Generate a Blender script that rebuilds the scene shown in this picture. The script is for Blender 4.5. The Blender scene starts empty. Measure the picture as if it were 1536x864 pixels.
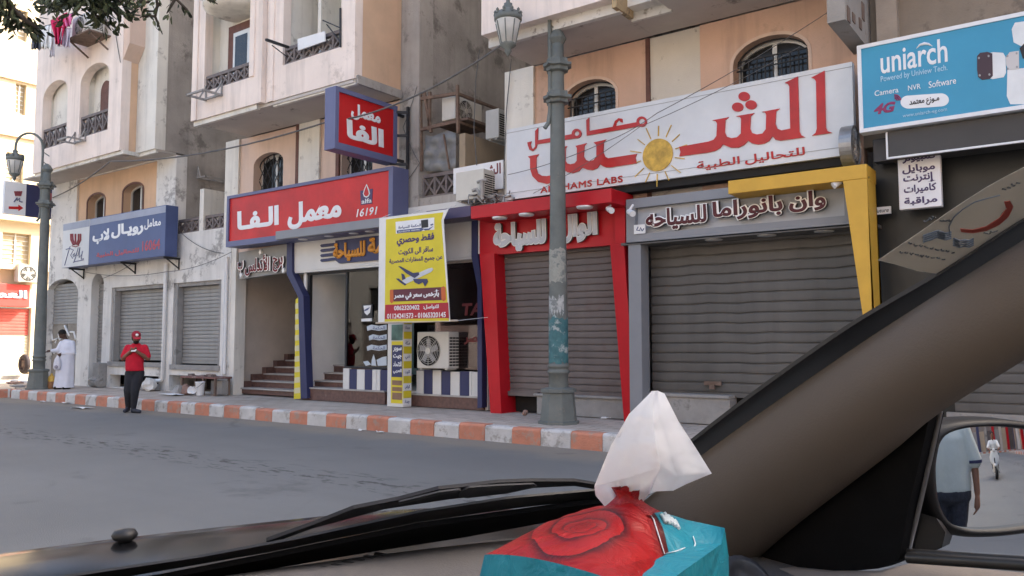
import bpy, bmesh, math, random, unicodedata
from mathutils import Vector, Matrix, noise
R = math.radians
random.seed(7)
for blk in (bpy.data.objects, bpy.data.meshes, bpy.data.materials):
    for b in list(blk): blk.remove(b)
sc = bpy.context.scene
COL = sc.collection

# ------------------------------------------------------------------ camera, sky, sun, exposure
HC = 1.42                      # eye height above the road
PITCH = math.atan(85/1200.0)   # slight upward tilt
ANG = R(53.788)                # viewing axis measured from the street direction (-X) towards the shops (+Y)
F = Vector((-math.cos(ANG), math.sin(ANG), 0)); RT = Vector((math.sin(ANG), math.cos(ANG), 0))
EYE = Vector((0, 0, HC))
camd = bpy.data.cameras.new('camera'); cam = bpy.data.objects.new('camera', camd); COL.objects.link(cam)
camd.sensor_width = 36; camd.lens = 36*1200/1536; camd.clip_start = 0.02; camd.clip_end = 2000
vd = F*math.cos(PITCH)+Vector((0, 0, math.sin(PITCH)))
cam.location = EYE; cam.rotation_euler = vd.to_track_quat('-Z', 'Y').to_euler()
sc.camera = cam
SUN_DIR = Vector((0.44, 0.60, 0.67)).normalized()     # towards the sun: behind the shops, to the right
w = bpy.data.worlds.new('World'); sc.world = w; w.use_nodes = True
nt = w.node_tree; sky = nt.nodes.new('ShaderNodeTexSky'); sky.sky_type = 'NISHITA'; sky.sun_disc = False
sky.sun_elevation = math.asin(SUN_DIR.z); sky.sun_rotation = math.atan2(SUN_DIR.x, SUN_DIR.y)
sky.air_density = 1.0; sky.dust_density = 5.5; sky.ozone_density = 0.5
nt.links.new(sky.outputs[0], nt.nodes['Background'].inputs[0]); nt.nodes['Background'].inputs[1].default_value = 0.15
sd = bpy.data.lights.new('sun', 'SUN'); sd.energy = 4.0; sd.angle = R(0.6); sd.color = (1, 0.93, 0.82)
so = bpy.data.objects.new('sun', sd); COL.objects.link(so); so.rotation_euler = SUN_DIR.to_track_quat('Z', 'Y').to_euler()
sc.view_settings.view_transform = 'Standard'; sc.view_settings.look = 'None'; sc.view_settings.gamma = 1
sc.view_settings.use_curve_mapping = False
sc.view_settings.exposure = 1.95
sc.render.engine = 'CYCLES'
sc.cycles.max_bounces = 8; sc.cycles.diffuse_bounces = 4; sc.cycles.transparent_max_bounces = 16
sc.cycles.use_denoising = True; sc.cycles.sample_clamp_indirect = 6

# ------------------------------------------------------------------ measuring helpers: a sight line of the photo meets a plane of the street
def ray(x, y):
    a = (x-768)/1200.0; b = -(y-432)/1200.0
    return RT*a + F*(math.cos(PITCH)-b*math.sin(PITCH)) + Vector((0, 0, math.sin(PITCH)+b*math.cos(PITCH)))
class Plane:
    def __init__(s, O, u, v):
        s.O = Vector(O); s.u = Vector(u).normalized(); s.v = Vector(v).normalized(); s.n = s.u.cross(s.v)
    def uv(s, x, y):
        d = ray(x, y); t = (s.O-EYE).dot(s.n)/d.dot(s.n); p = EYE+d*t-s.O
        return (p.dot(s.u), p.dot(s.v))
    def at(s, x, y):
        d = ray(x, y); return EYE+d*((s.O-EYE).dot(s.n)/d.dot(s.n))
    def p(s, u, v, w=0): return s.O+s.u*u+s.v*v+s.n*w
    def off(s, w): return Plane(s.O+s.n*w, s.u, s.v)
def FP(Y): return Plane((0, Y, 0), (1, 0, 0), (0, 0, 1))     # faces the street
def SP(X): return Plane((X, 0, 0), (0, 1, 0), (0, 0, 1))     # faces +X (side walls, blade signs)
def GP(z): return Plane((0, 0, z), (1, 0, 0), (0, 1, 0))
def zoomf(ox, oy, s): return lambda x, y: (ox+x/s, oy+y/s)
za = zoomf(0, 0, 2.88); zb = zoomf(0, 220, 2.88); zc = zoomf(0, 400, 2.88); zd = zoomf(280, 0, 2.619); ze = zoomf(320, 220, 3.085)
zf = zoomf(320, 380, 2.88); zg = zoomf(560, 80, 3.457); zh = zoomf(700, 0, 3.085); zi = zoomf(700, 270, 3.84); zj = zoomf(680, 420, 3.085)
zk = zoomf(920, 200, 3.085); zl = zoomf(1000, 0, 2.6175); zm = zoomf(1236, 180, 2.88); zn = zoomf(1036, 400, 1.862); zo = zoomf(690, 570, 2.939)
zp = zoomf(1340, 600, 3.27); zq = zoomf(0, 600, 3.272); zr = zoomf(400, 640, 3.072); zs = zoomf(150, 470, 5.083); zt = zoomf(0, 480, 7.2)
zu = zoomf(560, 310, 4.8); zv = zoomf(0, 540, 9.6); zw = zoomf(130, 540, 6.678); zx = zoomf(700, 560, 3.657)
ta = zoomf(780, 160, 6.4); tb = zoomf(1010, 95, 5.4); tc = zoomf(1300, 40, 5.08); td = zoomf(335, 250, 4.546); te = zoomf(85, 300, 7.856)
tf = zoomf(0, 200, 3.086); tg = zoomf(0, 0, 6.4); th = zoomf(460, 380, 3.6); ti = zoomf(740, 300, 7.68); tj = zoomf(770, 0, 4.317); tk = zoomf(1230, 0, 5.02)

# ------------------------------------------------------------------ materials
MATS = {}
def mat(name, c, rough=.75, var=.12, scale=2.5, bump=0, bscale=30, stain=None, sthr=.6, sscale=1.2, samt=.8, streak=0, metal=0, spec=.4, coat=0, sub=0):
    if name in MATS: return MATS[name]
    m = bpy.data.materials.new(name); m.use_nodes = True; n = m.node_tree.nodes; L = m.node_tree.links
    b = n['Principled BSDF']; b.inputs['Roughness'].default_value = rough; b.inputs['Metallic'].default_value = metal
    b.inputs['Specular IOR Level'].default_value = spec
    if coat: b.inputs['Coat Weight'].default_value = coat; b.inputs['Coat Roughness'].default_value = .08
    tc_ = n.new('ShaderNodeTexCoord')
    col = None
    def nz(scale, detail=6, rough_=.6, stretch=None):
        t = n.new('ShaderNodeTexNoise'); t.inputs['Scale'].default_value = scale; t.inputs['Detail'].default_value = detail; t.inputs['Roughness'].default_value = rough_
        if stretch:
            mp = n.new('ShaderNodeMapping'); mp.inputs['Scale'].default_value = stretch; L.new(tc_.outputs['Object'], mp.inputs[0]); L.new(mp.outputs[0], t.inputs[0])
        else: L.new(tc_.outputs['Object'], t.inputs[0])
        return t.outputs[0]
    def ramp(src, a, b_, ca, cb):
        r = n.new('ShaderNodeValToRGB'); r.color_ramp.elements[0].position = a; r.color_ramp.elements[1].position = b_
        r.color_ramp.elements[0].color = ca; r.color_ramp.elements[1].color = cb; L.new(src, r.inputs[0]); return r.outputs[0]
    lo = tuple(max(0, x*(1-var)) for x in c)+(1,); hi = tuple(min(1, x*(1+var)) for x in c)+(1,)
    col = ramp(nz(scale), .3, .7, lo, hi)
    def mix(fac, c1, c2):
        mx = n.new('ShaderNodeMix'); mx.data_type = 'RGBA'; L.new(fac, mx.inputs[0])
        L.new(c1, mx.inputs[6])
        if isinstance(c2, tuple): mx.inputs[7].default_value = c2+(1,)
        else: L.new(c2, mx.inputs[7])
        return mx.outputs[2]
    if streak:
        s_ = ramp(nz(1.0, 5, .65, (3.5, 3.5, .35)), .48, .75, (0, 0, 0, 1), (streak,)*3+(1,))
        col = mix(s_, col, tuple(x*.45 for x in c))
    if stain:
        s_ = ramp(nz(sscale, 8, .7), sthr, sthr+.08, (0, 0, 0, 1), (samt,)*3+(1,))
        col = mix(s_, col, stain)
    L.new(col, b.inputs['Base Color'])
    if bump:
        bp = n.new('ShaderNodeBump'); bp.inputs['Strength'].default_value = bump; bp.inputs['Distance'].default_value = .02
        L.new(nz(bscale, 6), bp.inputs['Height']); L.new(bp.outputs[0], b.inputs['Normal'])
    if sub:
        b.inputs['Subsurface Weight'].default_value = sub; b.inputs['Subsurface Radius'].default_value = (.02, .02, .02)
    MATS[name] = m; return m
def glass_mat(name, tint=(.8, .85, .85), refl=.9, base=.93):
    """thin pane: mostly clear, mirrors the surroundings by Fresnel"""
    m = bpy.data.materials.new(name); m.use_nodes = True; n = m.node_tree.nodes; L = m.node_tree.links
    n.remove(n['Principled BSDF']); out = n['Material Output']
    t = n.new('ShaderNodeBsdfTransparent'); t.inputs[0].default_value = tuple(x*base for x in tint)+(1,)
    g = n.new('ShaderNodeBsdfGlossy'); g.inputs['Roughness'].default_value = .02; g.inputs[0].default_value = (refl,)*3+(1,)
    f = n.new('ShaderNodeFresnel'); f.inputs[0].default_value = 1.5
    mx = n.new('ShaderNodeMixShader'); L.new(f.outputs[0], mx.inputs[0]); L.new(t.outputs[0], mx.inputs[1]); L.new(g.outputs[0], mx.inputs[2]); L.new(mx.outputs[0], out.inputs[0])
    MATS[name] = m; return m

# ------------------------------------------------------------------ mesh builder
class MB:
    def __init__(s): s.v = []; s.f = []; s.m = []; s.sm = []
    def add(s, vs, fs, mi=0, smooth=False):
        o = len(s.v); s.v += [tuple(x) for x in vs]
        for f in fs: s.f.append(tuple(i+o for i in f)); s.m.append(mi); s.sm.append(smooth)
    def quad(s, a, b, c, d, mi=0): s.add([a, b, c, d], [(0, 1, 2, 3)], mi)
    def box(s, x0, x1, y0, y1, z0, z1, mi=0):
        x0, x1 = sorted((x0, x1)); y0, y1 = sorted((y0, y1)); z0, z1 = sorted((z0, z1))
        s.add([(x0, y0, z0), (x1, y0, z0), (x1, y1, z0), (x0, y1, z0), (x0, y0, z1), (x1, y0, z1), (x1, y1, z1), (x0, y1, z1)],
              [(0, 3, 2, 1), (4, 5, 6, 7), (0, 1, 5, 4), (1, 2, 6, 5), (2, 3, 7, 6), (3, 0, 4, 7)], mi); return s
    def bar(s, a, b, w, h=None, mi=0, up=(0, 0, 1)):
        a = Vector(a); b = Vector(b); h = h or w; d = (b-a).normalized(); u = Vector(up)
        if abs(d.dot(u)) > .98: u = Vector((0, 1, 0))
        x = d.cross(u).normalized(); y = x.cross(d)
        P = [p+x*(i*w/2)+y*(j*h/2) for p in (a, b) for i, j in ((-1, -1), (1, -1), (1, 1), (-1, 1))]
        s.add(P, [(0, 1, 2, 3), (7, 6, 5, 4), (0, 4, 5, 1), (1, 5, 6, 2), (2, 6, 7, 3), (3, 7, 4, 0)], mi); return s
    def tube(s, pts, r, n=8, mi=0, caps=True, smooth=True):
        pts = [Vector(p) for p in pts]; rs = r if isinstance(r, (list, tuple)) else [r]*len(pts)
        rings = []; px = None
        for i, p in enumerate(pts):
            d = (pts[min(i+1, len(pts)-1)]-pts[max(i-1, 0)]).normalized()
            if px is None: px = d.orthogonal().normalized()
            px = (px-d*px.dot(d)).normalized(); py = d.cross(px)
            rings.append([p+(px*math.cos(2*math.pi*k/n)+py*math.sin(2*math.pi*k/n))*rs[i] for k in range(n)])
        s.loft(rings, mi, caps, smooth); return s
    def loft(s, rings, mi=0, caps=True, smooth=True, closed=True):
        n = len(rings[0]); vs = [p for r in rings for p in r]; fs = []
        for i in range(len(rings)-1):
            for k in range(n if closed else n-1):
                k2 = (k+1) % n; fs.append((i*n+k, i*n+k2, (i+1)*n+k2, (i+1)*n+k))
        s.add(vs, fs, mi, smooth)
        if caps and closed: s.add(rings[0], [tuple(range(n-1, -1, -1))], mi); s.add(rings[-1], [tuple(range(n))], mi)
        return s
    def lathe(s, prof, c=(0, 0, 0), n=16, mi=0, axis=None, smooth=True, sx=1, sy=1):
        c = Vector(c); q = Vector(axis).to_track_quat('Z', 'Y') if axis else None
        rings = []
        for r, z in prof:
            ring = []
            for k in range(n):
                p = Vector((r*sx*math.cos(2*math.pi*k/n), r*sy*math.sin(2*math.pi*k/n), z))
                if q: p = q @ p
                ring.append(c+p)
            rings.append(ring)
        s.loft(rings, mi, True, smooth); return s
    def ball(s, c, r, n=12, mi=0, smooth=True):
        rr = r if isinstance(r, (list, tuple)) else (r, r, r); c = Vector(c)
        rings = []
        for i in range(1, n):
            t = math.pi*i/n
            rings.append([c+Vector((rr[0]*math.sin(t)*math.cos(2*math.pi*k/n), rr[1]*math.sin(t)*math.sin(2*math.pi*k/n), -rr[2]*math.cos(t))) for k in range(n)])
        s.loft(rings, mi, True, smooth); return s
    def prism(s, P, outer, w0, w1, mi=0, holes=()):
        """polygon (with holes) in plane P, extruded between w0 and w1 along the plane's normal"""
        cu = bpy.data.curves.new('c', 'CURVE'); cu.dimensions = '2D'; cu.fill_mode = 'BOTH'; cu.extrude = abs(w1-w0)/2
        for poly in [outer]+list(holes):
            sp = cu.splines.new('POLY'); sp.points.add(len(poly)-1)
            for i, q in enumerate(poly): sp.points[i].co = (q[0], q[1], 0, 1)
            sp.use_cyclic_u = True
        o = bpy.data.objects.new('c', cu); me = bpy.data.meshes.new_from_object(o); wm = (w0+w1)/2
        s.add([P.p(v.co.x, v.co.y, wm+v.co.z) for v in me.vertices], [tuple(f.vertices) for f in me.polygons], mi)
        bpy.data.objects.remove(o); bpy.data.curves.remove(cu); bpy.data.meshes.remove(me); return s
    def pxpoly(s, P, pts, w0, w1, mi=0, holes=()):
        return s.prism(P, [P.uv(*q) for q in pts], w0, w1, mi, [[P.uv(*q) for q in h] for h in holes])
    def rect(s, P, u0, u1, v0, v1, w0, w1, mi=0):
        u0, u1 = sorted((u0, u1)); v0, v1 = sorted((v0, v1)); w0, w1 = sorted((w0, w1))
        q = [P.p(u, v, w_) for w_ in (w0, w1) for u, v in ((u0, v0), (u1, v0), (u1, v1), (u0, v1))]
        s.add(q, [(3, 2, 1, 0), (4, 5, 6, 7), (0, 1, 5, 4), (1, 2, 6, 5), (2, 3, 7, 6), (3, 0, 4, 7)], mi); return s
    def obj(s, name, mats, parent=None, bevel=0, kind=None, split=False):
        if split:                                        # every loose piece becomes a part of its own
            p = list(range(len(s.v)))
            def root(i):
                while p[i] != i: p[i] = p[p[i]]; i = p[i]
                return i
            for f in s.f:
                for i in f[1:]: p[root(i)] = root(f[0])
            grp = {}
            for n_, f in enumerate(s.f): grp.setdefault(root(f[0]), []).append(n_)
            o = None
            for fl in grp.values():
                q = MB(); ids = sorted({i for n_ in fl for i in s.f[n_]}); mp = {i: k for k, i in enumerate(ids)}; q.v = [s.v[i] for i in ids]
                q.f = [tuple(mp[i] for i in s.f[n_]) for n_ in fl]; q.m = [s.m[n_] for n_ in fl]; q.sm = [s.sm[n_] for n_ in fl]; o = q.obj(name, mats, parent, bevel, kind)
            return o
        me = bpy.data.meshes.new(name); me.from_pydata(s.v, [], s.f)
        for m in (mats if isinstance(mats, (list, tuple)) else [mats]): me.materials.append(m)
        me.polygons.foreach_set('material_index', s.m); me.polygons.foreach_set('use_smooth', s.sm); me.update()
        o = bpy.data.objects.new(name, me); COL.objects.link(o)
        if parent:
            o.parent = parent
            off = Vector((0, 0, 0)); q = parent
            while q: off += q.location; q = q.parent
            o.location = -off
        if bevel:
            b = o.modifiers.new('bevel', 'BEVEL'); b.width = bevel; b.segments = 2; b.limit_method = 'ANGLE'
        if kind: o['kind'] = kind
        return o
def tag(o, label, cat, group=None):
    o['label'] = label; o['category'] = cat
    if group: o['group'] = group
    return o
def thing(name, label, cat, loc=(0, 0, 0), group=None):
    o = bpy.data.objects.new(name, None); COL.objects.link(o); o.location = loc; o.empty_display_size = .2
    return tag(o, label, cat, group)
def dup(o, loc, label=None, rotz=None):
    c = o.copy(); COL.objects.link(c); c.location = loc
    if rotz is not None: c.rotation_euler = (0, 0, rotz)
    if label: c['label'] = label
    for ch in list(o.children):
        d = ch.copy(); COL.objects.link(d); d.parent = c
        for g in list(ch.children):
            e = g.copy(); COL.objects.link(e); e.parent = d
    return c
def clear_glass(name):
    m = bpy.data.materials.new(name); m.use_nodes = True; n = m.node_tree.nodes; n.remove(n['Principled BSDF']); t = n.new('ShaderNodeBsdfTransparent'); t.inputs[0].default_value = (1, 1, 1, 1)
    m.node_tree.links.new(t.outputs[0], n['Material Output'].inputs[0]); return m
def arc(cx, cy, rx, ry, a0, a1, n=12):
    return [(cx+rx*math.cos(R(a0+(a1-a0)*i/n)), cy+ry*math.sin(R(a0+(a1-a0)*i/n))) for i in range(n+1)]
def archpoly(x0, x1, z0, zs, zt, n=14):
    """opening with a round or segmental top: springing at zs, apex at zt"""
    return [(x0, z0), (x1, z0)]+arc((x0+x1)/2, zs, (x1-x0)/2, zt-zs, 0, 180, n)
def inset_arch(x0, x1, z0, zs, zt, d): return archpoly(x0+d, x1-d, z0, zs, zt-d)

# ------------------------------------------------------------------ lettering
JOIN = {}
for cp in list(range(0xFE70, 0xFEFD)):
    dec = unicodedata.decomposition(chr(cp))
    if dec:
        q = dec.split(); JOIN.setdefault(tuple(int(x, 16) for x in q[1:]), {})[q[0][1:-1]] = chr(cp)
def shape(s):
    """Arabic letters to joined forms, in visual (left to right) order; digits and Latin keep theirs"""
    out = []; i = 0; toks = []
    while i < len(s):
        if s[i] == '\u0644' and i+1 < len(s) and s[i+1] in '\u0627\u0623\u0625\u0622': toks.append((0x644, ord(s[i+1]))); i += 2
        else: toks.append((ord(s[i]),)); i += 1
    def dual(t): return t == (0x640,) or 'medial' in JOIN.get(t, {})
    def joins(t): return t == (0x640,) or 'final' in JOIN.get(t, {})
    for i, t in enumerate(toks):
        if t not in JOIN: out.append(chr(t[0])); continue
        prev = i > 0 and dual(toks[i-1]) and joins(t); nxt = i+1 < len(toks) and dual(t) and joins(toks[i+1])
        fm = JOIN[t]; k = 'medial' if prev and nxt else 'final' if prev else 'initial' if nxt else 'isolated'
        out.append(fm.get(k) or fm.get('isolated') or chr(t[0]))
    ar = any(0x600 <= ord(c) <= 0x6ff or ord(c) > 0xfb00 for c in out)
    if not ar: return ''.join(out)
    out.reverse(); r = []; i = 0
    while i < len(out):                                   # runs of digits read left to right
        j = i
        while j < len(out) and (out[j].isdigit()): j += 1
        if j > i: r += out[i:j][::-1]; i = j
        else: r.append(out[i]); i += 1
    return ''.join(r)
GLY = {}
def glyph(ch, bold):
    """outline of one letter thickened by bold all round; z runs -1..1"""
    k = (ch, bold)
    if k not in GLY:
        def get(body, bv):
            c = bpy.data.curves.new('t', 'FONT'); c.body = body; c.size = 1; c.resolution_u = 3
            if bv: c.bevel_depth = bv; c.bevel_resolution = 0
            o = bpy.data.objects.new('t', c); me = bpy.data.meshes.new_from_object(o)
            r = ([(v.co.x, v.co.y, v.co.z/bv if bv else 1) for v in me.vertices], [tuple(f.vertices) for f in me.polygons])
            bpy.data.objects.remove(o); bpy.data.curves.remove(c); bpy.data.meshes.remove(me); return r
        bar = get('|', 0)[0]; adv = max(p[0] for p in get(ch+'|', 0)[0])-max(p[0] for p in bar)
        GLY[k] = (get(ch, max(bold, .002)) if ch != ' ' else ([], []), adv)
    return GLY[k]
def text(mb, s, P, a, b, w0=0, w1=.006, mi=0, bold=.012, slant=0, px=True, space=0.0):
    """letters fitted into the rectangle with lower-left a and upper-right b (photo pixels on plane P, or plane units)"""
    if px: a = P.uv(*a); b = P.uv(*b)
    pen = 0; G = []
    for ch in shape(s):
        (vs, fs), adv = glyph(ch, bold); G.append((vs, fs, pen)); pen += adv+space
    xs = [v[0]+slant*v[1]+p for vs, _, p in G for v in vs]; ys = [v[1] for vs, _, _ in G for v in vs]
    x0, x1, y0, y1 = min(xs), max(xs), min(ys), max(ys)
    sx = (b[0]-a[0])/(x1-x0); sy = (b[1]-a[1])/(y1-y0)
    for i, (vs, fs, p) in enumerate(G):
        if not vs: continue
        e = .0005*(i % 2)
        mb.add([P.p(a[0]+(v[0]+slant*v[1]+p-x0)*sx, a[1]+(v[1]-y0)*sy, w0+(v[2]+1)/2*(w1+e-w0)) for v in vs], fs, mi)
    return mb

# ------------------------------------------------------------------ palette
SW = .2          # pavement height
Y0 = 11.85       # front plane of the shops
M = {}
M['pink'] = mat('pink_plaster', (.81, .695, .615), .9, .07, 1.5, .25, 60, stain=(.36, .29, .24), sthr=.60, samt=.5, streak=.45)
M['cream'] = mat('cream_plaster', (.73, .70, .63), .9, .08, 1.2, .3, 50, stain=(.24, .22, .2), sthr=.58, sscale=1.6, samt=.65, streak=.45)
M['orange'] = mat('orange_bounce_plaster', (.67, .455, .30), .9, .08, 1.5, .25, 60, stain=(.36, .24, .17), sthr=.64, samt=.5, streak=.2)  # yellower than coral, with sun bounce put into the colour
M['peach'] = mat('peach_plaster', (.68, .51, .41), .9, .08, 1.5, .25, 60, stain=(.38, .28, .22), sthr=.64, samt=.5, streak=.25)
M['coral'] = mat('coral_plaster', (.64, .425, .315), .9, .08, 1.5, .25, 60, stain=(.36, .24, .17), sthr=.58, samt=.5, streak=.45)
M['greywall'] = mat('bare_cement', (.335, .305, .275), .95, .22, 1.1, .5, 25, stain=(.12, .105, .095), sthr=.52, sscale=.9, samt=.75, streak=.4)
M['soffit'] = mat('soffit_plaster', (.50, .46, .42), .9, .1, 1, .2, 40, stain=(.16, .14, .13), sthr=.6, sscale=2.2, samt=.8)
M['pier'] = mat('dirty_pier_plaster', (.40, .37, .335), .95, .15, 1.2, .4, 40, stain=(.17, .155, .14), sthr=.54, sscale=1.6, samt=.7, streak=.4)
M['ground_white'] = mat('chipped_white_wall', (.70, .68, .64), .92, .1, 1.4, .5, 40, stain=(.25, .235, .22), sthr=.55, sscale=1.9, samt=.75, streak=.35)
M['concrete'] = mat('concrete', (.30, .29, .275), .95, .18, 3, .5, 40, stain=(.17, .165, .155), sthr=.58, sscale=3)
M['shutter'] = mat('grey_steel_shutter', (.30, .295, .285), .55, .12, .8, .05, 60, streak=.35, metal=.25)
M['shutter_brown'] = mat('brown_grey_shutter', (.15, .128, .12), .6, .16, .9, .1, 60, stain=(.13, .095, .085), sthr=.55, sscale=.8, samt=.6, streak=.35, metal=.1)
M['shutter_dark'] = mat('dark_grey_shutter', (.115, .110, .103), .6, .16, .9, .1, 60, stain=(.16, .12, .09), sthr=.6, samt=.6, streak=.35, metal=.1)
M['rail'] = mat('balustrade_paint', (.17, .145, .14), .8, .2, 6)
M['iron'] = mat('black_iron', (.025, .025, .028), .6, .2, 6)
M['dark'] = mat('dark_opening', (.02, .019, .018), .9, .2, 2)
M['glassdark'] = mat('dark_window_glass', (.022, .022, .022), .12, .3, 1.5, spec=.35)
M['alu'] = mat('aluminium_frame', (.62, .61, .58), .4, .06, 5, metal=.3)
M['brown'] = mat('brown_wood', (.13, .055, .04), .6, .2, 8)
M['plastic'] = mat('offwhite_plastic', (.58, .56, .50), .5, .06, 3, stain=(.33, .3, .25), sthr=.62, samt=.5)
M['rust'] = mat('rusty_steel', (.16, .11, .085), .85, .3, 10)
M['greysteel'] = mat('grey_steel_angle', (.3, .285, .27), .7, .2, 8, stain=(.16, .1, .07), sthr=.58, sscale=6)
M['white'] = mat('white_paint', (.74, .74, .73), .6, .04, 4)
M['granite'] = mat('red_brown_stone', (.135, .075, .062), .5, .25, 14, stain=(.22, .17, .15), sthr=.62, sscale=5)
M['tread'] = mat('grey_marble_tread', (.38, .36, .34), .5, .15, 5)
M['beige'] = mat('beige_passage_paint', (.52, .46, .40), .85, .12, 1.2, .1, 40, stain=(.2, .17, .14), sthr=.6)
M['navy'] = mat('navy_cladding', (.045, .05, .12), .45, .1, 3)
M['red'] = mat('red_cladding', (.46, .008, .016), .42, .1, 2, spec=.3, stain=(.25, .02, .02), sthr=.68, samt=.5)
M['grey'] = mat('grey_cladding', (.235, .245, .265), .5, .06, 2)
M['lightgrey'] = mat('light_grey_cladding', (.42, .44, .47), .5, .05, 2)
M['yellow'] = mat('yellow_cladding', (.62, .36, .045), .5, .08, 3, stain=(.35, .2, .05), sthr=.66, samt=.5)
M['cladwhite'] = mat('white_cladding', (.66, .65, .62), .55, .06, 2, stain=(.4, .37, .33), sthr=.64, samt=.4)

# ------------------------------------------------------------------ ground, road, pavement, kerb
b = MB(); b.box(-400, 400, -400, 400, -.3, -.004)
b.obj('ground', mat('dusty_ground', (.34, .29, .235), .95, .2, .6, .3, 30), kind='structure')
def road_mat():
    m = mat('asphalt', (.150, .154, .152), .88, .12, .35, .5, 90)
    n = m.node_tree.nodes; L = m.node_tree.links; bs = n['Principled BSDF']
    src = bs.inputs['Base Color'].links[0].from_socket
    t = n.new('ShaderNodeTexCoord'); sx = n.new('ShaderNodeSeparateXYZ'); L.new(t.outputs['Object'], sx.inputs[0])
    def math_(op, a, b_=None, c=None):
        q = n.new('ShaderNodeMath'); q.operation = op
        for i, v in enumerate((a, b_, c)):
            if v is None: continue
            if isinstance(v, (int, float)): q.inputs[i].default_value = v
            else: L.new(v, q.inputs[i])
        return q.outputs[0]
    def smooth(v, a, b_):
        q = n.new('ShaderNodeMapRange'); q.interpolation_type = 'SMOOTHSTEP'; L.new(v, q.inputs[0]); q.inputs[1].default_value = a; q.inputs[2].default_value = b_; return q.outputs[0]
    def nz(scale, detail=5, stretch=(1, 1, 1), rough=.6):
        mp = n.new('ShaderNodeMapping'); mp.inputs['Scale'].default_value = stretch; L.new(t.outputs['Object'], mp.inputs[0])
        q = n.new('ShaderNodeTexNoise'); q.inputs['Scale'].default_value = scale; q.inputs['Detail'].default_value = detail; q.inputs['Roughness'].default_value = rough; L.new(mp.outputs[0], q.inputs[0]); return q.outputs[0]
    def mix(f, a, c):
        q = n.new('ShaderNodeMix'); q.data_type = 'RGBA'; L.new(f, q.inputs[0]); L.new(a, q.inputs[6]); q.inputs[7].default_value = c+(1,); return q.outputs[2]
    # fine aggregate
    g = n.new('ShaderNodeTexNoise'); g.inputs['Scale'].default_value = 90; L.new(t.outputs['Object'], g.inputs[0])
    src = mix(math_('MULTIPLY', smooth(g.outputs[0], .52, .7), .35), src, (.17, .17, .17))
    # long smooth tyre-worn lanes
    src = mix(math_('MULTIPLY', smooth(nz(.9, 4, (.07, 1, 1)), .42, .7), .35), src, (.125, .127, .128))
    # dust and sand drifted along the kerb
    wob = math_('MULTIPLY_ADD', nz(1.1, 6), 1.5, -.75)
    edge = smooth(math_('ADD', sx.outputs[1], wob), 8.25, 9.1)
    src = mix(math_('MULTIPLY', edge, .8), src, (.235, .205, .165))
    # broken line of worn-out patches down the middle of the road
    d = math_('ABSOLUTE', math_('ADD', math_('SUBTRACT', sx.outputs[1], 5.85), math_('MULTIPLY_ADD', nz(.5, 3), .8, -.4)))
    near = math_('SUBTRACT', 1, smooth(d, .05, .55))
    src = mix(math_('MULTIPLY', math_('MULTIPLY', near, smooth(nz(6, 6, (.45, 1.4, 1), .7), .52, .6)), .75), src, (.018, .016, .015))
    wp = n.new('ShaderNodeMixRGB'); wp.blend_type = 'ADD'; wp.inputs[0].default_value = .35; L.new(t.outputs['Object'], wp.inputs[1]); wn_ = n.new('ShaderNodeTexNoise'); wn_.inputs['Scale'].default_value = 1.3; wn_.inputs['Detail'].default_value = 6; L.new(t.outputs['Object'], wn_.inputs[0]); L.new(wn_.outputs[1], wp.inputs[2])
    vo = n.new('ShaderNodeTexVoronoi'); vo.feature = 'DISTANCE_TO_EDGE'; vo.inputs['Scale'].default_value = .42; L.new(wp.outputs[0], vo.inputs[0])
    src = mix(math_('MULTIPLY', math_('SUBTRACT', 1, smooth(vo.outputs[0], .004, .014)), math_('MULTIPLY', smooth(nz(.5, 3), .5, .65), .28)), src, (.05, .05, .05))
    src = mix(math_('MULTIPLY', smooth(nz(2.2, 2, (1, 1, 1), .4), .68, .76), .25), src, (.06, .06, .062))
    src = mix(math_('MULTIPLY', smooth(nz(14, 4, (1, 1, 1), .7), .6, .75), .35), src, (.24, .235, .22))
    src = mix(math_('MULTIPLY', smooth(nz(.33, 7, (1, 1, 1), .7), .6, .68), .35), src, (.05, .05, .052))
    L.new(src, bs.inputs['Base Color'])
    return m
b = MB()
b.quad((-300, -9.2, 0), (300, -9.2, 0), (300, 9.42, 0), (-300, 9.42, 0)); b.obj('road', road_mat(), kind='structure')
b = MB(); b.quad((-36.9, 9.43, .001), (-23.6, 9.43, .001), (-23.6, 60, .001), (-36.9, 60, .001))
b.obj('side_street', mat('sandy_side_street', (.36, .32, .27), .95, .15, .8, .3, 30), kind='structure')
def paver_mat():
    m = mat('pavement_tiles', (.50, .435, .37), .9, .14, .7, .25, 60, stain=(.2, .18, .165), sthr=.58, sscale=.9, samt=.6)
    n = m.node_tree.nodes; L = m.node_tree.links; bs = n['Principled BSDF']; src = bs.inputs['Base Color'].links[0].from_socket
    t = n.new('ShaderNodeTexCoord'); br = n.new('ShaderNodeTexBrick'); br.inputs['Scale'].default_value = 1.0
    br.inputs['Brick Width'].default_value = .4; br.inputs['Row Height'].default_value = .2; br.inputs['Mortar Size'].default_value = .012
    br.inputs[1].default_value = (1, 1, 1, 1); br.inputs[2].default_value = (.8, .78, .78, 1); br.inputs[3].default_value = (.5, .48, .45, 1)
    L.new(t.outputs['Object'], br.inputs[0]); q = n.new('ShaderNodeMix'); q.data_type = 'RGBA'; q.blend_type = 'MULTIPLY'; q.inputs[0].default_value = .85
    L.new(src, q.inputs[6]); L.new(br.outputs[0], q.inputs[7]); L.new(q.outputs[2], bs.inputs['Base Color']); return m
b = MB()
pav = [(-23.35, 9.62), (40, 9.62), (40, 14), (-27.6, 14), (-27.6, 11.2), (-25.2, 11.0), (-24.2, 10.6), (-23.65, 10.1)]
b.prism(GP(0), pav, -.1, SW-.012)
b.obj('pavement', paver_mat(), kind='structure')
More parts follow.
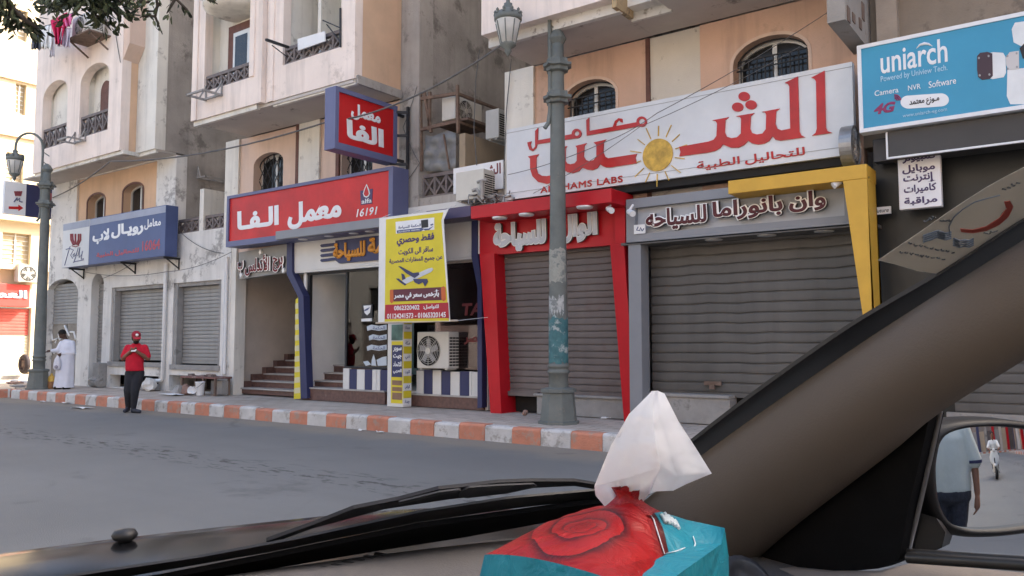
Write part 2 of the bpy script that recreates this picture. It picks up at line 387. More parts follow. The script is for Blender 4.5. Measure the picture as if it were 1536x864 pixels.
kr = mat('orange_kerb_paint', (.50, .21, .135), .9, .16, 4, .6, 40, stain=(.34, .28, .235), sthr=.53, sscale=5, samt=.75)
kw = mat('white_kerb_paint', (.53, .52, .505), .9, .12, 4, .6, 40, stain=(.27, .25, .225), sthr=.52, sscale=4.5, samt=.75)
b = MB(); x = -23.4; i = 0
def kerbblock(mb, c, ang, L_, mi, z):
    ca, sa = math.cos(ang), math.sin(ang)
    def T_(u, v, w): return (c[0]+u*ca-v*sa, c[1]+u*sa+v*ca, w)
    prof = [(-.105, -.05), (-.1, z-.03), (-.07, z), (.1, z), (.1, -.05)]
    rings = [[T_(u, p, q) for p, q in prof] for u in (-L_/2+.004, L_/2-.004)]
    mb.loft(rings, mi, True, False)
random.seed(3)
while x < 34:
    kerbblock(b, (x+.25, 9.52+random.uniform(-.008, .008)), random.uniform(-.012, .012), .5, i % 2, SW+.03+random.uniform(-.012, .01)); x += .5; i += 1
for k, a in enumerate((200, 232, 262)):     # the rounded end at the side street
    kerbblock(b, (-23.32+.62*math.cos(R(a-58)), 10.05+.62*math.sin(R(a+20))-.02), R(a-90-130+40), .36, (k+1) % 2, SW+.02)
b.obj('kerb', [kw, kr], kind='structure', bevel=.012)

# ------------------------------------------------------------------ pieces of buildings
def railing(parent, P, u0, u1, v0, v1, n, depth=.09, name='balustrade', m=None):
    b = MB(); t = .055
    b.rect(P, u0, u1, v1-t*1.3, v1, -depth, 0); b.rect(P, u0, u1, v0, v0+t, -depth, 0)
    for i in range(n+1):
        u = u0+(u1-u0)*i/n; b.rect(P, u-t/2, u+t/2, v0+t, v1-t*1.3, -depth+.005, -.005)
    for i in range(n):
        ua, ub = u0+(u1-u0)*i/n, u0+(u1-u0)*(i+1)/n
        for va, vb in ((v0+t, v1-t*1.3), (v1-t*1.3, v0+t)):
            b.bar(P.p(ua, va, -depth/2), P.p(ub, vb, -depth/2), t*.8, depth*.7 if va < vb else depth*.6, up=P.n)
    return b.obj(name, m or M['rail'], parent)
def shutter(parent, P, u0, u1, v0, v1, slat=.085, m=None, name='roller_shutter', amp=.014, wav=.0):
    b = MB(); n = max(3, int(round((v1-v0)/slat))); prof = []
    for i in range(n):
        z = v0+(v1-v0)*i/n; h = (v1-v0)/n
        prof += [(z, -.004), (z+h*.05, amp*.75), (z+h*.25, amp), (z+h*.7, amp), (z+h*.86, amp*.8), (z+h*.9, -.004), (z+h*.95, -.008)]
    prof.append((v1, 0)); segs = 14 if wav else 1
    rings = []
    for k in range(segs+1):
        u = u0+(u1-u0)*k/segs
        rings.append([P.p(u, z+wav*math.sin(k*1.9+z*3)*(.4+.6*math.sin(z*2.1+k*.7))*(1 if 0 < k < segs else 0), w) for z, w in prof])
    b.loft(rings, 0, False, False, closed=False)
    b.rect(P, u0, u1, v0-.07, v0, -.02, .025)
    o = b.obj(name, m or M['shutter'], parent); return o
def arched_window(parent, P, u0, u1, v0, vs, vt, w, grille='diamond', mull=True):
    """white framed window set back by w; children: pane and iron grille"""
    Q = P.off(-w); fr = MB(); t = .055
    fr.prism(Q, archpoly(u0, u1, v0, vs, vt), -.06, 0, 0, [inset_arch(u0, u1, v0+t, vs, vt, t)])
    if mull: fr.rect(Q, (u0+u1)/2-.035, (u0+u1)/2+.035, v0+t, vt-t, -.05, -.01)
    o = fr.obj('window', M['alu'], parent)
    p = MB(); p.prism(Q, inset_arch(u0, u1, v0+t, vs, vt, t-.004), -.045, -.035); p.obj('pane', M['glassdark'], o)
    if grille:
        g = MB(); G = Q.off(.07); H = (u1-u0)/2
        def topv(u): return vs+(vt-vs)*math.sqrt(max(0, 1-((u-(u0+u1)/2)/H)**2))
        n = 5
        if grille == 'diamond':
            k = (u1-u0)/n
            for i in range(-14, 16):
                for s_ in (1, -1):
                    pts = []
                    for j in range(60):
                        v = v0+(vt-v0)*j/59; u = u0+i*k+s_*(v-v0)*.62
                        if u0 < u < u1 and v < topv(u)-.01: pts.append((u, v))
                    if len(pts) > 3: g.bar(G.p(*pts[0], 0), G.p(*pts[-1], 0), .014)
            for i in range(3): u = u0+(u1-u0)*(i+.5)/3; g.bar(G.p(u, v0, .01), G.p(u, topv(u), .01), .018)
        else:
            for i in range(9):
                u = u0+(u1-u0)*(i+.5)/9; g.bar(G.p(u, v0, 0), G.p(u, min(topv(u), vs+.12)-.03, .0), .016)
            for v in (v0+.25, vs-.05, vs+.1):
                if v < vt: 
                    hh = H*math.sqrt(max(0, 1-max(0, (v-vs)/(vt-vs))**2)); g.bar(G.p((u0+u1)/2-hh, v, .012), G.p((u0+u1)/2+hh, v, .012), .02)
        g.rect(G, u0, u1, v0-.03, v0, -.02, .02)
        for i in range(14):
            a0, a1 = math.pi*i/14, math.pi*(i+1)/14; c = (u0+u1)/2
            g.bar(G.p(c+H*.97*math.cos(a0), vs+(vt-vs)*.97*math.sin(a0), 0), G.p(c+H*.97*math.cos(a1), vs+(vt-vs)*.97*math.sin(a1), 0), .022)
        g.obj('grille', M['iron'], o)
    return o
def wall(parent, P, outer, holes, thick, m, name='wall'):
    b = MB(); b.prism(P, outer, -thick, 0, 0, holes); return b.obj(name, m, parent)
def R4(u0, u1, v0, v1): return [(u0, v0), (u1, v0), (u1, v1), (u0, v1)]
def recess(parent, P, u0, u1, v0, v1, d, m, name='balcony_recess', back_hole=None):
    """inside of a balcony or passage: floor, ceiling, sides and back as one shell"""
    b = MB(); t = .06
    b.rect(P, u0-t, u0, v0, v1, -d, -.002); b.rect(P, u1, u1+t, v0, v1, -d, -.002)
    b.rect(P, u0-t, u1+t, v1, v1+t, -d, -.002); b.rect(P, u0-t, u1+t, v0-t, v0, -d, -.002)
    b.rect(P, u0-t, u1+t, v0-t, v1+t, -d-t, -d); return b.obj(name, m, parent)
def bracket(parent_label, x, y, z, w=.62, d=.5, **kw):
    t = thing('air_conditioner_bracket', parent_label, 'bracket', (x, y, z), 'empty air conditioner brackets')
    b = MB(); h = .045
    for s_ in (-1, 1): b.box(x+s_*w/2-h/2, x+s_*w/2+h/2, y-d, y, z, z+h)
    b.box(x-w/2, x+w/2, y-d, y-d+h, z+.001, z+h-.001); b.box(x-w/2, x+w/2, y-.08, y-.08+h, z+.001, z+h-.001)
    b.obj('frame', M['greysteel'], t)
    b = MB()
    for s_ in (-1, 1): b.bar((x+s_*w/2, y-.01, z+.34), (x+s_*w/2, y-d*.35, z+.04), .03); b.bar((x+s_*w/2, y-.02, z+.36), (x+s_*w/2, y-.02, z), .03)
    b.obj('brace', M['greysteel'], t, split=True); return t

# ------------------------------------------------------------------ left building (royal blue sign)
XL, XA, XB, XBR, XC, XD = -27.1, FP(Y0).uv(264, 260)[0], FP(Y0).uv(338, 250)[0], FP(Y0).uv(629, 200)[0], FP(Y0).uv(757, 200)[0], FP(Y0).uv(1290, 120)[0]
ZS = FP(Y0).uv(337, 214)[1]     # underside of the projecting upper floors
TOPA, TOPB = 12.4, 15.2
W = FP(Y0)
A = thing('apartment_building', 'pale pink corner building with two arched balconies above a blue laboratory sign', 'building', ((XL+XA)/2, Y0+4, 0), 'apartment buildings along the street')
def U(x, y, P=W): return P.uv(x, y)[0]
def V(x, y, P=W): return P.uv(x, y)[1]
zpar = V(*zb(850, 366)); 
a1 = (U(*zb(198, 700)), U(*zb(335, 700))); a2 = (U(*zb(392, 700)), U(*zb(445, 700)))
s1 = (U(*zb(480, 700)), U(*zb(712, 700))); s2 = (U(*zb(748, 700)), U(*zb(956, 700)))
z1t, z2t = V(*zb(600, 600)), V(*zb(850, 582)); zs1, zs2 = V(*zc(590, 412)), V(*zc(850, 425)); zc1, zc2 = V(*zc(590, 470)), V(*zc(850, 472))
ow = (U(115, 300), U(234, 300), V(150, 380), ZS-.02)
holes = [archpoly(a1[0], a1[1], SW-.2, V(*zb(265, 640)), V(*zb(265, 572))), archpoly(a2[0], a2[1], SW-.2, V(*zb(418, 600)), V(*zb(418, 550))),
         R4(s1[0], s1[1], zs1, z1t), R4(s2[0], s2[1], zs2, z2t), R4(s1[0]+.05, s1[1]-.2, SW-.2, zc1), R4(s2[0]-.1, s2[1]-.1, SW-.2, zc2), R4(*ow)]
for h in holes[:2]+holes[4:6]:
    h[0] = (h[0][0], SW+.012); h[1] = (h[1][0], SW+.012)
wall(A, W, [(XL, SW-.05), (XB, SW-.05), (XB, zpar), (XA, zpar), (XA, ZS), (XL, ZS)], holes, .32, M['ground_white'], 'ground_floor_wall')
oh = []; wins = []
for (x0, x1, xm, yt, ys) in ((zb(368, 260), zb(442, 260), 405, 205, 235), (zb(522, 210), zb(608, 210), 565, 160, 190)):
    q = (U(*x0), U(*x1), ow[2]+.1, V(*zb(xm, ys)), V(*zb(xm, yt))); oh.append(archpoly(*q)); wins.append(q)
wall(A, W.off(-.07), R4(ow[0]-.1, ow[1]+.1, ow[2]-.1, ZS), oh, .25, M['orange'], 'first_floor_wall')
for q in wins: arched_window(A, W, *q, .3, None)
b = MB()
for q in wins: b.prism(W.off(-.06), archpoly(q[0]-.06, q[1]+.06, q[2], q[3], q[4]+.06), -.02, .0, 0, [archpoly(q[0]+.002, q[1]-.002, q[2]-.02, q[3], q[4]-.002)])
b.obj('window_surround', M['brown'], A, split=True)
b = MB(); b.box(XA-.3, XA, Y0+.32, Y0+9, SW, ZS+.6); b.box(XL, XL+.3, Y0+.32, Y0+9, SW, ZS+.6); b.obj('side_wall', M['greywall'], A, split=True)
shutter(A, W.off(-.22), s1[0], s1[1], zs1+.12, z1t, .1); shutter(A, W.off(-.22), s2[0], s2[1], zs2+.1, z2t, .1)
b = MB()   # steel frames round the two shop shutters
for s_, zto, zbo in ((s1, z1t, zs1), (s2, z2t, zs2)):
    for u in (s_[0]+.03, s_[1]-.03-.12): b.rect(W, u, u+.12, zbo, zto, -.2, -.03)
    b.rect(W, s_[0]+.15, s_[1]-.15, zto-.1, zto, -.2, -.05)
    b.rect(W, s_[0]-.02, s_[1]+.02, zbo-.13, zbo, -.3, .05)
b.obj('shutter_frame', M['concrete'], A, split=True)
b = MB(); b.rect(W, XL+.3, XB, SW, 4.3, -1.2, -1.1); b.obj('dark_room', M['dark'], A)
shutter(A, W.off(-.24), a2[0]-.05, a2[1]+.05, SW+.25, V(*zb(418, 590)), .1)
shutter(A, W.off(-.2), a1[0]-.05, a1[1]+.05, V(*zb(265, 755)), V(*zb(265, 590)), .1)
d = MB(); zt_ = V(*zb(265, 752))-.03
for k in (0, 1): 
    u = a1[0]+(a1[1]-a1[0])*k/2; d.rect(W, u+.02, u+(a1[1]-a1[0])/2-.02, SW+.02, zt_, -.24, -.2); d.rect(W, u+.1, u+(a1[1]-a1[0])/2-.1, SW+.2, zt_-.12, -.2, -.185)
dr = d.obj('door', mat('grimy_metal_door', (.25, .225, .19), .7, .2, 3, stain=(.12, .1, .08), sthr=.55), A)
g = MB(); Q = W.off(-.18)
for pts in ([(485, 150), (515, 225), (535, 150)], [(560, 150), (570, 220), (625, 200), (600, 245)], [(635, 150), (650, 215)], [(490, 300), (500, 375), (560, 375), (560, 330), (590, 360)], [(700, 60), (750, 170)], [(760, 130), (800, 130), (820, 210)]):
    g.tube([Q.at(*zt(*p)) for p in pts], .035, 5)
g.obj('graffiti', M['white'], dr, split=True)
b = MB(); px_ = U(*zc(718, 300))
b.tube([W.p(px_, 3.6, .07), W.p(px_, V(*zc(700, 485)), .07), W.p(px_-.08, V(*zc(700, 492)), .07), W.p(U(*zc(650, 492)), V(*zc(650, 492)), .1), W.p(U(*zc(645, 492)), SW+.2, .1)], .05, 8)
px2 = U(*zb(985, 700)); b.tube([W.p(px2, 3.6, .06), W.p(px2, SW+.5, .06)], .035, 8); b.tube([W.p(px2-.1, 3.3, .05), W.p(px2-.1, SW+.4, .05)], .025, 8)
b.obj('drain_pipe', M['white'], A, split=True)
b = MB()   # concrete stub and plinth blocks
b.rect(W, U(*zc(436, 470)), U(*zc(462, 470)), SW, V(*zc(448, 415)), 0.002, .25); b.rect(W, U(*zw(590, 280)), U(*zw(745, 280)), SW, V(*zw(650, 235)), .01, .25)
b.obj('concrete_stub', M['concrete'], A, bevel=.02, split=True)
# upper floors: projecting bay with two arched balconies, orange side, white pier, bare side wall
def PZ(x, y, z): d_ = ray(x, y); t_ = (z-HC)/d_.z; return EYE+d_*t_
YA = PZ(179, 224, ZS+.07).y; XAf = PZ(179, 224, ZS+.07).x; XAl = PZ(47, 260, ZS+.07).x
Wa = FP(YA); bal = []
for (x0, x1, xm, yb, ys, yt) in ((183, 290, 237, 630, 415, 350), (343, 467, 405, 578, 345, 277)):
    bal.append((U(*za(x0, 500), Wa), U(*za(x1, 480), Wa), V(*za(xm, yb), Wa), V(*za(xm, ys), Wa), V(*za(xm, yt), Wa)))
wall(A, Wa, R4(XAl, XAf, ZS+.05, TOPA), [archpoly(*q) for q in bal], .25, M['pink'], 'bay_wall')
for q in bal:
    recess(A, Wa.off(-.25), q[0]-.02, q[1]+.02, q[2]-.02, q[4]+.05, SP(q[0]).uv(*(za(230, 500) if q is bal[0] else za(408, 450)))[0]-YA-.25, M['cream'])
    railing(A, Wa.off(-.05), q[0], q[1], q[2], q[2]+.62, 4)
dA = SP(bal[1][0]).uv(*za(408, 450))[0]-YA; Pq = Wa.off(-dA+.03); b = MB(); b.prism(Pq, archpoly(Pq.uv(*za(438, 450))[0], Pq.uv(*za(480, 450))[0], bal[1][2], Pq.uv(*za(455, 400))[1], Pq.uv(*za(455, 352))[1]), 0, .03); b.obj('balcony_door', M['brown'], A)
YA2 = PZ(203, 229, ZS+.07).y
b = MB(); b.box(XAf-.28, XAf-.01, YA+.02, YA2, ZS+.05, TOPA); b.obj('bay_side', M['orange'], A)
zz = V(*zb(0, 0)); zj_ = SP(XAf).uv(*tg(1270, 460))[1]
b = MB(); b.box(XAf-.01, XAf+.3, YA+.02, YA2+.2, zj_, TOPA)
b.add([(XAf-.01, YA+.02, zj_), (XAf+.3, YA+.02, zj_), (XAf+.3, YA2, zj_), (XAf-.01, YA2, zj_), (XAf-.01, YA+.02, zj_-.4), (XAf-.01, YA2, zj_-.4)], [(0, 4, 1), (3, 2, 5), (1, 4, 5, 2)]); b.obj('bay_side_upper', M['peach'], A)
b = MB(); b.box(XAf-.2, XA, YA2+.005, YA2+.3, ZS+.05, TOPA); b.obj('corner_pier', M['cream'], A)
b = MB(); b.box(XA-.3, XA-.006, YA2+.3, Y0+9, ZS+.05, TOPA); b.obj('upper_side_wall', M['greywall'], A)
b = MB(); b.box(XL+.2, XAf-.3, YA+.12, Y0-.002, ZS, ZS+.05); b.box(XAf-.3, XA-.02, YA2+.1, Y0-.003, ZS-.003, ZS+.048)
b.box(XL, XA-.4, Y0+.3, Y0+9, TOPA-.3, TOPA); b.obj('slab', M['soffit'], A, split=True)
b = MB(); b.box(XAl+.02, XAf+.0, YA+.06, YA+.13, ZS-.04, ZS+.06); b.box(XAf-.0, XAf+.08, YA+.06, YA2+.08, ZS-.04, ZS+.06); b.box(XAf, XA-.04, YA2+.06, YA2+.13, ZS-.042, ZS+.058); b.obj('drip_edge', M['cream'], A, split=True)
railing(A, W.off(-.1), XA+.02, XB-.02, zpar, V(*zb(850, 300)), 7)
b = MB(); q = U(*zb(864, 300)); b.rect(W.off(-.02), q-.09, q+.09, zpar, V(*zb(864, 182)), -3, -.02); b.obj('terrace_partition', M['cream'], A)
b = MB(); b.box(XA, XB, Y0+.02, Y0+9, zpar-.2, zpar-.02); b.obj('terrace_floor', M['concrete'], A)
bx = [(za(345, 615), Wa), (za(922, 440), None)]
bracket('empty steel bracket under the right arched balcony of the pale pink building', U(*za(348, 605), Wa), YA, V(*za(348, 635), Wa)+.12)

# ------------------------------------------------------------------ middle building (red laboratory sign)
B = thing('apartment_building', 'pink middle building with two open balconies above a red laboratory sign and a travel shop', 'building', ((XB+XBR)/2, Y0+4, 0), 'apartment buildings along the street')
YB = PZ(287.6, 187, ZS).y; YB2 = YB+.12
Wb = FP(YB); Wb2 = FP(YB2)
xb0, xb1, xb2, xb3 = PZ(287.6, 187, ZS).x, U(391, 160, Wb), U(402, 160, Wb2), U(531.5, 121, Wb2)
zf0 = 4.0
# first floor wall with arched windows, ground floor piers
w1 = (U(*zd(254, 700)), U(*zd(370, 700)), zf0+.35, V(*zd(312, 640)), V(*zd(312, 598)))
w2 = (U(*zd(600, 650)), U(*zd(722, 650)), zf0+.35, V(*zd(660, 590))-.1, V(*zd(660, 560)))
xp0, xp1, xp2 = U(*zd(205, 600)), U(*zd(440, 600)), U(*zd(520, 600))
xpe = U(600, 200)
wall(B, W, R4(XB, xp0, SW-.05, ZS), [], .3, M['cream'], 'corner_pier')
wall(B, W.off(-.06), R4(xp0-.05, xpe+.05, zf0-.3, ZS), [archpoly(*w1), archpoly(*w2)], .25, M['peach'], 'first_floor_wall')
b = MB(); b.rect(W, xp1, xp2, zf0, ZS, -.05, .0); b.obj('middle_pier', M['cream'], B)
b = MB(); b.rect(W, xp1-.1, xp1-.004, zf0, ZS, -.05, .012); b.rect(W, U(*zd(585, 600)), U(*zd(597, 600)), zf0, ZS, -.05, .0); b.obj('pier_edge', M['brown'], B, split=True)
for q in (w1, w2): arched_window(B, W, *q, .3, 'diamond')
b = MB(); b.box(xpe, XBR, Y0-.02, Y0+.4, 2.6, TOPB); b.obj('end_pier', M['pier'], B)
b = MB(); b.box(XBR-.35, XBR-.01, Y0+.4, Y0+9, SW, TOPB); b.obj('side_wall', M['greywall'], B)
b = MB(); b.box(XB, XB+.3, Y0+.3, Y0+9, SW, ZS); b.box(xb0, xb0+.3, YB+.2, Y0+9, ZS+.06, TOPB); b.obj('left_side_wall', M['greywall'], B, split=True)
# projecting bays
o1 = (U(*zd(68, 330), Wb), U(*zd(250, 250), Wb), V(*zd(80, 358), Wb), ZS+3.1)
o2 = (U(*zd(378, 200), Wb2), U(*zd(606, 130), Wb2), V(*zd(400, 250), Wb2), ZS+3.3)
wall(B, Wb, R4(xb0, xb1, ZS+.07, TOPB), [R4(*o1)], .2, M['pink'], 'left_bay_wall')
wall(B, Wb2, R4(xb1+.005, xb3, ZS+.07, TOPB), [R4(*o2)], .2, M['pink'], 'right_bay_wall')
b = MB(); b.box(xb0+.25, xb1-.05, YB+.2, YB+.3, ZS+3.2, TOPB); b.obj('upper_wall', M['pink'], B)
dB1 = SP(o1[0]).uv(*zd(132, 250))[0]-YB-.2
for o_, P_ in ((o1, Wb), (o2, Wb2)):
    recess(B, P_.off(-.2), o_[0]-.03, o_[1]+.03, o_[2]-.02, o_[3]+.1, (dB1 if P_ is Wb else 1.15), M['cream'])
railing(B, Wb.off(-.05), o1[0], o1[1], o1[2], V(*zd(80, 295), Wb), 6); railing(B, Wb2.off(-.05), o2[0], o2[1], o2[2], V(*zd(400, 178), Wb2), 6)
# grooves, pilasters of the left bay, brown door, dividing wall, half-round balcony above
b = MB(); b.rect(Wb, o1[1]+.002, o1[1]+.16, o1[2], TOPB, -.02, .035); b.rect(Wb, xb0, xb0+.2, ZS+.07, TOPB, -.02, .03); b.rect(Wb2, xb2, xb2+.18, ZS+.07, TOPB, -.02, .03); b.obj('pilaster', M['pink'], B, split=True)
Q = Wb.off(-.2-dB1+.004); dd = (U(*zd(172, 200), Q), U(*zd(262, 200), Q), o1[2]+.02, V(*zd(210, 98), Q))
b = MB(); b.rect(Q, dd[0], dd[1], dd[2], dd[3], 0, .06); dr = b.obj('balcony_door', M['brown'], B)
b = MB(); b.rect(Q, dd[0]+.22, dd[1]-.04, dd[2]+.05, dd[3]-.2, .061, .08); dr2 = b.obj('door_frame', M['alu'], dr)
b = MB(); b.rect(Q, dd[0]+.3, dd[1]-.12, dd[2]+.15, dd[3]-.3, .081, .085); b.obj('door_pane', M['glassdark'], dr)
b = MB(); q = U(*zd(447, 100), Wb2); b.rect(Wb2, q-.05, q+.05, o2[2], o2[3], -1.3, -.5); b.rect(Wb2, q, o2[1], V(*zd(500, 60), Wb2)-.06, V(*zd(500, 60), Wb2), -1.3, -.9); b.obj('balcony_partition', M['cream'], B, split=True)
b = MB(); rr = PZ(320, 10, ZS+2.6); cx_ = U(*zd(178, 40), Wb)
b.lathe([(.0, 0), (.5, 0), (.68, .08), (.7, .2), (.7, 1.1), (.0, 1.1)], (cx_, YB+.08, V(*zd(178, 48), Wb)-.02), 28); b.obj('rounded_balcony', M['cream'], B)
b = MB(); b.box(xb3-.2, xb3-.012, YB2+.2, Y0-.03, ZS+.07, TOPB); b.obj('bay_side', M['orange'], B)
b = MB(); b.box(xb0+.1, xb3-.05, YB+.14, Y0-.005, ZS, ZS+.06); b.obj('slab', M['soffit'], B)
b = MB(); b.box(xb0, xb1-.2, YB+.05, YB+.135, ZS-.035, ZS+.065); b.box(xb1+.2, xb3, YB2+.05, YB2+.13, ZS-.035, ZS+.065); b.obj('drip_edge', M['cream'], B, split=True); b = MB(); b.box(xb3-.02, xb3+.05, YB2+.05, Y0-.04, ZS-.03, ZS+.14); b.obj('stained_ledge', M['pier'], B)
b = MB(); Q = Wb2.off(.1); b.bar(Wb2.at(*zd(400, 186)), Wb2.off(.75).at(*zd(312, 156)), .05); b.bar(Wb2.at(*zd(397, 225)), Wb2.off(.5).at(*zd(335, 178)), .015)
b.bar(Wb2.at(*zd(535, 80)), Wb2.at(*zd(604, 110)), .025); b.bar(Wb2.at(*zd(550, 95)), Wb2.at(*zd(604, 165)), .02); b.bar(Wb2.off(.02).at(*zd(604, 32)), Wb2.off(.02).at(*zd(604, 185)), .03); b.obj('washing_pole', M['iron'], B, split=True)
b = MB(); Q = Wb2.off(.03); b.pxpoly(Q, [zd(440, 155), zd(546, 124), zd(547, 163), zd(441, 200)], 0, .03); b.obj('board', M['white'], B)
# entrance passage with granite steps, under the lettered fascia
xe0, xe1 = U(*zf(72, 300)), U(*zf(346, 300)); ze = V(*zf(200, 112))
b = MB(); b.rect(W, XB-.02, xe0, SW-.05, 3.95, -.4, .012); b.obj('entrance_jamb', M['ground_white'], B)
recess(B, W.off(-.02), xe0, xe1+.3, SW-.02, ze+.35, 5.0, M['beige'], 'entrance_passage')
b = MB(); n = 5
for i in range(n):
    f_ = W.off(-.25-.34*i); b.rect(f_, xe0+.02, xe1+.27, SW+.02, SW+.165*(i+1)-.035, -4.6+.34*i, 0)
b.obj('steps', M['granite'], B)
b = MB()
for i in range(n): f_ = W.off(-.25-.34*i); b.rect(f_, xe0+.02+.14*(i > 0), xe1+.27, SW+.165*(i+1)-.034, SW+.165*(i+1), -.40, .04)
b.obj('stair_tread', M['tread'], B)
b = MB()
for i in range(n): f_ = W.off(-.25-.34*i); b.rect(f_, xe0+.015, xe0+.16, SW+.165*(i+1)-.03, SW+.165*(i+1)+.15, -.45, -.03)
b.obj('stair_skirting', M['granite'], B)
b = MB(); b.rect(W.off(-4.9), xe0+1.0, xe0+1.06, SW, 4, 0, .06); b.rect(W.off(-4.9), xe0+1.9, xe0+1.96, SW+.9, 4, 0, .06); b.obj('passage_door_frame', M['brown'], B, split=True)
# light well on the right: parapet, balustrade, partition
zp2 = V(*zd(990, 768))
b = MB(); b.rect(W.off(-.02), XBR, XC+.05, 3.0, zp2, -.25, 0); b.obj('terrace_parapet', M['pier'], B)
b = MB(); b.box(XBR, XC+.05, Y0+.3, Y0+9, zp2-.35, zp2-.15); b.obj('terrace_floor', M['concrete'], B)
railing(B, W.off(-.1), XBR+.02, U(*zd(1052, 700)), zp2, V(*zd(990, 672)), 3)
q0, q1 = U(*zd(1061, 600)), U(*zd(1084, 600)); zq_ = V(*zd(1072, 521))
b = MB(); b.box(q0, q1, Y0+.08, Y0+3.2, zp2-.1, zq_); b.obj('terrace_partition', mat('tan_plaster', (.34, .27, .19), .9, .12, 2, .3, 40, stain=(.22, .19, .15), sthr=.6), B)
b = MB(); b.box(XBR, XC, Y0+8.6, Y0+9, SW, TOPB); b.obj('back_wall', M['greywall'], B)

# ------------------------------------------------------------------ right building (white laboratory sign)
Cb = thing('apartment_building', 'pink and orange building with arched windows above the big white laboratory sign', 'building', ((XC+XD)/2, Y0+4, 0), 'apartment buildings along the street')
YC = PZ(722, 61.6, ZS+.02).y; Wc = FP(YC); xc0 = PZ(722, 61.6, ZS+.02).x
xq1, xq2, xq3 = U(*zh(308, 300)), U(*zh(830, 200)), U(*zh(1078, 200))
v1 = (U(*zh(438, 500)), U(*zh(683, 480)), zf0+.6, V(*zh(560, 450)), V(*zh(560, 365)))
v2 = (U(*zl(256, 300)), U(*zl(553, 250)), zf0+.8, V(*zl(400, 225)), V(*zl(400, 135)))
wall(Cb, W, R4(XC, xq1, 3.9, ZS), [], .3, M['cream'], 'corner_pier')
wall(Cb, W.off(-.06), R4(xq1-.05, xq2, 3.2, ZS), [archpoly(*v1)], .25, M['coral'], 'first_floor_wall')
wall(Cb, W.off(-.06), R4(xq3-.02, XD, 3.2, ZS), [archpoly(*v2)], .25, M['coral'], 'first_floor_wall')
b = MB(); b.rect(W, xq2+.03, xq3, 3.2, ZS, -.3, -.09); b.obj('middle_pier', mat('spotted_cream_plaster', (.62, .57, .49), .9, .08, 1.2, .3, 50, stain=(.16, .13, .10), sthr=.6, sscale=3.2, samt=.9), Cb)
b = MB(); b.rect(W, xq2-.04, xq2+.03, 3.2, ZS, -.3, -.052); b.obj('pier_edge', M['brown'], Cb)
arched_window(Cb, W, *v1, .3, 'bars'); arched_window(Cb, W, *v2, .3, 'bars')
b = MB()
for q in (v1, v2): b.prism(W.off(-.05), archpoly(q[0]-.05, q[1]+.05, q[2], q[3], q[4]+.05), -.02, 0, 0, [archpoly(q[0]+.002, q[1]-.002, q[2]-.02, q[3], q[4]-.002)])
b.obj('window_surround', M['peach'], Cb, split=True)
b = MB(); b.box(XC, XC+.3, Y0+.3, Y0+9, SW, ZS); b.box(XC+.6, XC+.9, Y0, Y0+9, ZS+.1, TOPB); b.obj('side_wall', M['greywall'], Cb, split=True)
xs1 = PZ(927, 13, ZS+.02).x; p2 = PZ(1004.7, 16, ZS)
b = MB(); b.box(xc0, xs1, YC, YC+.25, ZS+.12, TOPB); b.box(xs1-.25, xs1-.005, YC+.25, Y0, ZS+.12, TOPB); b.obj('bay_wall', M['pink'], Cb, split=True)
b = MB(); b.box(xs1, p2.x, p2.y-.3, p2.y-.05, ZS+.1, TOPB); b.obj('set_back_wall', M['cream'], Cb)
b = MB(); b.box(p2.x, XD-.05, YC, YC+.25, ZS+.1, TOPB); b.obj('right_bay_wall', M['pink'], Cb)
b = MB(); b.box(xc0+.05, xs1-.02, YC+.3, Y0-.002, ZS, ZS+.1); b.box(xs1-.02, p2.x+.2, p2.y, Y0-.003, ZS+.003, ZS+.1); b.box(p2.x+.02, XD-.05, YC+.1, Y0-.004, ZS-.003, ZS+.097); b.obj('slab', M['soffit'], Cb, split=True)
b = MB(); b.box(xc0-.0, xs1+.03, YC+.2, YC+.3, ZS-.04, ZS+.13); b.box(xs1, p2.x+.05, p2.y-.06, p2.y, ZS-.04, ZS+.12)
b.obj('drip_edge', mat('peeling_white_edge', (.62, .6, .56), .9, .1, 3, .3, 40, stain=(.2, .17, .14), sthr=.55, sscale=5), Cb, split=True)
b = MB(); b.box(xs1-.02, xs1+.06, YC+.05, p2.y-.1, ZS-.02, ZS+.5); b.obj('bay_side', mat('stained_ochre_plaster', (.4, .3, .17), .9, .2, 3, .2, 40, stain=(.15, .12, .09), sthr=.55, sscale=3), Cb)
# box balcony at the right end
zb0 = V(1286, 79); c0 = PZ(*tk(55, 176), zb0); c1 = PZ(*tk(190, 143), zb0)
b = MB(); b.box(c0.x, c1.x, c0.y, Y0+.3, zb0, zb0+2.2); bb = b.obj('box_balcony', mat('grey_tan_plaster', (.30, .275, .245), .9, .15, 2, .3, 40, stain=(.17, .13, .1), sthr=.56, sscale=2.5), Cb)
b = MB()
for (x, y, h) in ((200, 40, .5), (290, 130, .35), (310, 10, .6), (240, 90, .3)):
    p = SP(c1.x).at(*tk(x, y)); b.box(c1.x, c1.x+.012, p.y, p.y+.14, p.z-h*.4, p.z); 
b.obj('crack', M['rust'], bb, split=True)
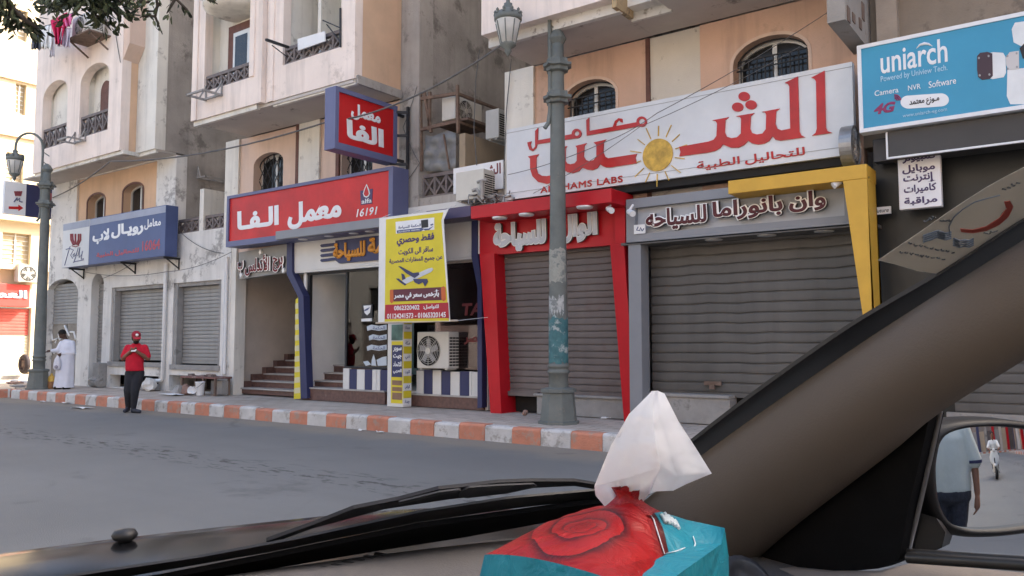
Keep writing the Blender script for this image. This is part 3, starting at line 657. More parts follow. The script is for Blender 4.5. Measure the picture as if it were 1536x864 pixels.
# ------------------------------------------------------------------ far right building (blue camera sign)
D = thing('shop_building', 'brown shop building with dark cladding behind the blue camera sign', 'building', (XD+4, Y0+4, 0), 'apartment buildings along the street')
xr = 4.2
b = MB(); b.rect(W.off(-.12), XD, xr, 4.2, TOPB, -.3, 0); b.obj('upper_wall', mat('brown_tan_plaster', (.27, .22, .17), .9, .15, 1.5, .3, 40, stain=(.15, .12, .1), sthr=.58), D)
b = MB(); q0, q1 = U(*tk(430, 150)), U(*tk(585, 150)); b.rect(W, q0, q1, 4.6, TOPB, -.2, .06); b.obj('pier', mat('tan_pier', (.36, .3, .24), .9, .15, 2, .3, 40, stain=(.24, .18, .13), sthr=.55), D)
zsd = ZS-.1; p1 = PZ(*tk(700, 90), zsd); p2_ = PZ(*tk(1085, 0), zsd)
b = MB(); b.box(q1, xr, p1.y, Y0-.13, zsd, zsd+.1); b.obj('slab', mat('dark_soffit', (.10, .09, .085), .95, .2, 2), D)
b = MB(); b.box(q1, xr, p1.y-.2, p1.y, zsd+.01, zsd+.9); b.obj('balcony_front', M['concrete'], D)
b = MB(); b.rect(W, XD+.12, xr, SW-.05, 4.3, -.3, -.1, 0)
b.obj('shop_wall', mat('black_shop_cladding', (.016, .017, .017), .35, .2, 2), D)
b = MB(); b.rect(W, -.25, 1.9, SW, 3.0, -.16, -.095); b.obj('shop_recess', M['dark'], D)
shutter(D, W.off(-.06), -1.55, 1.95, SW+.35, 2.6, .13, M['shutter_dark'])
b = MB(); b.rect(W, -1.65, 2.05, SW, SW+.34, -.1, -.02); b.obj('plinth', M['concrete'], D)

# ------------------------------------------------------------------ shops further right, seen in the wing mirror
E_ = thing('shop_building', 'long building with red and blue shop piers seen in the wing mirror', 'building', (18, Y0+3, 0), 'apartment buildings along the street')
b = MB(); b.rect(W, xr, 46, SW-.05, 14.5, -9, -.4); b.obj('wall', mat('tan_wall', (.34, .27, .21), .9, .15, 1, .2, 30), E_)  # wall made tall to keep the sun off the car
cols = ['cladwhite', 'red', 'cladwhite', 'red', 'red', 'navy', 'yellow', 'cladwhite', 'red', 'navy']
x = xr+.3; k = 0
while x < 44:
    b = MB(); b.rect(W, x, x+.55, SW, 4.2, -.38, .1); b.obj('pier', M[cols[k % 10]], E_)
    shutter(E_, W.off(-.3), x+.6, x+2.9, SW+.1, 3.1, .16, [M['shutter'], mat('tan_shutter', (.46, .37, .26), .6, .1, 1)][k % 2])
    b = MB(); b.rect(W, x-.05, x+2.98, 3.15, 4.25, -.35, .14+.004*(k % 2)); b.obj('shop_sign_board', M[cols[(k*3+1) % 10]], E_); x += 3.05; k += 1

# ------------------------------------------------------------------ sunlit buildings across the side street
XG = -37.0; G_ = SP(XG)
bg = thing('apartment_building', 'sunlit cream building across the side street above the red shop sign', 'building', (XG-4, 16, 0), 'apartment buildings along the street')
cr = mat('sunlit_cream_render', (.66, .55, .38), .9, .05, 1, .1, 30)
wz = []
for (x0, x1, y0, y1) in ((0, 38, 352, 392), ):
    pass
hol = []
def gz(x, y): return G_.uv(x, y)
for (ax, ay, bx_, by) in ((22, 170, 40, 128), (10, 55, 42, 18), (8, 272, 36, 232), (2, 395, 47, 352)):
    a_, c_ = gz(ax, ay), gz(bx_, by); hol.append(R4(a_[0], c_[0], a_[1], c_[1]))
b = MB(); b.prism(G_, R4(9.8, 40, 3.3, 19), -.3, 0, 0, hol); b.prism(G_, R4(9.8, 40, -.05, 3.3), -.3, 0, 0, [R4(gz(-60, 500)[0], gz(46, 500)[0], .15, 3.0)]); b.box(XG-9, XG-.3, 9.8, 10.1, 0, 19); b.obj('wall', cr, bg)
b = MB()
for h in hol: b.rect(G_, h[0][0], h[1][0], h[0][1], h[2][1], -.28, -.2)
wn = b.obj('window', mat('tan_shuttered_window', (.42, .34, .22), .6, .1, 3), bg, split=True)
b = MB()
for h in hol:
    m_ = (h[0][0]+h[1][0])/2; b.rect(G_, m_-.03, m_+.03, h[0][1], h[2][1], -.2, -.15)
    for k in range(7): z = h[0][1]+(h[2][1]-h[0][1])*(k+.5)/7; b.rect(G_, h[0][0]+.05, h[1][0]-.05, z-.03, z, -.2, -.175)
b.obj('slat_panel', M['alu'], wn)
b = MB()
for (y, t) in ((332, .18), (205, .15), (405, .15), (120, .12)): z = gz(20, y)[1]; b.rect(G_, 9.9, 30, z, z+t, 0, .35 if y in (332, 405) else .12)
b.obj('balcony_ledge', cr, bg, split=True)
sh = mat('red_shutter', (.5, .1, .08), .6, .1, 2)
shutter(bg, G_.off(-.15), gz(-60, 500)[0]+.05, gz(46, 500)[0]-.05, gz(10, 500)[1], 2.95, .13, sh)
shutter(bg, G_.off(-.145), gz(-60, 500)[0]+.05, gz(46, 500)[0]-.05, .2, gz(10, 500)[1]-.08, .13, mat('sunlit_cream_shutter', (.62, .56, .42), .6, .1, 2))  # lower slats in cream, sunlight put into the shutter's colour
b = MB(); b.box(XG, XG+1.0, 9.8, 40, 0, .16); b.obj('doorstep', M['tread'], bg)

# backs and roofs, so that the afternoon sun stays behind the row
for o_, x0, x1, top in ((A, XL+.31, XA-.31, TOPA), (B, XB+.31, XBR-.36, TOPB), (Cb, XC+.91, XD-.3, TOPB), (D, XD+.01, xr+.02, TOPB-.1)):
    b = MB(); b.box(x0, x1, Y0+8.7, Y0+9.1, 0, top); b.obj('back_wall', M['greywall'], o_)
    b = MB(); b.box(x0-.25, x1+.25, Y0-.5, Y0+9.2, top, top+.25); b.obj('roof', M['concrete'], o_)
b = MB(); b.box(xr-.3, xr-.02, Y0+.3, Y0+8.6, 0, TOPB-.12); b.obj('side_wall', M['greywall'], D)
b = MB(); b.box(XC+.3, XC+.6, Y0+.32, Y0+9, 0, ZS-.1); b.box(XC+.3, XD, Y0+5, Y0+5.2, 0, ZS-.1); b.obj('inner_wall', M['greywall'], Cb, split=True)

# the other side of the street (behind the camera) and the end of the street, seen in panes and in the mirror
for k, (x0, x1, h, c_, lb) in enumerate(((-46, -26, 13, 'concrete', 'tall concrete grey building across the street, far left of the row behind the camera'), (-25.7, -8, 11, 'pier', 'dirty cream building across the street, straight behind the car'), (-7.7, 12, 12.5, 'pier', 'grey cream building across the street, to the right behind the car'), (12.3, 40, 11, 'orange', 'orange building across the street, far right behind the car'))):
    o_ = thing('apartment_building', lb, 'building', ((x0+x1)/2, -15, 0), 'apartment buildings along the street'); P_ = Plane((0, -12.6, 0), (-1, 0, 0), (0, 0, 1)); hol = []
    n_ = int((x1-x0)/3.2)
    for fl in range(1, int(h/3.1)):
        for i in range(n_): u = -x1+(x1-x0)*(i+.5)/n_; hol.append(R4(u-.6, u+.6, .5+fl*3.1, 2.0+fl*3.1))
    for i in range(n_): u = -x1+(x1-x0)*(i+.5)/n_; hol.append(R4(u-1.2, u+1.2, .2, 2.9))
    b = MB(); b.prism(P_, R4(-x1, -x0, 0, h), -.3, 0, 0, hol); b.obj('wall', M[c_], o_); b = MB(); b.box(x0, x1, -22, -12.95, 0, h); b.obj('core', M['greywall'], o_)
    for hq in hol: b = MB(); b.rect(P_, hq[0][0], hq[1][0], hq[0][1], hq[2][1], -.28, -.2); b.obj('window' if hq[0][1] > 1 else 'roller_shutter', M['glassdark'] if hq[0][1] > 1 else M['shutter_brown'], o_)
o_ = thing('shop_building', 'low row with red and blue piers closing the end of the street in the mirror', 'building', (50, 3, 0), 'apartment buildings along the street')
P_ = Plane((48, 0, 0), (0, -1, 0), (0, 0, 1)); b = MB(); b.rect(P_, -30, 14, 0, 9, -8, 0); b.obj('wall', mat('brown_grey_wall', (.26, .22, .19), .9, .2, 1, .2, 30), o_)
for k in range(20):
    u = -16+k*1.5; b = MB(); b.rect(P_, u, u+.5, 0, 3.8, 0, .25); b.obj('pier', M[['red', 'greywall', 'navy', 'red', 'beige'][k % 5]], o_); shutter(o_, P_.off(.05), u+.55, u+1.45, .15, 3.0, .2, [mat('tan_shutter', (.46, .37, .26)), M['shutter'], M['shutter_brown']][k % 3])
b = MB(); b.box(44.5, 48, -16, 30, -.1, .16); b.obj('end_pavement', M['concrete'], kind='structure')
b = MB()
for k in range(60): b.box(44.3, 44.52, -14+k*.5, -13.51+k*.5, -.05, .2, k % 2)
b.obj('end_kerb', [kw, kr], kind='structure')

# ------------------------------------------------------------------ signs
def tx(mb, s, P, zf_, xl, xr, bot, top, w0=0, w1=.006, mi=0, bold=.012, slant=0, space=0.0):
    """lettering between photo columns xl..xr, its lowest point on the sight line bot, its highest on top"""
    mid = (bot[1]+top[1])/2
    u0 = P.uv(*zf_(xl, mid))[0]; u1 = P.uv(*zf_(xr, mid))[0]
    v0 = P.uv(*zf_(*bot))[1]; v1 = P.uv(*zf_(*top))[1]
    return text(mb, s, P, (u0, v0), (u1, v1), w0, w1, mi, bold, slant, False, space)
def poly(mb, P, zf_, pts, w0, w1, mi=0, holes=()):
    return mb.pxpoly(P, [zf_(*p) for p in pts], w0, w1, mi, [[zf_(*p) for p in h] for h in holes])
def PXR(P, zf_, x0, x1, bot, top):
    mid = (bot[1]+top[1])/2
    return P.uv(*zf_(x0, mid))[0], P.uv(*zf_(x1, mid))[0], P.uv(*zf_(*bot))[1], P.uv(*zf_(*top))[1]
def flatm(name, c, rough=.5, var=.04, **k): return mat(name, c, rough, var, 3, **k)
F_white = flatm('sign_white', (.76, .77, .78)); F_red = flatm('sign_red', (.50, .010, .012), .45); F_navy = flatm('sign_navy', (.035, .04, .11))
F_gold = mat('sign_gold', (.55, .34, .05), .4, .45, 6); F_black = flatm('sign_black', (.02, .02, .022)); F_yel = mat('banner_yellow', (.66, .55, .03), .55, .06, 3, bump=.35, bscale=5)
F_mag = flatm('sign_magenta', (.25, .03, .10)); F_blue = mat('sign_sky_blue', (.055, .30, .47), .4, .1, .8, spec=.3); F_orange = flatm('sign_orange', (.62, .27, .03))
F_teal = flatm('sign_teal', (.04, .28, .34)); F_pale = flatm('sign_pale_blue', (.42, .62, .74)); F_grey = flatm('sign_grey', (.30, .30, .31))
F_slate = mat('sign_slate_blue', (.072, .098, .215), .4, .12, 1.2, spec=.3); F_frame = flatm('slate_frame', (.12, .13, .24), .45); F_purple = flatm('sign_purple', (.07, .045, .12))

# --- white laboratory sign with the sun
S = FP(11.5); th_ = .12
u0, u1, v0, v1 = U(760, 240, S), XD-.02, V(762, 300, S), V(760, 194.5, S)
t = thing('shop_sign', 'huge white laboratory sign with red lettering and a golden sun', 'sign', ((u0+u1)/2, 11.55, v0))
b = MB(); b.rect(S, u0, u1, v0, v1, -th_, 0); b.obj('sign_panel', mat('brushed_white_panel', (.66, .68, .70), .38, .09, 1.1, .1, 8), t, bevel=.004)
L_ = MB()
sin_ = [(80, 480), (185, 458), (162, 490), (160, 590), (175, 640), (215, 665), (262, 668), (330, 655), (375, 610), (388, 560), (385, 420), (365, 400), (455, 380), (440, 405), (440, 520), (455, 545), (490, 555), (530, 545), (550, 520), (552, 400), (538, 378), (645, 352), (622, 378), (615, 480), (635, 512), (670, 525), (710, 515), (738, 480), (738, 370), (712, 345), (832, 317), (808, 345), (803, 440), (820, 480), (850, 497), (1125, 455), (1112, 490), (1125, 545), (870, 585), (830, 585), (795, 570), (772, 553), (750, 590), (700, 612), (650, 605), (600, 585), (570, 620), (510, 640), (460, 630), (430, 612), (400, 670), (340, 725), (260, 742), (180, 725), (125, 670), (102, 600), (102, 500)]
poly(L_, S, ta, sin_, 0, .02)
poly(L_, S, tb, [(1120, 118), (1228, 62), (1238, 520), (1250, 550), (1290, 565), (1125, 588), (1155, 565), (1165, 530), (1158, 150), (1145, 128)], 0, .02)
poly(L_, S, tb, [(905, 160), (1012, 108), (1025, 555), (1040, 585), (1070, 600), (870, 628), (830, 620), (805, 592), (780, 630), (740, 652), (690, 660), (640, 650), (607, 628), (580, 660), (530, 685), (470, 685), (420, 665), (405, 658), (380, 690), (340, 712), (280, 725), (52, 755), (62, 720), (50, 678), (290, 635), (330, 620), (352, 590), (358, 490), (345, 470), (318, 463), (452, 438), (425, 462), (420, 560), (435, 595), (475, 608), (520, 600), (550, 570), (552, 450), (540, 435), (508, 430), (660, 405), (630, 430), (625, 530), (640, 565), (680, 578), (725, 570), (752, 535), (755, 420), (745, 400), (720, 395), (865, 368), (835, 392), (830, 490), (845, 530), (880, 545), (950, 530), (942, 190), (930, 170)], 0, .02)
for c in ((576, 270), (524, 356), (632, 338)): poly(L_, S, tb, arc(c[0], c[1], 46, 37, 0, 345, 22), 0, .02)
poly(L_, S, ta, [(640, 130), (668, 108), (668, 235), (895, 195), (915, 140), (950, 112), (985, 118), (990, 155), (968, 150), (965, 135), (945, 138), (930, 160), (925, 188), (1130, 150), (1150, 190), (645, 280)], 0, .02)
poly(L_, S, ta, arc(1172, 146, 50, 50, 0, 345, 22), 0, .021, 0, [arc(1174, 144, 30, 26, 0, 345, 20)])
poly(L_, S, ta, [(150, 235), (178, 205), (175, 325), (505, 265), (540, 305), (170, 362), (160, 400), (125, 430), (95, 415), (80, 370), (75, 345), (115, 335), (105, 365), (115, 400), (135, 405), (150, 385)], 0, .02)
poly(L_, S, ta, arc(548, 260, 46, 46, 0, 345, 22), 0, .021, 0, [arc(550, 260, 24, 22, 0, 345, 20)])
tx(L_, 'للتحاليل', S, tb, 580, 1068, (650, 818), (1060, 676), 0, .015, 0, .022); tx(L_, 'الطبية', S, tb, 190, 540, (300, 862), (535, 750), 0, .015, 0, .022)
tx(L_, 'AL SHAMS LABS', S, ta, 195, 990, (200, 832), (985, 660), 0, .015, 0, .03, space=.06)
L_.obj('lettering', mat('glossy_red_letter', (.46, .016, .014), .3, .16, 3, spec=.4), t)
g = MB(); c = S.uv(*ta(1325, 465)); r_ = abs(S.uv(*ta(1470, 430))[0]-c[0]); g.prism(S, arc(c[0], c[1], r_, r_*1.0, 0, 350, 35), 0, .025)
for k in range(14):
    a_ = 2*math.pi*(k+.4)/14; g.bar(S.p(c[0]+r_*1.17*math.cos(a_), c[1]+r_*1.17*math.sin(a_), .008), S.p(c[0]+r_*(1.8 if k % 2 else 1.95)*math.cos(a_), c[1]+r_*(1.8 if k % 2 else 1.95)*math.sin(a_), .008), .018, .012)
g.obj('sun_emblem', F_gold, t)
g = MB()
for v in (v0+.12, v1-.07): g.bar(S.p(u0, v, .003), S.p(u1, v, .003), .006)
g.obj('panel_seam', F_grey, t, split=True)
b = MB(); b.rect(S, u0+.1, u1-.1, v0-.12, v0-.002, -.3, -.06); b.obj('mounting_frame', M['dark'], t)

# --- red laboratory sign
S = FP(11.3); u0, u1 = U(339.5, 330, S), U(589, 300, S); v1 = V(339.5, 294.6, S); v0 = V(339.5, 370.7, S)
t = thing('shop_sign', 'long red laboratory sign in a slate blue frame with white Arabic lettering', 'sign', ((u0+u1)/2, 11.4, v0))
b = MB(); b.rect(S, u0, u1, v0, v1, -.45, -.1); b.obj('box', F_frame, t)
b = MB(); b.prism(S, R4(u0, u1, v0, v1), -.1, .0, 0, [R4(u0+.08, u1-.12, v0+.13, v1-.07)]); b.obj('frame', F_frame, t)
b = MB(); b.rect(S, u0+.08, u1-.12, v0+.13, v1-.07, -.1, -.04); b.obj('sign_panel', mat('red_sign_vinyl', (.53, .016, .016), .4, .22, 1.3, .25, 3, spec=.35), t)
Q = S.off(-.04); b = MB()
tx(b, 'معمل', Q, td, 440, 806, (480, 427), (515, 240), 0, .01, 0, .05); tx(b, 'الـفـا', Q, td, 95, 380, (110, 434), (360, 264), 0, .01, 0, .05)
tx(b, '16191', Q, td, 908, 1052, (915, 345), (1050, 270), 0, .01, 0, .02, slant=.2)
b.obj('lettering', F_white, t)
b = MB(); poly(b, Q, td, [(935, 165), (1020, 150), (1015, 252), (940, 262)], 0, .008); lg = b.obj('logo', F_purple, t)
b = MB(); poly(b, Q, td, [(980, 118), (996, 155), (1003, 185), (992, 205), (978, 212), (962, 205), (955, 185), (963, 155)], .008, .014); b.obj('logo_outline', F_white, lg)
b = MB(); poly(b, Q, td, [(980, 132), (992, 165), (996, 188), (985, 202), (972, 202), (962, 188), (968, 162)], .014, .02); b.obj('logo_drop', F_red, lg)
b = MB(); tx(b, 'alfa', Q, td, 945, 1015, (946, 255), (1012, 213), .008, .016, 0, .02); b.obj('logo_lettering', F_white, lg)

# --- red blade sign
XS = FP(11.6).uv(596, 200)[0]; S = SP(XS); yf = S.uv(503, 170)[0]; yb = 11.6
zt1 = S.uv(503, 128)[1]; zb1 = S.uv(*zd(583, 582))[1]; xw = FP(yf).uv(487, 170)[0]
t = thing('blade_sign', 'square red blade sign in a deep slate blue box jutting out from the middle building', 'sign', (XS, 11.6, zb1))
b = MB(); b.box(xw, XS-.06, yf, yb, zb1, zt1); b.prism(S, R4(yf, yb, zb1, zt1), -.06, 0, 0, [R4(yf+.09, yb-.09, zb1+.13, zt1-.09)]); b.obj('box', F_frame, t, bevel=.006)
b = MB(); b.rect(S, yf+.09, yb-.09, zb1+.13, zt1-.09, -.06, -.03); b.obj('sign_panel', F_red, t)
b = MB(); Q = S.off(-.03); tx(b, 'معمل', Q, zd, 645, 762, (660, 470), (660, 406), 0, .01, 0, .05); tx(b, 'الفا', Q, zd, 627, 775, (640, 545), (640, 470), 0, .01, 0, .05)
b.obj('lettering', F_white, t)
b = MB()
for z in (zb1+.1, zt1-.15): b.bar((XS-.05, yb, z), (XS-.05, Y0, z), .05)
b.bar((XS+.15, Y0-.1, zb1-.1), (XS+.15, Y0-.1, zt1+.0), .05); b.bar((XS+.15, Y0-.1, zb1), (XS-.1, yb-.1, zb1), .05); b.bar((XS+.15, Y0-.1, zt1-.12), (XS-.1, yb-.1, zt1-.12), .05); b.bar((XS+.15, Y0-.1, (zb1+zt1)/2), (XS-.1, yb-.02, (zb1+zt1)/2), .05)
b.obj('bracket', M['iron'], t, split=True)

# --- blue laboratory sign on the left
S = FP(11.35); u0, u1 = U(94, 370, S), U(248, 345, S); v1 = V(94, 336, S); v0 = V(94, 402, S); um = U(*te(383, 500), S)
t = thing('shop_sign', 'slate blue laboratory sign with a white logo end, hanging over grey shutters', 'sign', ((u0+u1)/2, 11.5, v0))
b = MB(); b.rect(S, u0, u1, v0, v1, -.35, 0); b.obj('box', F_slate, t, bevel=.008)
b = MB(); b.rect(S, u0+.005, um, v0+.004, v1-.004, -.002, .006); b.obj('logo_panel', mat('offwhite_vinyl', (.62, .62, .62), .4, .05, 2), t)
b = MB(); b.rect(S, u0+.01, um-.01, v1-.22, v1-.02, .006, .009); b.rect(S, um+.01, u1-.01, v1-.2, v1-.02, 0, .005); b.obj('top_strip', mat('faded_strip', (.30, .32, .40), .4, .1, 2), t, split=True)
b = MB(); tx(b, 'معامل', S, te, 1035, 1228, (1060, 352), (1060, 232), 0, .006, 0, .03); tx(b, 'رويـال', S, te, 645, 1022, (670, 458), (680, 293), 0, .006, 0, .05); tx(b, 'لاب', S, te, 425, 622, (490, 520), (590, 335), 0, .006, 0, .05)
b.obj('lettering', F_white, t)
b = MB(); tx(b, '16064', S, te, 1010, 1218, (1015, 605), (1210, 455), 0, .005, 0, .02); tx(b, 'للتحاليل الطبية', S, te, 470, 968, (475, 690), (960, 560), 0, .005, 0, .035); b.obj('red_lettering', flatm('faded_red', (.42, .06, .08)), t)
b = MB(); Q = S.off(.007)
for (x0, x1, xb) in ((170, 165, 200), (190, 205, 215), (225, 232, 225), (262, 250, 240), (285, 285, 255)):
    b.tube([Q.at(*te(xb, 525)), Q.at(*te((x0+xb)/2+(x0-225)*.25, 470)), Q.at(*te(x0, 400))], .035, 6, 0)
b.tube([Q.at(*te(180, 540)), Q.at(*te(225, 552)), Q.at(*te(265, 535))], .015, 5); b.obj('crown_emblem', flatm('wine_red', (.27, .05, .06)), t)
b = MB()
for pts in ([(95, 770), (125, 660), (160, 545)], [(110, 585), (150, 570), (200, 590), (165, 650), (190, 690)], [(190, 650), (215, 625), (200, 670), (225, 650), (240, 620)], [(200, 740), (230, 660), (255, 560)], [(250, 660), (275, 560), (265, 680), (300, 640), (290, 690)], [(305, 600), (290, 700), (320, 690)], [(210, 728), (320, 705)]):
    b.tube([Q.at(*te(*p)) for p in pts], .014, 5)
b.obj('logo_script', F_frame, t)
b = MB()
for x in (u0+.35, (u0+u1)/2+.5, u1-.12): b.bar((x, 11.4, v0-.03), (x, Y0, v0-.03), .05); b.bar((x, 11.45, v0-.03), (x, Y0, v0-.3), .03); b.bar((x, Y0-.02, v0), (x, Y0-.02, v0-.32), .03)
b.obj('bracket', M['iron'], t, split=True)

# --- direction sign with red arrow at the far left corner
S = SP(XL-.25); ye = S.uv(*tf(268, 300))[0]; ys_ = S.uv(*tf(20, 300))[0]; ym = S.uv(*tf(121, 300))[0]; zt2 = S.uv(*tf(121, 233))[1]; zb2 = S.uv(*tf(121, 383))[1]
t = thing('direction_sign', 'dark blade sign with a white end and red arrow at the far left corner', 'sign', (XL-.25, ye, zb2))
b = MB(); b.rect(S, ym, ye, zb2, zt2, -.15, 0); b.obj('box', F_navy, t)
b = MB(); b.rect(S, ys_, ym-.003, zb2, zt2, -.15, 0); b.obj('logo_panel', F_white, t)
b = MB(); poly(b, S, tf, [(40, 338), (85, 339), (85, 330), (108, 346), (85, 360), (85, 352), (40, 350)], 0, .006); b.obj('arrow', F_red, t)
b = MB(); Q = S.off(.004)
for x in (68, 76, 84, 92, 100): b.tube([Q.at(*tf(84+(x-84)*.6, 290)), Q.at(*tf(x, 268))], .025, 5)
b.obj('crown_emblem', flatm('wine_red', (.27, .05, .06)), t)
b = MB(); b.tube([Q.at(*tf(65, 318)), Q.at(*tf(80, 298)), Q.at(*tf(78, 312)), Q.at(*tf(92, 300)), Q.at(*tf(90, 315)), Q.at(*tf(104, 318))], .02, 5); b.obj('logo_script', F_frame, t)
b = MB()
for (x0, z0, x1, z1) in ((268, 255, 300, 255), (300, 255, 300, 405), (265, 402, 300, 402), (268, 402, 298, 360)): b.bar(S.at(*tf(x0, z0)), S.at(*tf(x1, z1)), .08)
b.obj('bracket', M['iron'], t, split=True)
b = MB(); tx(b, 'رويال لاب', S, tf, 190, 262, (195, 310), (260, 280), 0, .006, 0, .03); b.obj('lettering', flatm('faded_red', (.42, .06, .08)), t)

# --- red shop sign across the side street
S = SP(XG+.3); ya, yb_ = S.uv(-95, 440)[0], S.uv(45, 440)[0]; z1_, z0_ = S.uv(20, 426)[1], S.uv(20, 460)[1]
t = thing('shop_sign', 'red shop sign with pale blue lettering across the sunlit side street', 'sign', (XG+.2, (ya+yb_)/2, z0_))
b = MB(); b.rect(S, ya, yb_, z0_, z1_, -.29, 0); b.obj('box', flatm('sunlit_red', (.55, .06, .05)), t, bevel=.02)
b = MB(); tx(b, 'العصـر', S, zb, -120, 116, (30, 664), (105, 622), 0, .05, 0, .05); b.obj('lettering', F_pale, t)

# --- round drum sign edge-on above the yellow frame
S = SP(FP(11.2).uv(1274, 220)[0]); c = S.uv(1284, 219); 
t = thing('round_sign', 'small round metal drum sign jutting out above the yellow frame', 'sign', (S.O.x, 11.5, c[1]))
p = S.at(1284, 219); r_ = abs(S.uv(1284, 189)[1]-c[1]); b = MB()
b.lathe([(0, -.16), (r_, -.16), (r_, .0), (r_*.9, .012), (r_*.88, -.01), (0, -.01)], p, 32, 0, (1, 0, 0), False); b.obj('drum', mat('brushed_steel', (.32, .32, .32), .4, .25, 5, metal=.6), t)
b = MB(); Q = Plane(p+Vector((.0, 0, 0)), (0, 1, 0), (0, 0, 1)); 
for k in range(10): a_ = k*.63; b.bar(Q.p(r_*.7*math.cos(a_), r_*.7*math.sin(a_), -.004), Q.p(r_*.3*math.cos(a_+.5), r_*.3*math.sin(a_+.5), -.004), .03, .01)
b.obj('relief', F_grey, t)
b = MB(); b.bar((p.x-.08, p.y+r_*.9, p.z), (p.x-.08, Y0, p.z), .06); b.obj('bracket', M['iron'], t, split=True)

# --- blue camera sign and what hangs under it
S = FP(11.15); u0 = U(1287, 130, S); u1 = 2.6; v1 = V(1287, 68.5, S); v0 = V(1291, 199, S)
t = thing('shop_sign', 'bright blue billboard with a white security camera, white border', 'sign', ((u0+u1)/2, 11.3, v0))
b = MB(); b.prism(S, R4(u0, u1, v0, v1), -.2, .0, 0, [R4(u0+.05, u1-.05, v0+.05, v1-.05)]); b.obj('frame', F_white, t)
b = MB(); b.rect(S, u0+.05, u1-.05, v0+.05, v1-.05, -.2, -.015); b.obj('sign_panel', F_blue, t)
Q = S.off(-.015); b = MB()
tx(b, 'uniarch', Q, tc, 104, 616, (350, 318), (350, 136), 0, .005, 0, .014); tx(b, 'Camera', Q, tc, 60, 243, (150, 516), (150, 474), 0, .005, 0, .006)
pts = [Q.p(*Q.uv(*tc(x, y)), .003) for x, y in ((378, 168), (405, 140), (440, 130), (470, 133), (502, 150))]; b.tube(pts, [.002, .014, .02, .014, .002], 6)
tx(b, 'NVR', Q, tc, 315, 412, (363, 480), (363, 441), 0, .005, 0, .006); tx(b, 'Software', Q, tc, 472, 682, (577, 452), (577, 400), 0, .005, 0, .006)
poly(b, Q, tc, arc(320, 575, 62, 50, 85, 275, 12)+arc(565, 558, 62, 50, -95, 85, 12), 0, .004)
b.obj('lettering', F_white, t)
b = MB(); tx(b, 'Powered by Uniview Tech.', Q, tc, 106, 618, (350, 392), (350, 335), 0, .005, 0, .008); tx(b, 'www.uniarch-eg.com', Q, tc, 274, 614, (445, 675), (445, 640), 0, .005, 0, .004); b.obj('pale_lettering', F_pale, t)
b = MB(); tx(b, '4G', Q, tc, 54, 222, (138, 660), (138, 580), 0, .006, 0, .05, slant=.25)
for r_ in (18, 32, 46): b.tube([Q.p(*Q.uv(*tc(215+r_*math.cos(R(a_)), 565-r_*math.sin(R(a_)))), .003) for a_ in (5, 35, 65, 95)], .009, 5)
b.obj('red_lettering', F_mag, t)
b = MB(); tx(b, 'مـوزع معتمد', Q, tc, 325, 555, (440, 602), (440, 545), .004, .009, 0, .03); b.obj('dark_lettering', F_black, t)
cw = flatm('printed_camera_white', (.70, .72, .72), .5, .08)
b = MB(); poly(b, Q, tc, [(940, 200), (965, 195), (1040, 200), (1058, 230), (1062, 350), (1045, 385), (960, 400), (940, 395)], 0, .004); poly(b, Q, tc, [(1072, 330), (1420, 290), (1420, 590), (1095, 592), (1068, 530)], 0, .003); poly(b, Q, tc, [(1105, 20), (1130, -30), (1420, -70), (1420, 110), (1180, 150), (1120, 120)], 0, .004)
cm = b.obj('camera_picture', cw, t, split=True)
b = MB(); poly(b, Q, tc, [(842, 225), (865, 200), (920, 193), (958, 205), (962, 375), (940, 398), (880, 406), (850, 385), (842, 330)], .004, .008); b.obj('camera_lens', flatm('printed_plum', (.055, .03, .04)), cm)
b = MB(); poly(b, Q, tc, [(1060, 240), (1090, 195), (1160, 185), (1162, 325), (1080, 330), (1062, 290)], .004, .007); b.obj('camera_joint', flatm('printed_joint', (.55, .53, .52)), cm)
b = MB()
for (x, y) in ((1073, 225), (1143, 205), (1145, 308), (1075, 322), (856, 240), (930, 225), (862, 372), (936, 366)): poly(b, Q, tc, arc(x, y, 8, 9, 0, 330, 8), .008, .011)
b.obj('camera_screw', F_grey, cm, split=True)
b = MB(); poly(b, Q, tc, [(1165, 165), (1200, 130), (1420, 60), (1420, 230), (1190, 245)], .004, .007); b.obj('dome_window', F_black, cm)
S2 = FP(11.25); u0 = U(1332, 215, S2); v1 = V(1332, 198, S2); v0 = V(1334, 236, S2)
t = thing('awning_box', 'dark grey box awning with white edges under the blue billboard', 'awning', ((u0+2.6)/2, 11.4, v0))
b = MB(); b.rect(S2, u0, 2.6, v0, v1, -.5, 0); b.obj('box', mat('charcoal_panel', (.055, .052, .05), .5, .15, 1), t)
b = MB(); b.rect(S2, u0-.02, 2.6, v0-.025, v0-.001, -.02, .02); b.rect(S2, u0-.022, u0-.001, v0, v1-.002, -.02, .018); b.obj('trim', F_white, t, split=True)
b = MB(); b.rect(FP(11.6), XD+.2, 2.5, v1-.3, V(1291, 199, FP(11.15))-.02, -.2, 0); b.obj('back_panel', mat('charcoal_back', (.09, .09, .1), .6, .15, 1), t)
S3 = FP(11.5); t = thing('shop_sign', 'upright white lightbox of stacked Arabic words under the dark awning', 'sign', (S3.at(1379, 275).x, 11.5, S3.at(1379, 314).z))
q = PXR(S3, zm, 321, 506, (330, 388), (330, 150)); b = MB(); b.rect(S3, *q, -.12, 0); b.obj('box', flatm('lightbox_white', (.78, .78, .80), .4), t, bevel=.01)
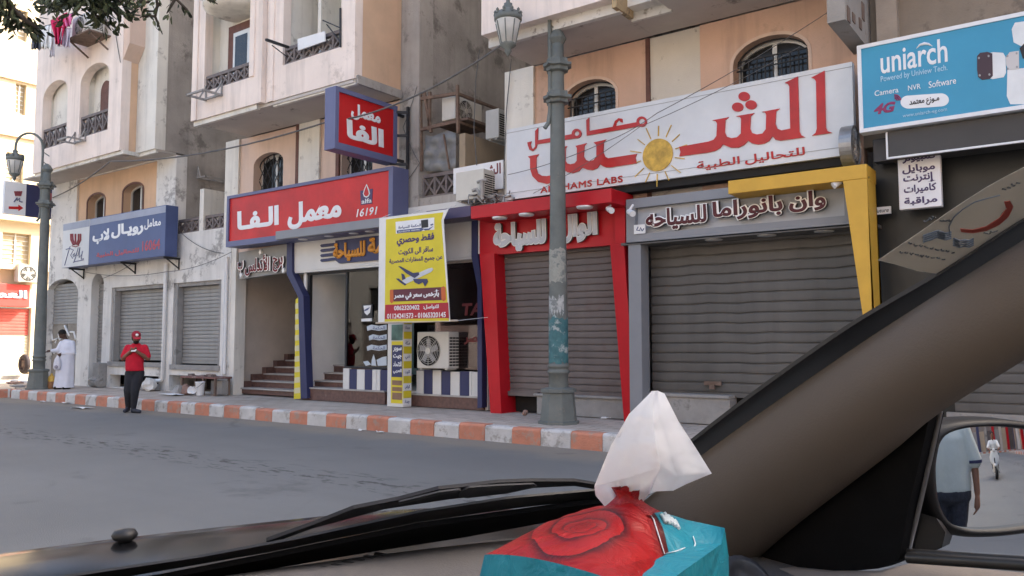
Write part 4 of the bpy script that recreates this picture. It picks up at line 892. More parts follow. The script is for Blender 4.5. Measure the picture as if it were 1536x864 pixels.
for s_, x0, x1, yb_, yt_ in (('كمبيوتر', 338, 484, 180, 140), ('موبايل', 338, 480, 228, 190), ('إنترنت', 342, 484, 272, 230), ('كاميرات', 345, 486, 318, 278), ('مراقبة', 346, 490, 368, 332)):
    b = MB(); tx(b, s_, S3, zm, x0, x1, (420, yb_), (420, yt_-2), 0, .006, 0, .035); b.obj('lettering', F_purple, t)
S3 = FP(11.7); t = thing('small_sign', 'tiny white name plate on the dark wall beside the yellow frame', 'sign', (S3.at(1323, 316).x, 11.7, S3.at(1323, 322).z))
q = PXR(S3, zm, 207, 289, (210, 410), (285, 372)); b = MB(); b.rect(S3, *q, -.04, 0); b.obj('plate', F_white, t); b = MB(); tx(b, 'Future', S3, zm, 218, 280, (220, 402), (278, 380), 0, .006, 0, .01, slant=.3); b.obj('lettering', F_black, t)

# ------------------------------------------------------------------ entrance fascia of the middle building
S = FP(11.72); t = thing('shop_sign', 'grey entrance fascia with raised red Arabic letters over dark steps', 'sign', (S.at(394, 395).x, 11.75, S.at(394, 415).z))
b = MB(); poly(b, S, td, [(107, 585), (432, 527), (432, 720), (107, 768)], -.12, 0); b.obj('panel', mat('grey_fascia', (.27, .265, .25), .5, .1, 3), t)
def raised(mb_specs, P, parent, face, rim, d=.07, grow=.03):
    """raised letters: a deep shadow-coloured body, a rim plate and a slightly smaller face plate"""
    a_, f_, g_ = MB(), MB(), MB()
    for (s_, z_, xl, xr_, bo, to, bold) in mb_specs:
        tx(a_, s_, P, z_, xl, xr_, bo, to, .0, d-.014, 0, bold+grow); tx(g_, s_, P, z_, xl+.0, xr_-.0, bo, to, d-.014, d, 0, bold+grow-.008); dx = 1.1*(z_(1, 0)[0]-z_(0, 0)[0])**-1; tx(f_, s_, P, z_, xl+dx, xr_-dx, (bo[0], bo[1]-dx), (to[0], to[1]+dx), d, d+.006, 0, max(.012, bold-.015))
    o = a_.obj('lettering', flatm('letter_shadow_side', (.06, .05, .048), .5), parent); g_.obj('letter_rim', rim, o); f_.obj('letter_face', face, o); return o  # dark side colour stands in for the letters' shadow
chrome = mat('chrome_letter_rim', (.86, .85, .82), .3, .1, 6)
raised([('برج', td, 348, 427, (388, 722), (388, 612), .04), ('الأندلس', td, 160, 336, (250, 745), (250, 602), .04), ('ب', td, 110, 154, (132, 730), (132, 640), .04)], S, t, flatm('letter_dark_red', (.17, .008, .012)), chrome)
b = MB()
for (x, y) in ((262, 585), (130, 738), (418, 708)): p = S.uv(*td(x, y)); b.prism(S, [(p[0]-.05, p[1]), (p[0], p[1]-.07), (p[0]+.05, p[1]), (p[0], p[1]+.07)], 0, .05)
b.obj('ornament', chrome, t, split=True)

# ------------------------------------------------------------------ travel shop front (navy and white)
S = FP(11.75)
t = thing('shop', 'navy and white travel shop front with glass, striped low walls and stone plinth', 'shop', (S.at(590, 600).x, 12, SW))
Sb = FP(11.2); u0 = U(*td(355, 470), Sb); u1 = U(706, 320, Sb); v1 = V(*td(360, 441), Sb); v0 = V(*td(360, 498), Sb)
b = MB(); b.rect(Sb, u0, u1, v0, v1, -.5, 0); b.obj('canopy_beam', M['grey'], t, bevel=.01)
b = MB(); b.rect(Sb, U(640, 320, Sb), u1+.0, v0-.004, v1+.004, -.4, .006); b.obj('beam_end', flatm('plum_cladding', (.075, .06, .12)), t)
b = MB()
for x in (545, 722, 890, 1000): p = GP(v0).at(*td(x, 492-(x-545)*.12)); b.lathe([(0, -.02), (.1, -.02), (.1, 0), (0, 0)], (p.x, 11.45, v0-.002), 14)
b.obj('downlight', F_white, t, split=True)
xf0, xf1 = U(*td(462, 600), S), U(707, 360, S); zf1, zf0_ = V(*td(470, 508), S), V(*td(470, 716), S)
b = MB(); b.rect(S, xf0, xf1, zf0_, zf1+.4, -.1, 0); b.obj('fascia', M['cladwhite'], t)
b = MB(); b.rect(S, xf0, U(728, 360, S), zf0_-.04, zf0_-.002, -.6, -.01); b.obj('fascia_soffit', M['cladwhite'], t)
b = MB(); poly(b, S, td, [(775, 505), (1500, 420), (1500, 600), (800, 660), (775, 640)], .0, .05)
for y in (540, 573, 607, 640): poly(b, S, td, [(670, y), (678, y-9), (790, y-22), (790, y-4), (678, y+10)], 0, .045)
lb = b.obj('letter_board', F_navy, t)
b = MB(); tx(b, 'للسياحة', S, td, 765, 985, (870, 645), (960, 505), .05, .09, 0, .06); tx(b, 'الحكمة', S, td, 1000, 1320, (1010, 600), (1300, 455), .05, .09, 0, .06); b.obj('lettering', F_orange, lb)
# navy frame post with its knee, yellow and white strip
Sp = FP(11.68); b = MB()
poly(b, Sp, td, [(432, 520), (468, 515), (468, 720), (545, 880), (572, 1580), (527, 1582), (510, 890), (432, 735)], -.18, 0); b.obj('navy_post', F_navy, t)
b = MB(); poly(b, Sp, td, [(490, 905), (508, 892), (525, 1582), (478, 1584), (486, 1300)], -.12, -.01); st = b.obj('yellow_strip', F_yel, t)
b = MB()
for i in range(9): y = 935+i*72; poly(b, Sp, td, [(489-(i*.8), y), (509+i*1.5, y-5), (509+i*1.5, y+32), (489-(i*.8), y+36)], -.01, -.004)
b.obj('strip_label', flatm('pale_yellow_label', (.62, .58, .36)), st, split=True)
# recess, glass, interior
xg0, xg1 = U(*zf(395, 300)), U(727, 480); zgt = zf0_-.03; G1 = W.off(-.75)
b = MB()
b.rect(W, xg0-.05, xg0+.02, SW, zgt, -4.2, 0); b.rect(W, xg1, xg1+.08, SW, zgt, -4.2, 0); b.rect(W, xg0, xg1, SW, zgt, -4.25, -4.2); b.rect(W, xg0, xg1, zgt, zgt+.05, -4.2, -.1)
b.rect(W, xg0, xg1, SW-.02, SW+.25, -4.2, -.6); b.obj('shop_interior', mat('shop_interior_paint', (.78, .76, .72), .8, .1, 1), t)
xc_ = U(*th(440, 500)); xc2 = U(*th(565, 700))
xd0 = U(*zf(560, 500))
pl = MB(); zpl = V(*th(60, 735), Sp)
pl.rect(W, xg0, xc_, SW, zpl, -.7, .08); pl.rect(W, xc2, xg1+.02, SW, V(*th(700, 770)), -.7, .05); pl.obj('plinth', M['granite'], t, split=True)
b = MB(); b.rect(W, xg0, xc_, zpl, zpl+.03, -.7, .1); b.rect(W, xc2, xg1+.02, V(*th(700, 770)), V(*th(700, 770))+.03, -.7, .07); b.obj('ledge', M['tread'], t, split=True)
b = MB(); 
for i in range(3): b.rect(W.off(-.3-.28*i), xg0+.02, xd0-.02, SW+.2, zpl+.17*(i+1)-.035, -1.2, 0)
b.obj('door_steps', M['granite'], t)
b = MB()
for i in range(3): b.rect(W.off(-.3-.28*i), xg0+.02, xd0-.02, zpl+.17*(i+1)-.034, zpl+.17*(i+1), -.4, .03)
b.obj('stair_tread', M['tread'], t)
lw = []
def planks(x0, x1, z0, z1, w_, pat):
    tot = sum(p[1] for p in pat); u = x0
    for c_, ww in pat:
        du = (x1-x0)*ww/tot; (wb if c_ == 'w' else nb).rect(W, u+.006, u+du-.006, z0, z1-random.uniform(0, .03), w_-.06, w_); u += du
wb, nb = MB(), MB()
zl0, zl1 = zpl+.03, V(*th(215, 620)); planks(xd0, xc_, zl0, zl1, .0, [('w', 35), ('n', 40), ('w', 42), ('n', 38), ('w', 22), ('w', 20), ('n', 38)])
zr0 = V(*th(700, 770))+.03; zr1 = V(*th(650, 628)); planks(U(*th(592, 700)), xg1, zr0, zr1, .0, [('w', 42), ('n', 48), ('w', 48), ('n', 48), ('w', 50), ('n', 48), ('w', 14), ('w', 34), ('n', 30)])
wb.obj('white_planks', M['cladwhite'], t, split=True); nb.obj('navy_planks', F_navy, t, split=True)
gl = glass_mat('shop_glass', (.52, .70, .74)); gl2 = glass_mat('dark_shop_glass', (.55, .45, .46))
b = MB(); b.rect(W, xd0+.05, xc_, zl1+.02, zgt, -.075, -.065); b.obj('shop_window', gl, t)
b = MB(); b.rect(W, xc2, xg1, zr1+.02, zgt, -.075, -.065); b.obj('tinted_window', gl2, t)
b = MB(); b.rect(W, xd0, xd0+.05, zl1, zgt, -.1, -.04); b.rect(W, xd0+.05, xc_, zl1, zl1+.04, -.1, -.04); b.rect(W, xg0+.02, xg1, zgt-.06, zgt, -.11, -.03); b.rect(W, xg1-.06, xg1, zr1, zgt-.07, -.1, -.035); b.rect(W, xg0+.03, xg0+.1, zpl+.05, zgt-.06, -.12, -.03); b.obj('window_frame', M['iron'], t, split=True)
b = MB(); b.rect(W.off(-1.6), xg0+.02, xg0+.75, zpl+.5, zgt, -.05, 0); b.obj('inner_wall', M['cream'], t)
b = MB(); b.rect(W.off(-1.5), xg0+.75, xg0+.81, zpl+.3, zgt, -.05, 0); b.rect(W.off(-1.5), xg0+2.2, xg0+2.26, zpl+.3, zgt, -.05, 0); b.rect(W.off(-1.52), xg0+.81, xg0+2.2, zpl+.3, zgt, -.03, 0); b.obj('inner_door', mat('dark_teal_glass', (.07, .13, .14), .25, .2, 2), t, split=True)
b = MB(); G1 = W.off(-.06)
wavy = [(325, 395), (350, 385), (390, 392), (432, 385), (432, 412), (390, 418), (350, 412), (328, 418)]
for dy, sx in ((0, 1), (52, .9), (108, 1)): poly(b, G1, th, [(432-(432-x)*sx, y+dy) for x, y in wavy], 0, .004)
poly(b, G1, th, [(350, 605), (352, 575), (362, 545), (372, 578), (376, 608)], 0, .004); poly(b, G1, th, [(378, 575), (410, 560), (432, 556), (432, 605), (385, 608)], 0, .004); poly(b, G1, th, [(305, 585), (330, 580), (348, 600), (320, 608)], 0, .004)
wp = b.obj('window_decal', flatm('decal_pale', (.50, .56, .62)), t)
b = MB(); 
for dy in (0, 52, 108): tx(b, 'الحكمة', G1, th, 358, 425, (360, 412+dy), (420, 393+dy), .005, .008, 0, .02)
b.obj('decal_lettering', F_slate, wp)
def poster(x0, x1, y0, y1, P):
    b = MB(); q = PXR(P, th, x0, x1, (x0, y1), (x1, y0)); b.rect(P, *q, 0, .02); o = b.obj('poster', F_black, t)
    b = MB(); mx = (x0+x1)/2; h = y1-y0; poly(b, P, th, [(x0+8, y0+8), (x1-6, y0+5), (x1-12, y0+h*.6), (mx, y1-h*.2), (x0+14, y0+h*.62)], .02, .024); b.obj('poster_emblem', F_white, o)
    b = MB(); poly(b, P, th, [(x0+13, y0+h*.42), (mx, y0+h*.3), (x1-12, y0+h*.22), (mx+4, y0+h*.42), (x0+16, y0+h*.5)], .024, .028); b.obj('poster_swoosh', F_slate, o)
    b = MB(); poly(b, P, th, [(x0-4, y1+4), (x1-4, y1), (x1-4, y1+16), (x0-4, y1+18)], 0, .02); b.obj('poster_caption', F_white, o)
poster(303, 358, 275, 350, G1); poster(204, 262, 312, 386, W.off(-1.45))
b = MB(); b.rect(W.off(-1.4), U(*th(232, 300), W.off(-1.4)), U(*th(298, 300), W.off(-1.4)), V(*th(250, 225), W.off(-1.4)), V(*th(250, 170), W.off(-1.4)), 0, .05); b.obj('wall_board', flatm('deep_blue_board', (.03, .10, .16)), t)
# reflected writing, painted onto the tinted window
b = MB(); tx(b, 'TA', G1, zj, 40, 135, (45, 165), (130, 105), 0, .004, 0, .04, slant=.1); tx(b, 'مصر', G1, zj, 50, 135, (60, 300), (130, 262), 0, .004, 0, .04); b.obj('reflected_lettering', mat('reflected_red', (.17, .03, .03), .5, .1, 3), t, split=True)
b = MB(); b.rect(W.off(-.45), xc2+.02, xg1-.02, zr1+.5, zgt-.12, -.02, 0); b.obj('inner_red_panel', mat('dark_red_panel', (.10, .014, .016), .5, .5, 2), t)
# right hand post with its knee
b = MB(); poly(b, Sp, zi, [(28, 200), (62, 200), (62, 425), (86, 600), (88, 1310), (62, 1315), (62, 620), (28, 445)], -.15, 0); b.obj('navy_post', F_navy, t)
b = MB(); poly(b, Sp, zi, [(64, 210), (76, 210), (76, 425), (64, 425)], -.1, -.01); b.obj('white_post', M['cladwhite'], t)

# --- advertising column
Sc = FP(11.45); q = PXR(Sc, th, 437, 521, (440, 812), (440, 350)); xs_ = q[1]; yb2 = SP(xs_).uv(*th(566, 700))[0]
t = thing('advertising_column', 'narrow advertising column with navy panel and yellow striped side, below the banner', 'column', ((q[0]+q[1])/2, 11.6, SW))
b = MB(); b.box(q[0], q[1], 11.45, yb2, SW, q[3]+.8); b.obj('body', M['cladwhite'], t)
b = MB(); g_ = PXR(Sc, th, 458, 519, (460, 808), (460, 475)); b.rect(Sc, g_[0], g_[1], g_[2], g_[3], 0, .008); b.obj('yellow_poster', F_yel, t)
b = MB(); g_ = PXR(Sc, th, 460, 519, (490, 668), (490, 495)); b.rect(Sc, g_[0]+.01, g_[1]-.005, g_[2], g_[3], .008, .014); pn = b.obj('navy_panel', F_navy, t)
b = MB()
for s_, y in (('سوبر', 518), ('جيت', 556), ('الاتحاد', 596), ('العربي', 636)): tx(b, s_, Sc, th, 470, 516, (472, y+14), (514, y-12), .014, .02, 0, .04)
b.obj('lettering', F_white, pn)
b = MB()
for y0, y1 in ((686, 712), (722, 745), (752, 790)): g_ = PXR(Sc, th, 464, 516, (490, y1), (490, y0)); b.rect(Sc, g_[0], g_[1], g_[2], g_[3], .008, .013)
b.obj('small_picture', flatm('brown_picture', (.22, .13, .08), .5, .3), t, split=True)
b = MB(); g_ = PXR(Sc, th, 460, 519, (490, 470), (490, 385)); b.rect(Sc, g_[0], g_[1], g_[2], g_[3], 0, .01); b.obj('green_picture', flatm('green_picture', (.10, .2, .17), .5, .5), t)
Ss = SP(xs_); b, c_ = MB(), MB(); y_ = SW+.03; k = 0
while y_ < q[3]+.7: (b if k % 2 else c_).rect(Ss, 11.46, yb2-.01, y_, y_+.14, 0, .006); y_ += .145; k += 1
o = b.obj('yellow_strip', F_yel, t); o2 = c_.obj('white_strip', F_white, t)
b = MB(); y_ = SW+.03; k = 0
while y_ < 2.3:
    if k % 2 == 0: text(b, ['جدة', 'دبي', 'الرياض', 'مكة', 'الكويت'][k % 5], Ss, (11.5, y_+.03), (yb2-.06, y_+.11), .006, .01, 0, .02, 0, False)
    y_ += .145; k += 1
b.obj('strip_lettering', F_slate, o2)

# --- yellow hanging banner
Sn = FP(10.95)
t = thing('banner', 'yellow flight advert banner with an aeroplane hanging over the travel shop', 'banner', (Sn.at(622, 480).x, 10.95, Sn.at(622, 485).z))
def bq(x, y): return Sn.uv(*zu(x, y))
b = MB(); b.prism(Sn, [bq(42, 82), bq(540, 18), bq(505, 95), bq(552, 825), bq(35, 832)], -.012, 0); b.obj('sheet', mat('white_banner_vinyl', (.72, .72, .70), .45, .05, 3, .3, 5), t)
b = MB(); b.prism(Sn, [bq(92, 92), bq(505, 40), bq(490, 100), bq(545, 822), bq(82, 828)], 0, .004); b.obj('yellow_ground', F_yel, t)
b = MB(); poly(b, Sn, zu, [(162, 110), (440, 78), (440, 165), (165, 195)], .004, .008); lg = b.obj('logo_panel', F_white, t)
b = MB(); tx(b, 'الحكمة للسياحة', Sn, zu, 182, 345, (185, 165), (340, 122), .008, .012, 0, .03); poly(b, Sn, zu, [(172, 172), (345, 152), (370, 160), (345, 178), (174, 192)], .008, .011)
poly(b, Sn, zu, [(360, 160), (400, 158), (435, 140), (405, 168), (375, 172)], .008, .012); poly(b, Sn, zu, [(412, 130), (430, 122), (436, 128), (418, 138)], .008, .012); b.obj('logo_lettering', F_slate, lg)
b = MB(); poly(b, Sn, zu, [(346, 98), (396, 92), (398, 148), (350, 155)], .008, .013); b.obj('logo_cube', F_black, lg)
b = MB(); tx(b, 'ALHEKMA TRAVEL', Sn, zu, 182, 340, (184, 187), (338, 160), .0112, .014, 0, .01); b.obj('logo_caption', F_white, lg)
b = MB(); tx(b, 'فقط وحصري', Sn, zu, 170, 440, (305, 276), (305, 200), .004, .01, 0, .05); tx(b, 'سافر الى الكويت', Sn, zu, 182, 432, (310, 346), (310, 292), .004, .009, 0, .035); tx(b, 'عن جميع المطارات المصرية', Sn, zu, 116, 500, (308, 408), (308, 360), .004, .009, 0, .035); b.obj('lettering', F_purple, t)
b = MB(); poly(b, Sn, zu, [(125, 598), (515, 578), (518, 672), (128, 684)], .004, .009); rb = b.obj('ribbon', flatm('maroon_ribbon', (.11, .02, .035)), t)
b = MB(); poly(b, Sn, zu, [(122, 600), (146, 598), (148, 682), (135, 698), (122, 684)], .009, .012); poly(b, Sn, zu, [(490, 584), (506, 572), (522, 582), (525, 670), (508, 682), (494, 670)], .009, .012); b.obj('ribbon_fold', flatm('ribbon_orange', (.55, .12, .03)), rb, split=True)
b = MB(); tx(b, 'بأرخص سعر في مصر', Sn, zu, 152, 478, (315, 668), (315, 604), .009, .014, 0, .05); b.obj('ribbon_lettering', F_white, rb)
b = MB(); poly(b, Sn, zu, [(88, 706), (540, 690), (546, 802), (84, 810)], .004, .008); rp = b.obj('red_panel', flatm('banner_red', (.40, .015, .03)), t)
b = MB(); tx(b, 'للتواصل:', Sn, zu, 362, 474, (418, 740), (418, 706), .008, .013, 0, .035); tx(b, '0862320402', Sn, zu, 152, 335, (243, 744), (243, 710), .008, .013, 0, .025); tx(b, '01124241573 - 01065320145', Sn, zu, 102, 524, (313, 802), (313, 764), .008, .013, 0, .025); b.obj('phone_lettering', F_white, rp)
b = MB(); poly(b, Sn, zu, [(210, 525), (300, 490), (400, 445), (425, 440), (435, 452), (415, 472), (330, 512), (240, 555), (215, 550)], .005, .012); pln = b.obj('aeroplane', flatm('plane_silver', (.55, .58, .62)), t)
b = MB(); poly(b, Sn, zu, [(182, 428), (200, 430), (290, 478), (330, 472), (335, 490), (300, 515), (240, 480)], .012, .016); poly(b, Sn, zu, [(205, 480), (225, 488), (235, 520), (212, 530)], .012, .016); poly(b, Sn, zu, [(165, 518), (185, 517), (215, 540), (240, 558), (232, 568), (200, 548)], .012, .016); poly(b, Sn, zu, [(290, 520), (390, 520), (398, 540), (375, 575), (360, 545), (330, 560), (300, 545)], .012, .016); b.obj('aeroplane_wing', F_navy, pln)
b = MB(); b.tube([Sn.off(-.02).at(*zu(20, 838)), Sn.off(-.02).at(*zu(608, 820))], .018, 8); b.obj('bottom_rod', mat('pale_wood', (.5, .42, .33), .7, .1, 4), t)
b = MB()
for x, y in ((50, 85), (270, 55), (525, 22)): p = Sn.at(*zu(x, y)); b.tube([p, (p.x, 11.22, p.z+.12)], .006, 5)
b.tube([Sn.at(*zu(608, 820)), (Sn.at(*zu(700, 820)).x, 11.8, Sn.at(*zu(608, 820)).z+.1)], .005, 5); b.obj('tie_rope', F_white, t, split=True)

# ------------------------------------------------------------------ red shop front
S = FP(11.05); u0, u1 = U(706, 320, S), U(917, 300, S); v1 = V(917, 282, S); v0 = V(*zi(835, 128), S)
t = thing('shop', 'glossy red travel shop front with slanting legs and a closed shutter', 'shop', ((u0+u1)/2, 11.7, SW))
b = MB(); b.rect(S, u0, u1, v0, v1, -.75, 0); b.obj('canopy', M['red'], t, bevel=.01)
Sf = FP(11.65); vf0 = V(*zi(830, 375), Sf); uf0, uf1 = U(*zi(75, 300), Sf), U(*zi(905, 250), Sf)
b = MB(); b.rect(Sf, uf0, uf1, vf0, v0+.1, -.12, 0); b.obj('fascia', M['red'], t)
b = MB()
for x, y in ((190, 214), (345, 195), (680, 152)):
    p = GP(v0).at(*zi(x, y)); b.lathe([(0, -.035), (.13, -.03), (.14, 0), (0, 0)], (p.x, p.y, p.z-.002), 18)
b.obj('downlight', F_white, t, split=True)
raised([('للسياحة', ti, 28, 640, (260, 600), (600, 215), .07), ('الوال', ti, 775, 1228, (1000, 498), (1220, 135), .06)], Sf, t, mat('letter_silver_white', (.50, .53, .57), .35, .1, 5), flatm('letter_white_rim', (.74, .74, .72)), .09, .03)
Sl = FP(11.55); b = MB()
def leg(pts):
    P_ = Sl; uv = [P_.uv(*p) for p in pts]; return uv
l1 = [Sl.uv(*q) for q in (zi(75, 435), zi(158, 430), zj(222, 598), zj(172, 598))]
l2 = [Sl.uv(*q) for q in (zi(825, 378), zi(905, 368), zj(845, 640), zj(790, 640))]
for l, nm in ((l1, 'left'), (l2, 'right')):
    l[0] = (l[0][0], vf0+.02); l[1] = (l[1][0], vf0+.02); l[2] = (l[2][0], SW-.02); l[3] = (l[3][0], SW-.02); b = MB(); b.prism(Sl, l, -.5, 0); b.obj('leg', M['red'], t, bevel=.008)
b = MB(); b.rect(Sl, uf1-.11, uf1+.08, vf0+.0, v0+.0, -.5, .004); b.obj('corner_post', M['red'], t, bevel=.006)
us0, us1 = l1[1][0]-.15, l2[0][0]+.12; zsh = V(*zj(400, 570), W)
shutter(t, W.off(-.02), us0, us1, SW+.42, vf0+.3, .115, M['shutter_brown'], wav=.004)
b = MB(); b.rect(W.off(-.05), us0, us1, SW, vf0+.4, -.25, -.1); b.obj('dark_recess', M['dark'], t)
b = MB(); b.rect(W, us0+.95, us1, SW, SW+.32, -.2, .1); b.rect(W, us0+.9, us1, SW+.32, SW+.36, -.2, .14); b.obj('plinth', M['concrete'], t, bevel=.01)
b = MB(); b.rect(W, us0, us0+.95, SW+.3, SW+.38, -.1, .08); b.obj('shutter_bar', M['shutter_brown'], t)
b = MB()
for sx in (0, 1): p = FP(11.2).at(*((zi(815, 165), zi(935, 182))[sx])); b.tube([p, p+Vector((.12, -.1, -.06))], [.045, .05], 10); b.tube([p, p+Vector((.02, .1, .12))], .02, 6)
b.obj('spotlight', F_white, t, split=True)

# ------------------------------------------------------------------ grey shop front
S = FP(11.5); t = thing('shop', 'grey clad shop front with raised dark red letters and a wide dark shutter', 'shop', (U(1110, 400, S), 11.8, SW))
u0, u1 = U(939.4, 340, S), U(1300, 300, S); v0 = V(939.4, 366, S); v1 = V(*zk(75, 305), S); 
ui0, ui1, vi0, vi1 = U(*zk(100, 400), S), U(*zk(1068, 300), S), V(*zk(100, 468), S), V(*zk(100, 345), S)
b = MB(); b.prism(S, R4(u0, u1, v0, v1), -.3, 0, 0, [R4(ui0, ui1, vi0, vi1)]); b.obj('fascia_frame', M['grey'], t, bevel=.006)
b = MB(); b.rect(S, ui0-.02, ui1+.02, vi0-.02, vi1+.02, -.3, -.1); b.obj('fascia_panel', M['lightgrey'], t)
raised([('للسياحه', zk, 163, 450, (290, 452), (445, 328), .05), ('بانوراما', zk, 470, 800, (520, 415), (790, 285), .05), ('وان', zk, 822, 998, (830, 378), (985, 262), .05)], S.off(-.1), t, flatm('letter_maroon', (.075, .004, .010), .4), chrome, .13, .05)
b = MB(); q = PXR(S, zk, 98, 150, (100, 467), (150, 420)); b.rect(S, *q, 0, .02); pt = b.obj('number_plate', F_white, t); b = MB(); p0, p1 = S.at(*zk(112, 440)), S.at(*zk(138, 450)); b.tube([S.off(.02).at(*zk(*p)) for p in ((115, 432), (108, 448), (122, 450), (126, 436), (134, 452), (142, 440))], .01, 5); b.obj('scribble', F_slate, pt)
up0, up1 = U(*zi(965, 500), S), U(*zi(1000, 500), S)
b = MB(); b.rect(S, u0+.02, up1, SW, v0, -.3, -.02); b.obj('side_post', M['grey'], t, bevel=.006)
b = MB(); b.rect(S.off(-.3), u0-.1, XD+.2, v0-.02, v0+.02, -.6, .3); b.obj('soffit', M['shutter_dark'], t)
b = MB()
for x, y in ((465, 492), (710, 472), (975, 453)): p = GP(v0-.022).at(*zk(x, y)); b.lathe([(0, -.01), (.13, -.01), (.14, 0), (0, 0)], (p.x, p.y, p.z), 18)
b.obj('downlight', flatm('dim_light', (.5, .5, .48)), t, split=True)
shutter(t, FP(12.0), up1-.05, XD+.05, SW+.48, v0+.1, .155, M['shutter_dark'], amp=.02, wav=.012)
b = MB(); b.rect(FP(12.05), up1-.1, XD+.3, SW, v0+.3, -.3, -.1); b.obj('dark_recess', M['dark'], t)
b = MB(); b.rect(FP(11.75), up1-.1, U(1095, 620, FP(11.75)), SW, SW+.40, -.3, 0); b.rect(FP(11.75), U(1115, 620, FP(11.75)), XD, SW, SW+.36, -.3, 0); b.rect(FP(11.75), up1-.1, U(1095, 620, FP(11.75)), SW+.40, SW+.45, -.3, .03); b.obj('plinth', M['concrete'], t, bevel=.012)

# locks, bolts and pasted notes on the shutters
def lock(par, P_, u, v):
    b = MB(); b.rect(P_, u-.14, u+.14, v-.03, v+.03, 0, .03); b.rect(P_, u-.04, u+.04, v-.09, v-.02, .03, .06); b.obj('lock_bar', M['rust'], par)
SH = [o for o in bpy.data.objects if o.name.startswith('roller_shutter')]
lock(t, FP(11.96), up1+1.0, SW+.62); lock(t, FP(11.96), up1+2.3, SW+.62)

# --- yellow angular frame
S = FP(11.1); t = thing('frame', 'angular yellow frame with a tapering leg beside the dark shop', 'frame', (U(1300, 400, S), 11.3, SW))
def yq(*p): return S.uv(*zk(*p))
c0, c1, c2 = yq(530, 222), yq(1062, 205), yq(1165, 188); bt = yq(540, 280)
leg_ = [yq(1165, 187), yq(1205, 600), yq(1225, 800), yq(1150, 860), yq(1105, 500), yq(1060, 200)]
zt_ = yq(530, 220)[1]; zb_ = bt[1]; xl_ = c0[0]; xr_ = c2[0]+.02; xm_ = c1[0]
sl = (yq(1155, 850)[0]-yq(1060, 205)[0])/(yq(1155, 850)[1]-yq(1060, 205)[1])
b = MB(); b.rect(S, xl_, xr_, zb_, zt_, -.55, 0); b.obj('top_beam', M['yellow'], t, bevel=.008)
b = MB(); b.prism(S, [(xm_, zb_-.002), (xm_+sl*(SW-zb_), SW), (xr_+.02, SW), (xr_, zb_-.002)], -.5, -.004); b.obj('leg', M['yellow'], t, bevel=.008)
p = S.off(-.1).at(*zk(1050, 222)); b = MB(); b.tube([p, p+Vector((-.08, -.05, -.06))], [.04, .05], 10); b.obj('spotlight', F_white, t, split=True)
b = MB(); b.tube([p, p+Vector((.1, 0, -.12)), p+Vector((.3, 0, -.16)), p+Vector((.36, 0, .02))], .008, 5); b.obj('cable', F_black, t)

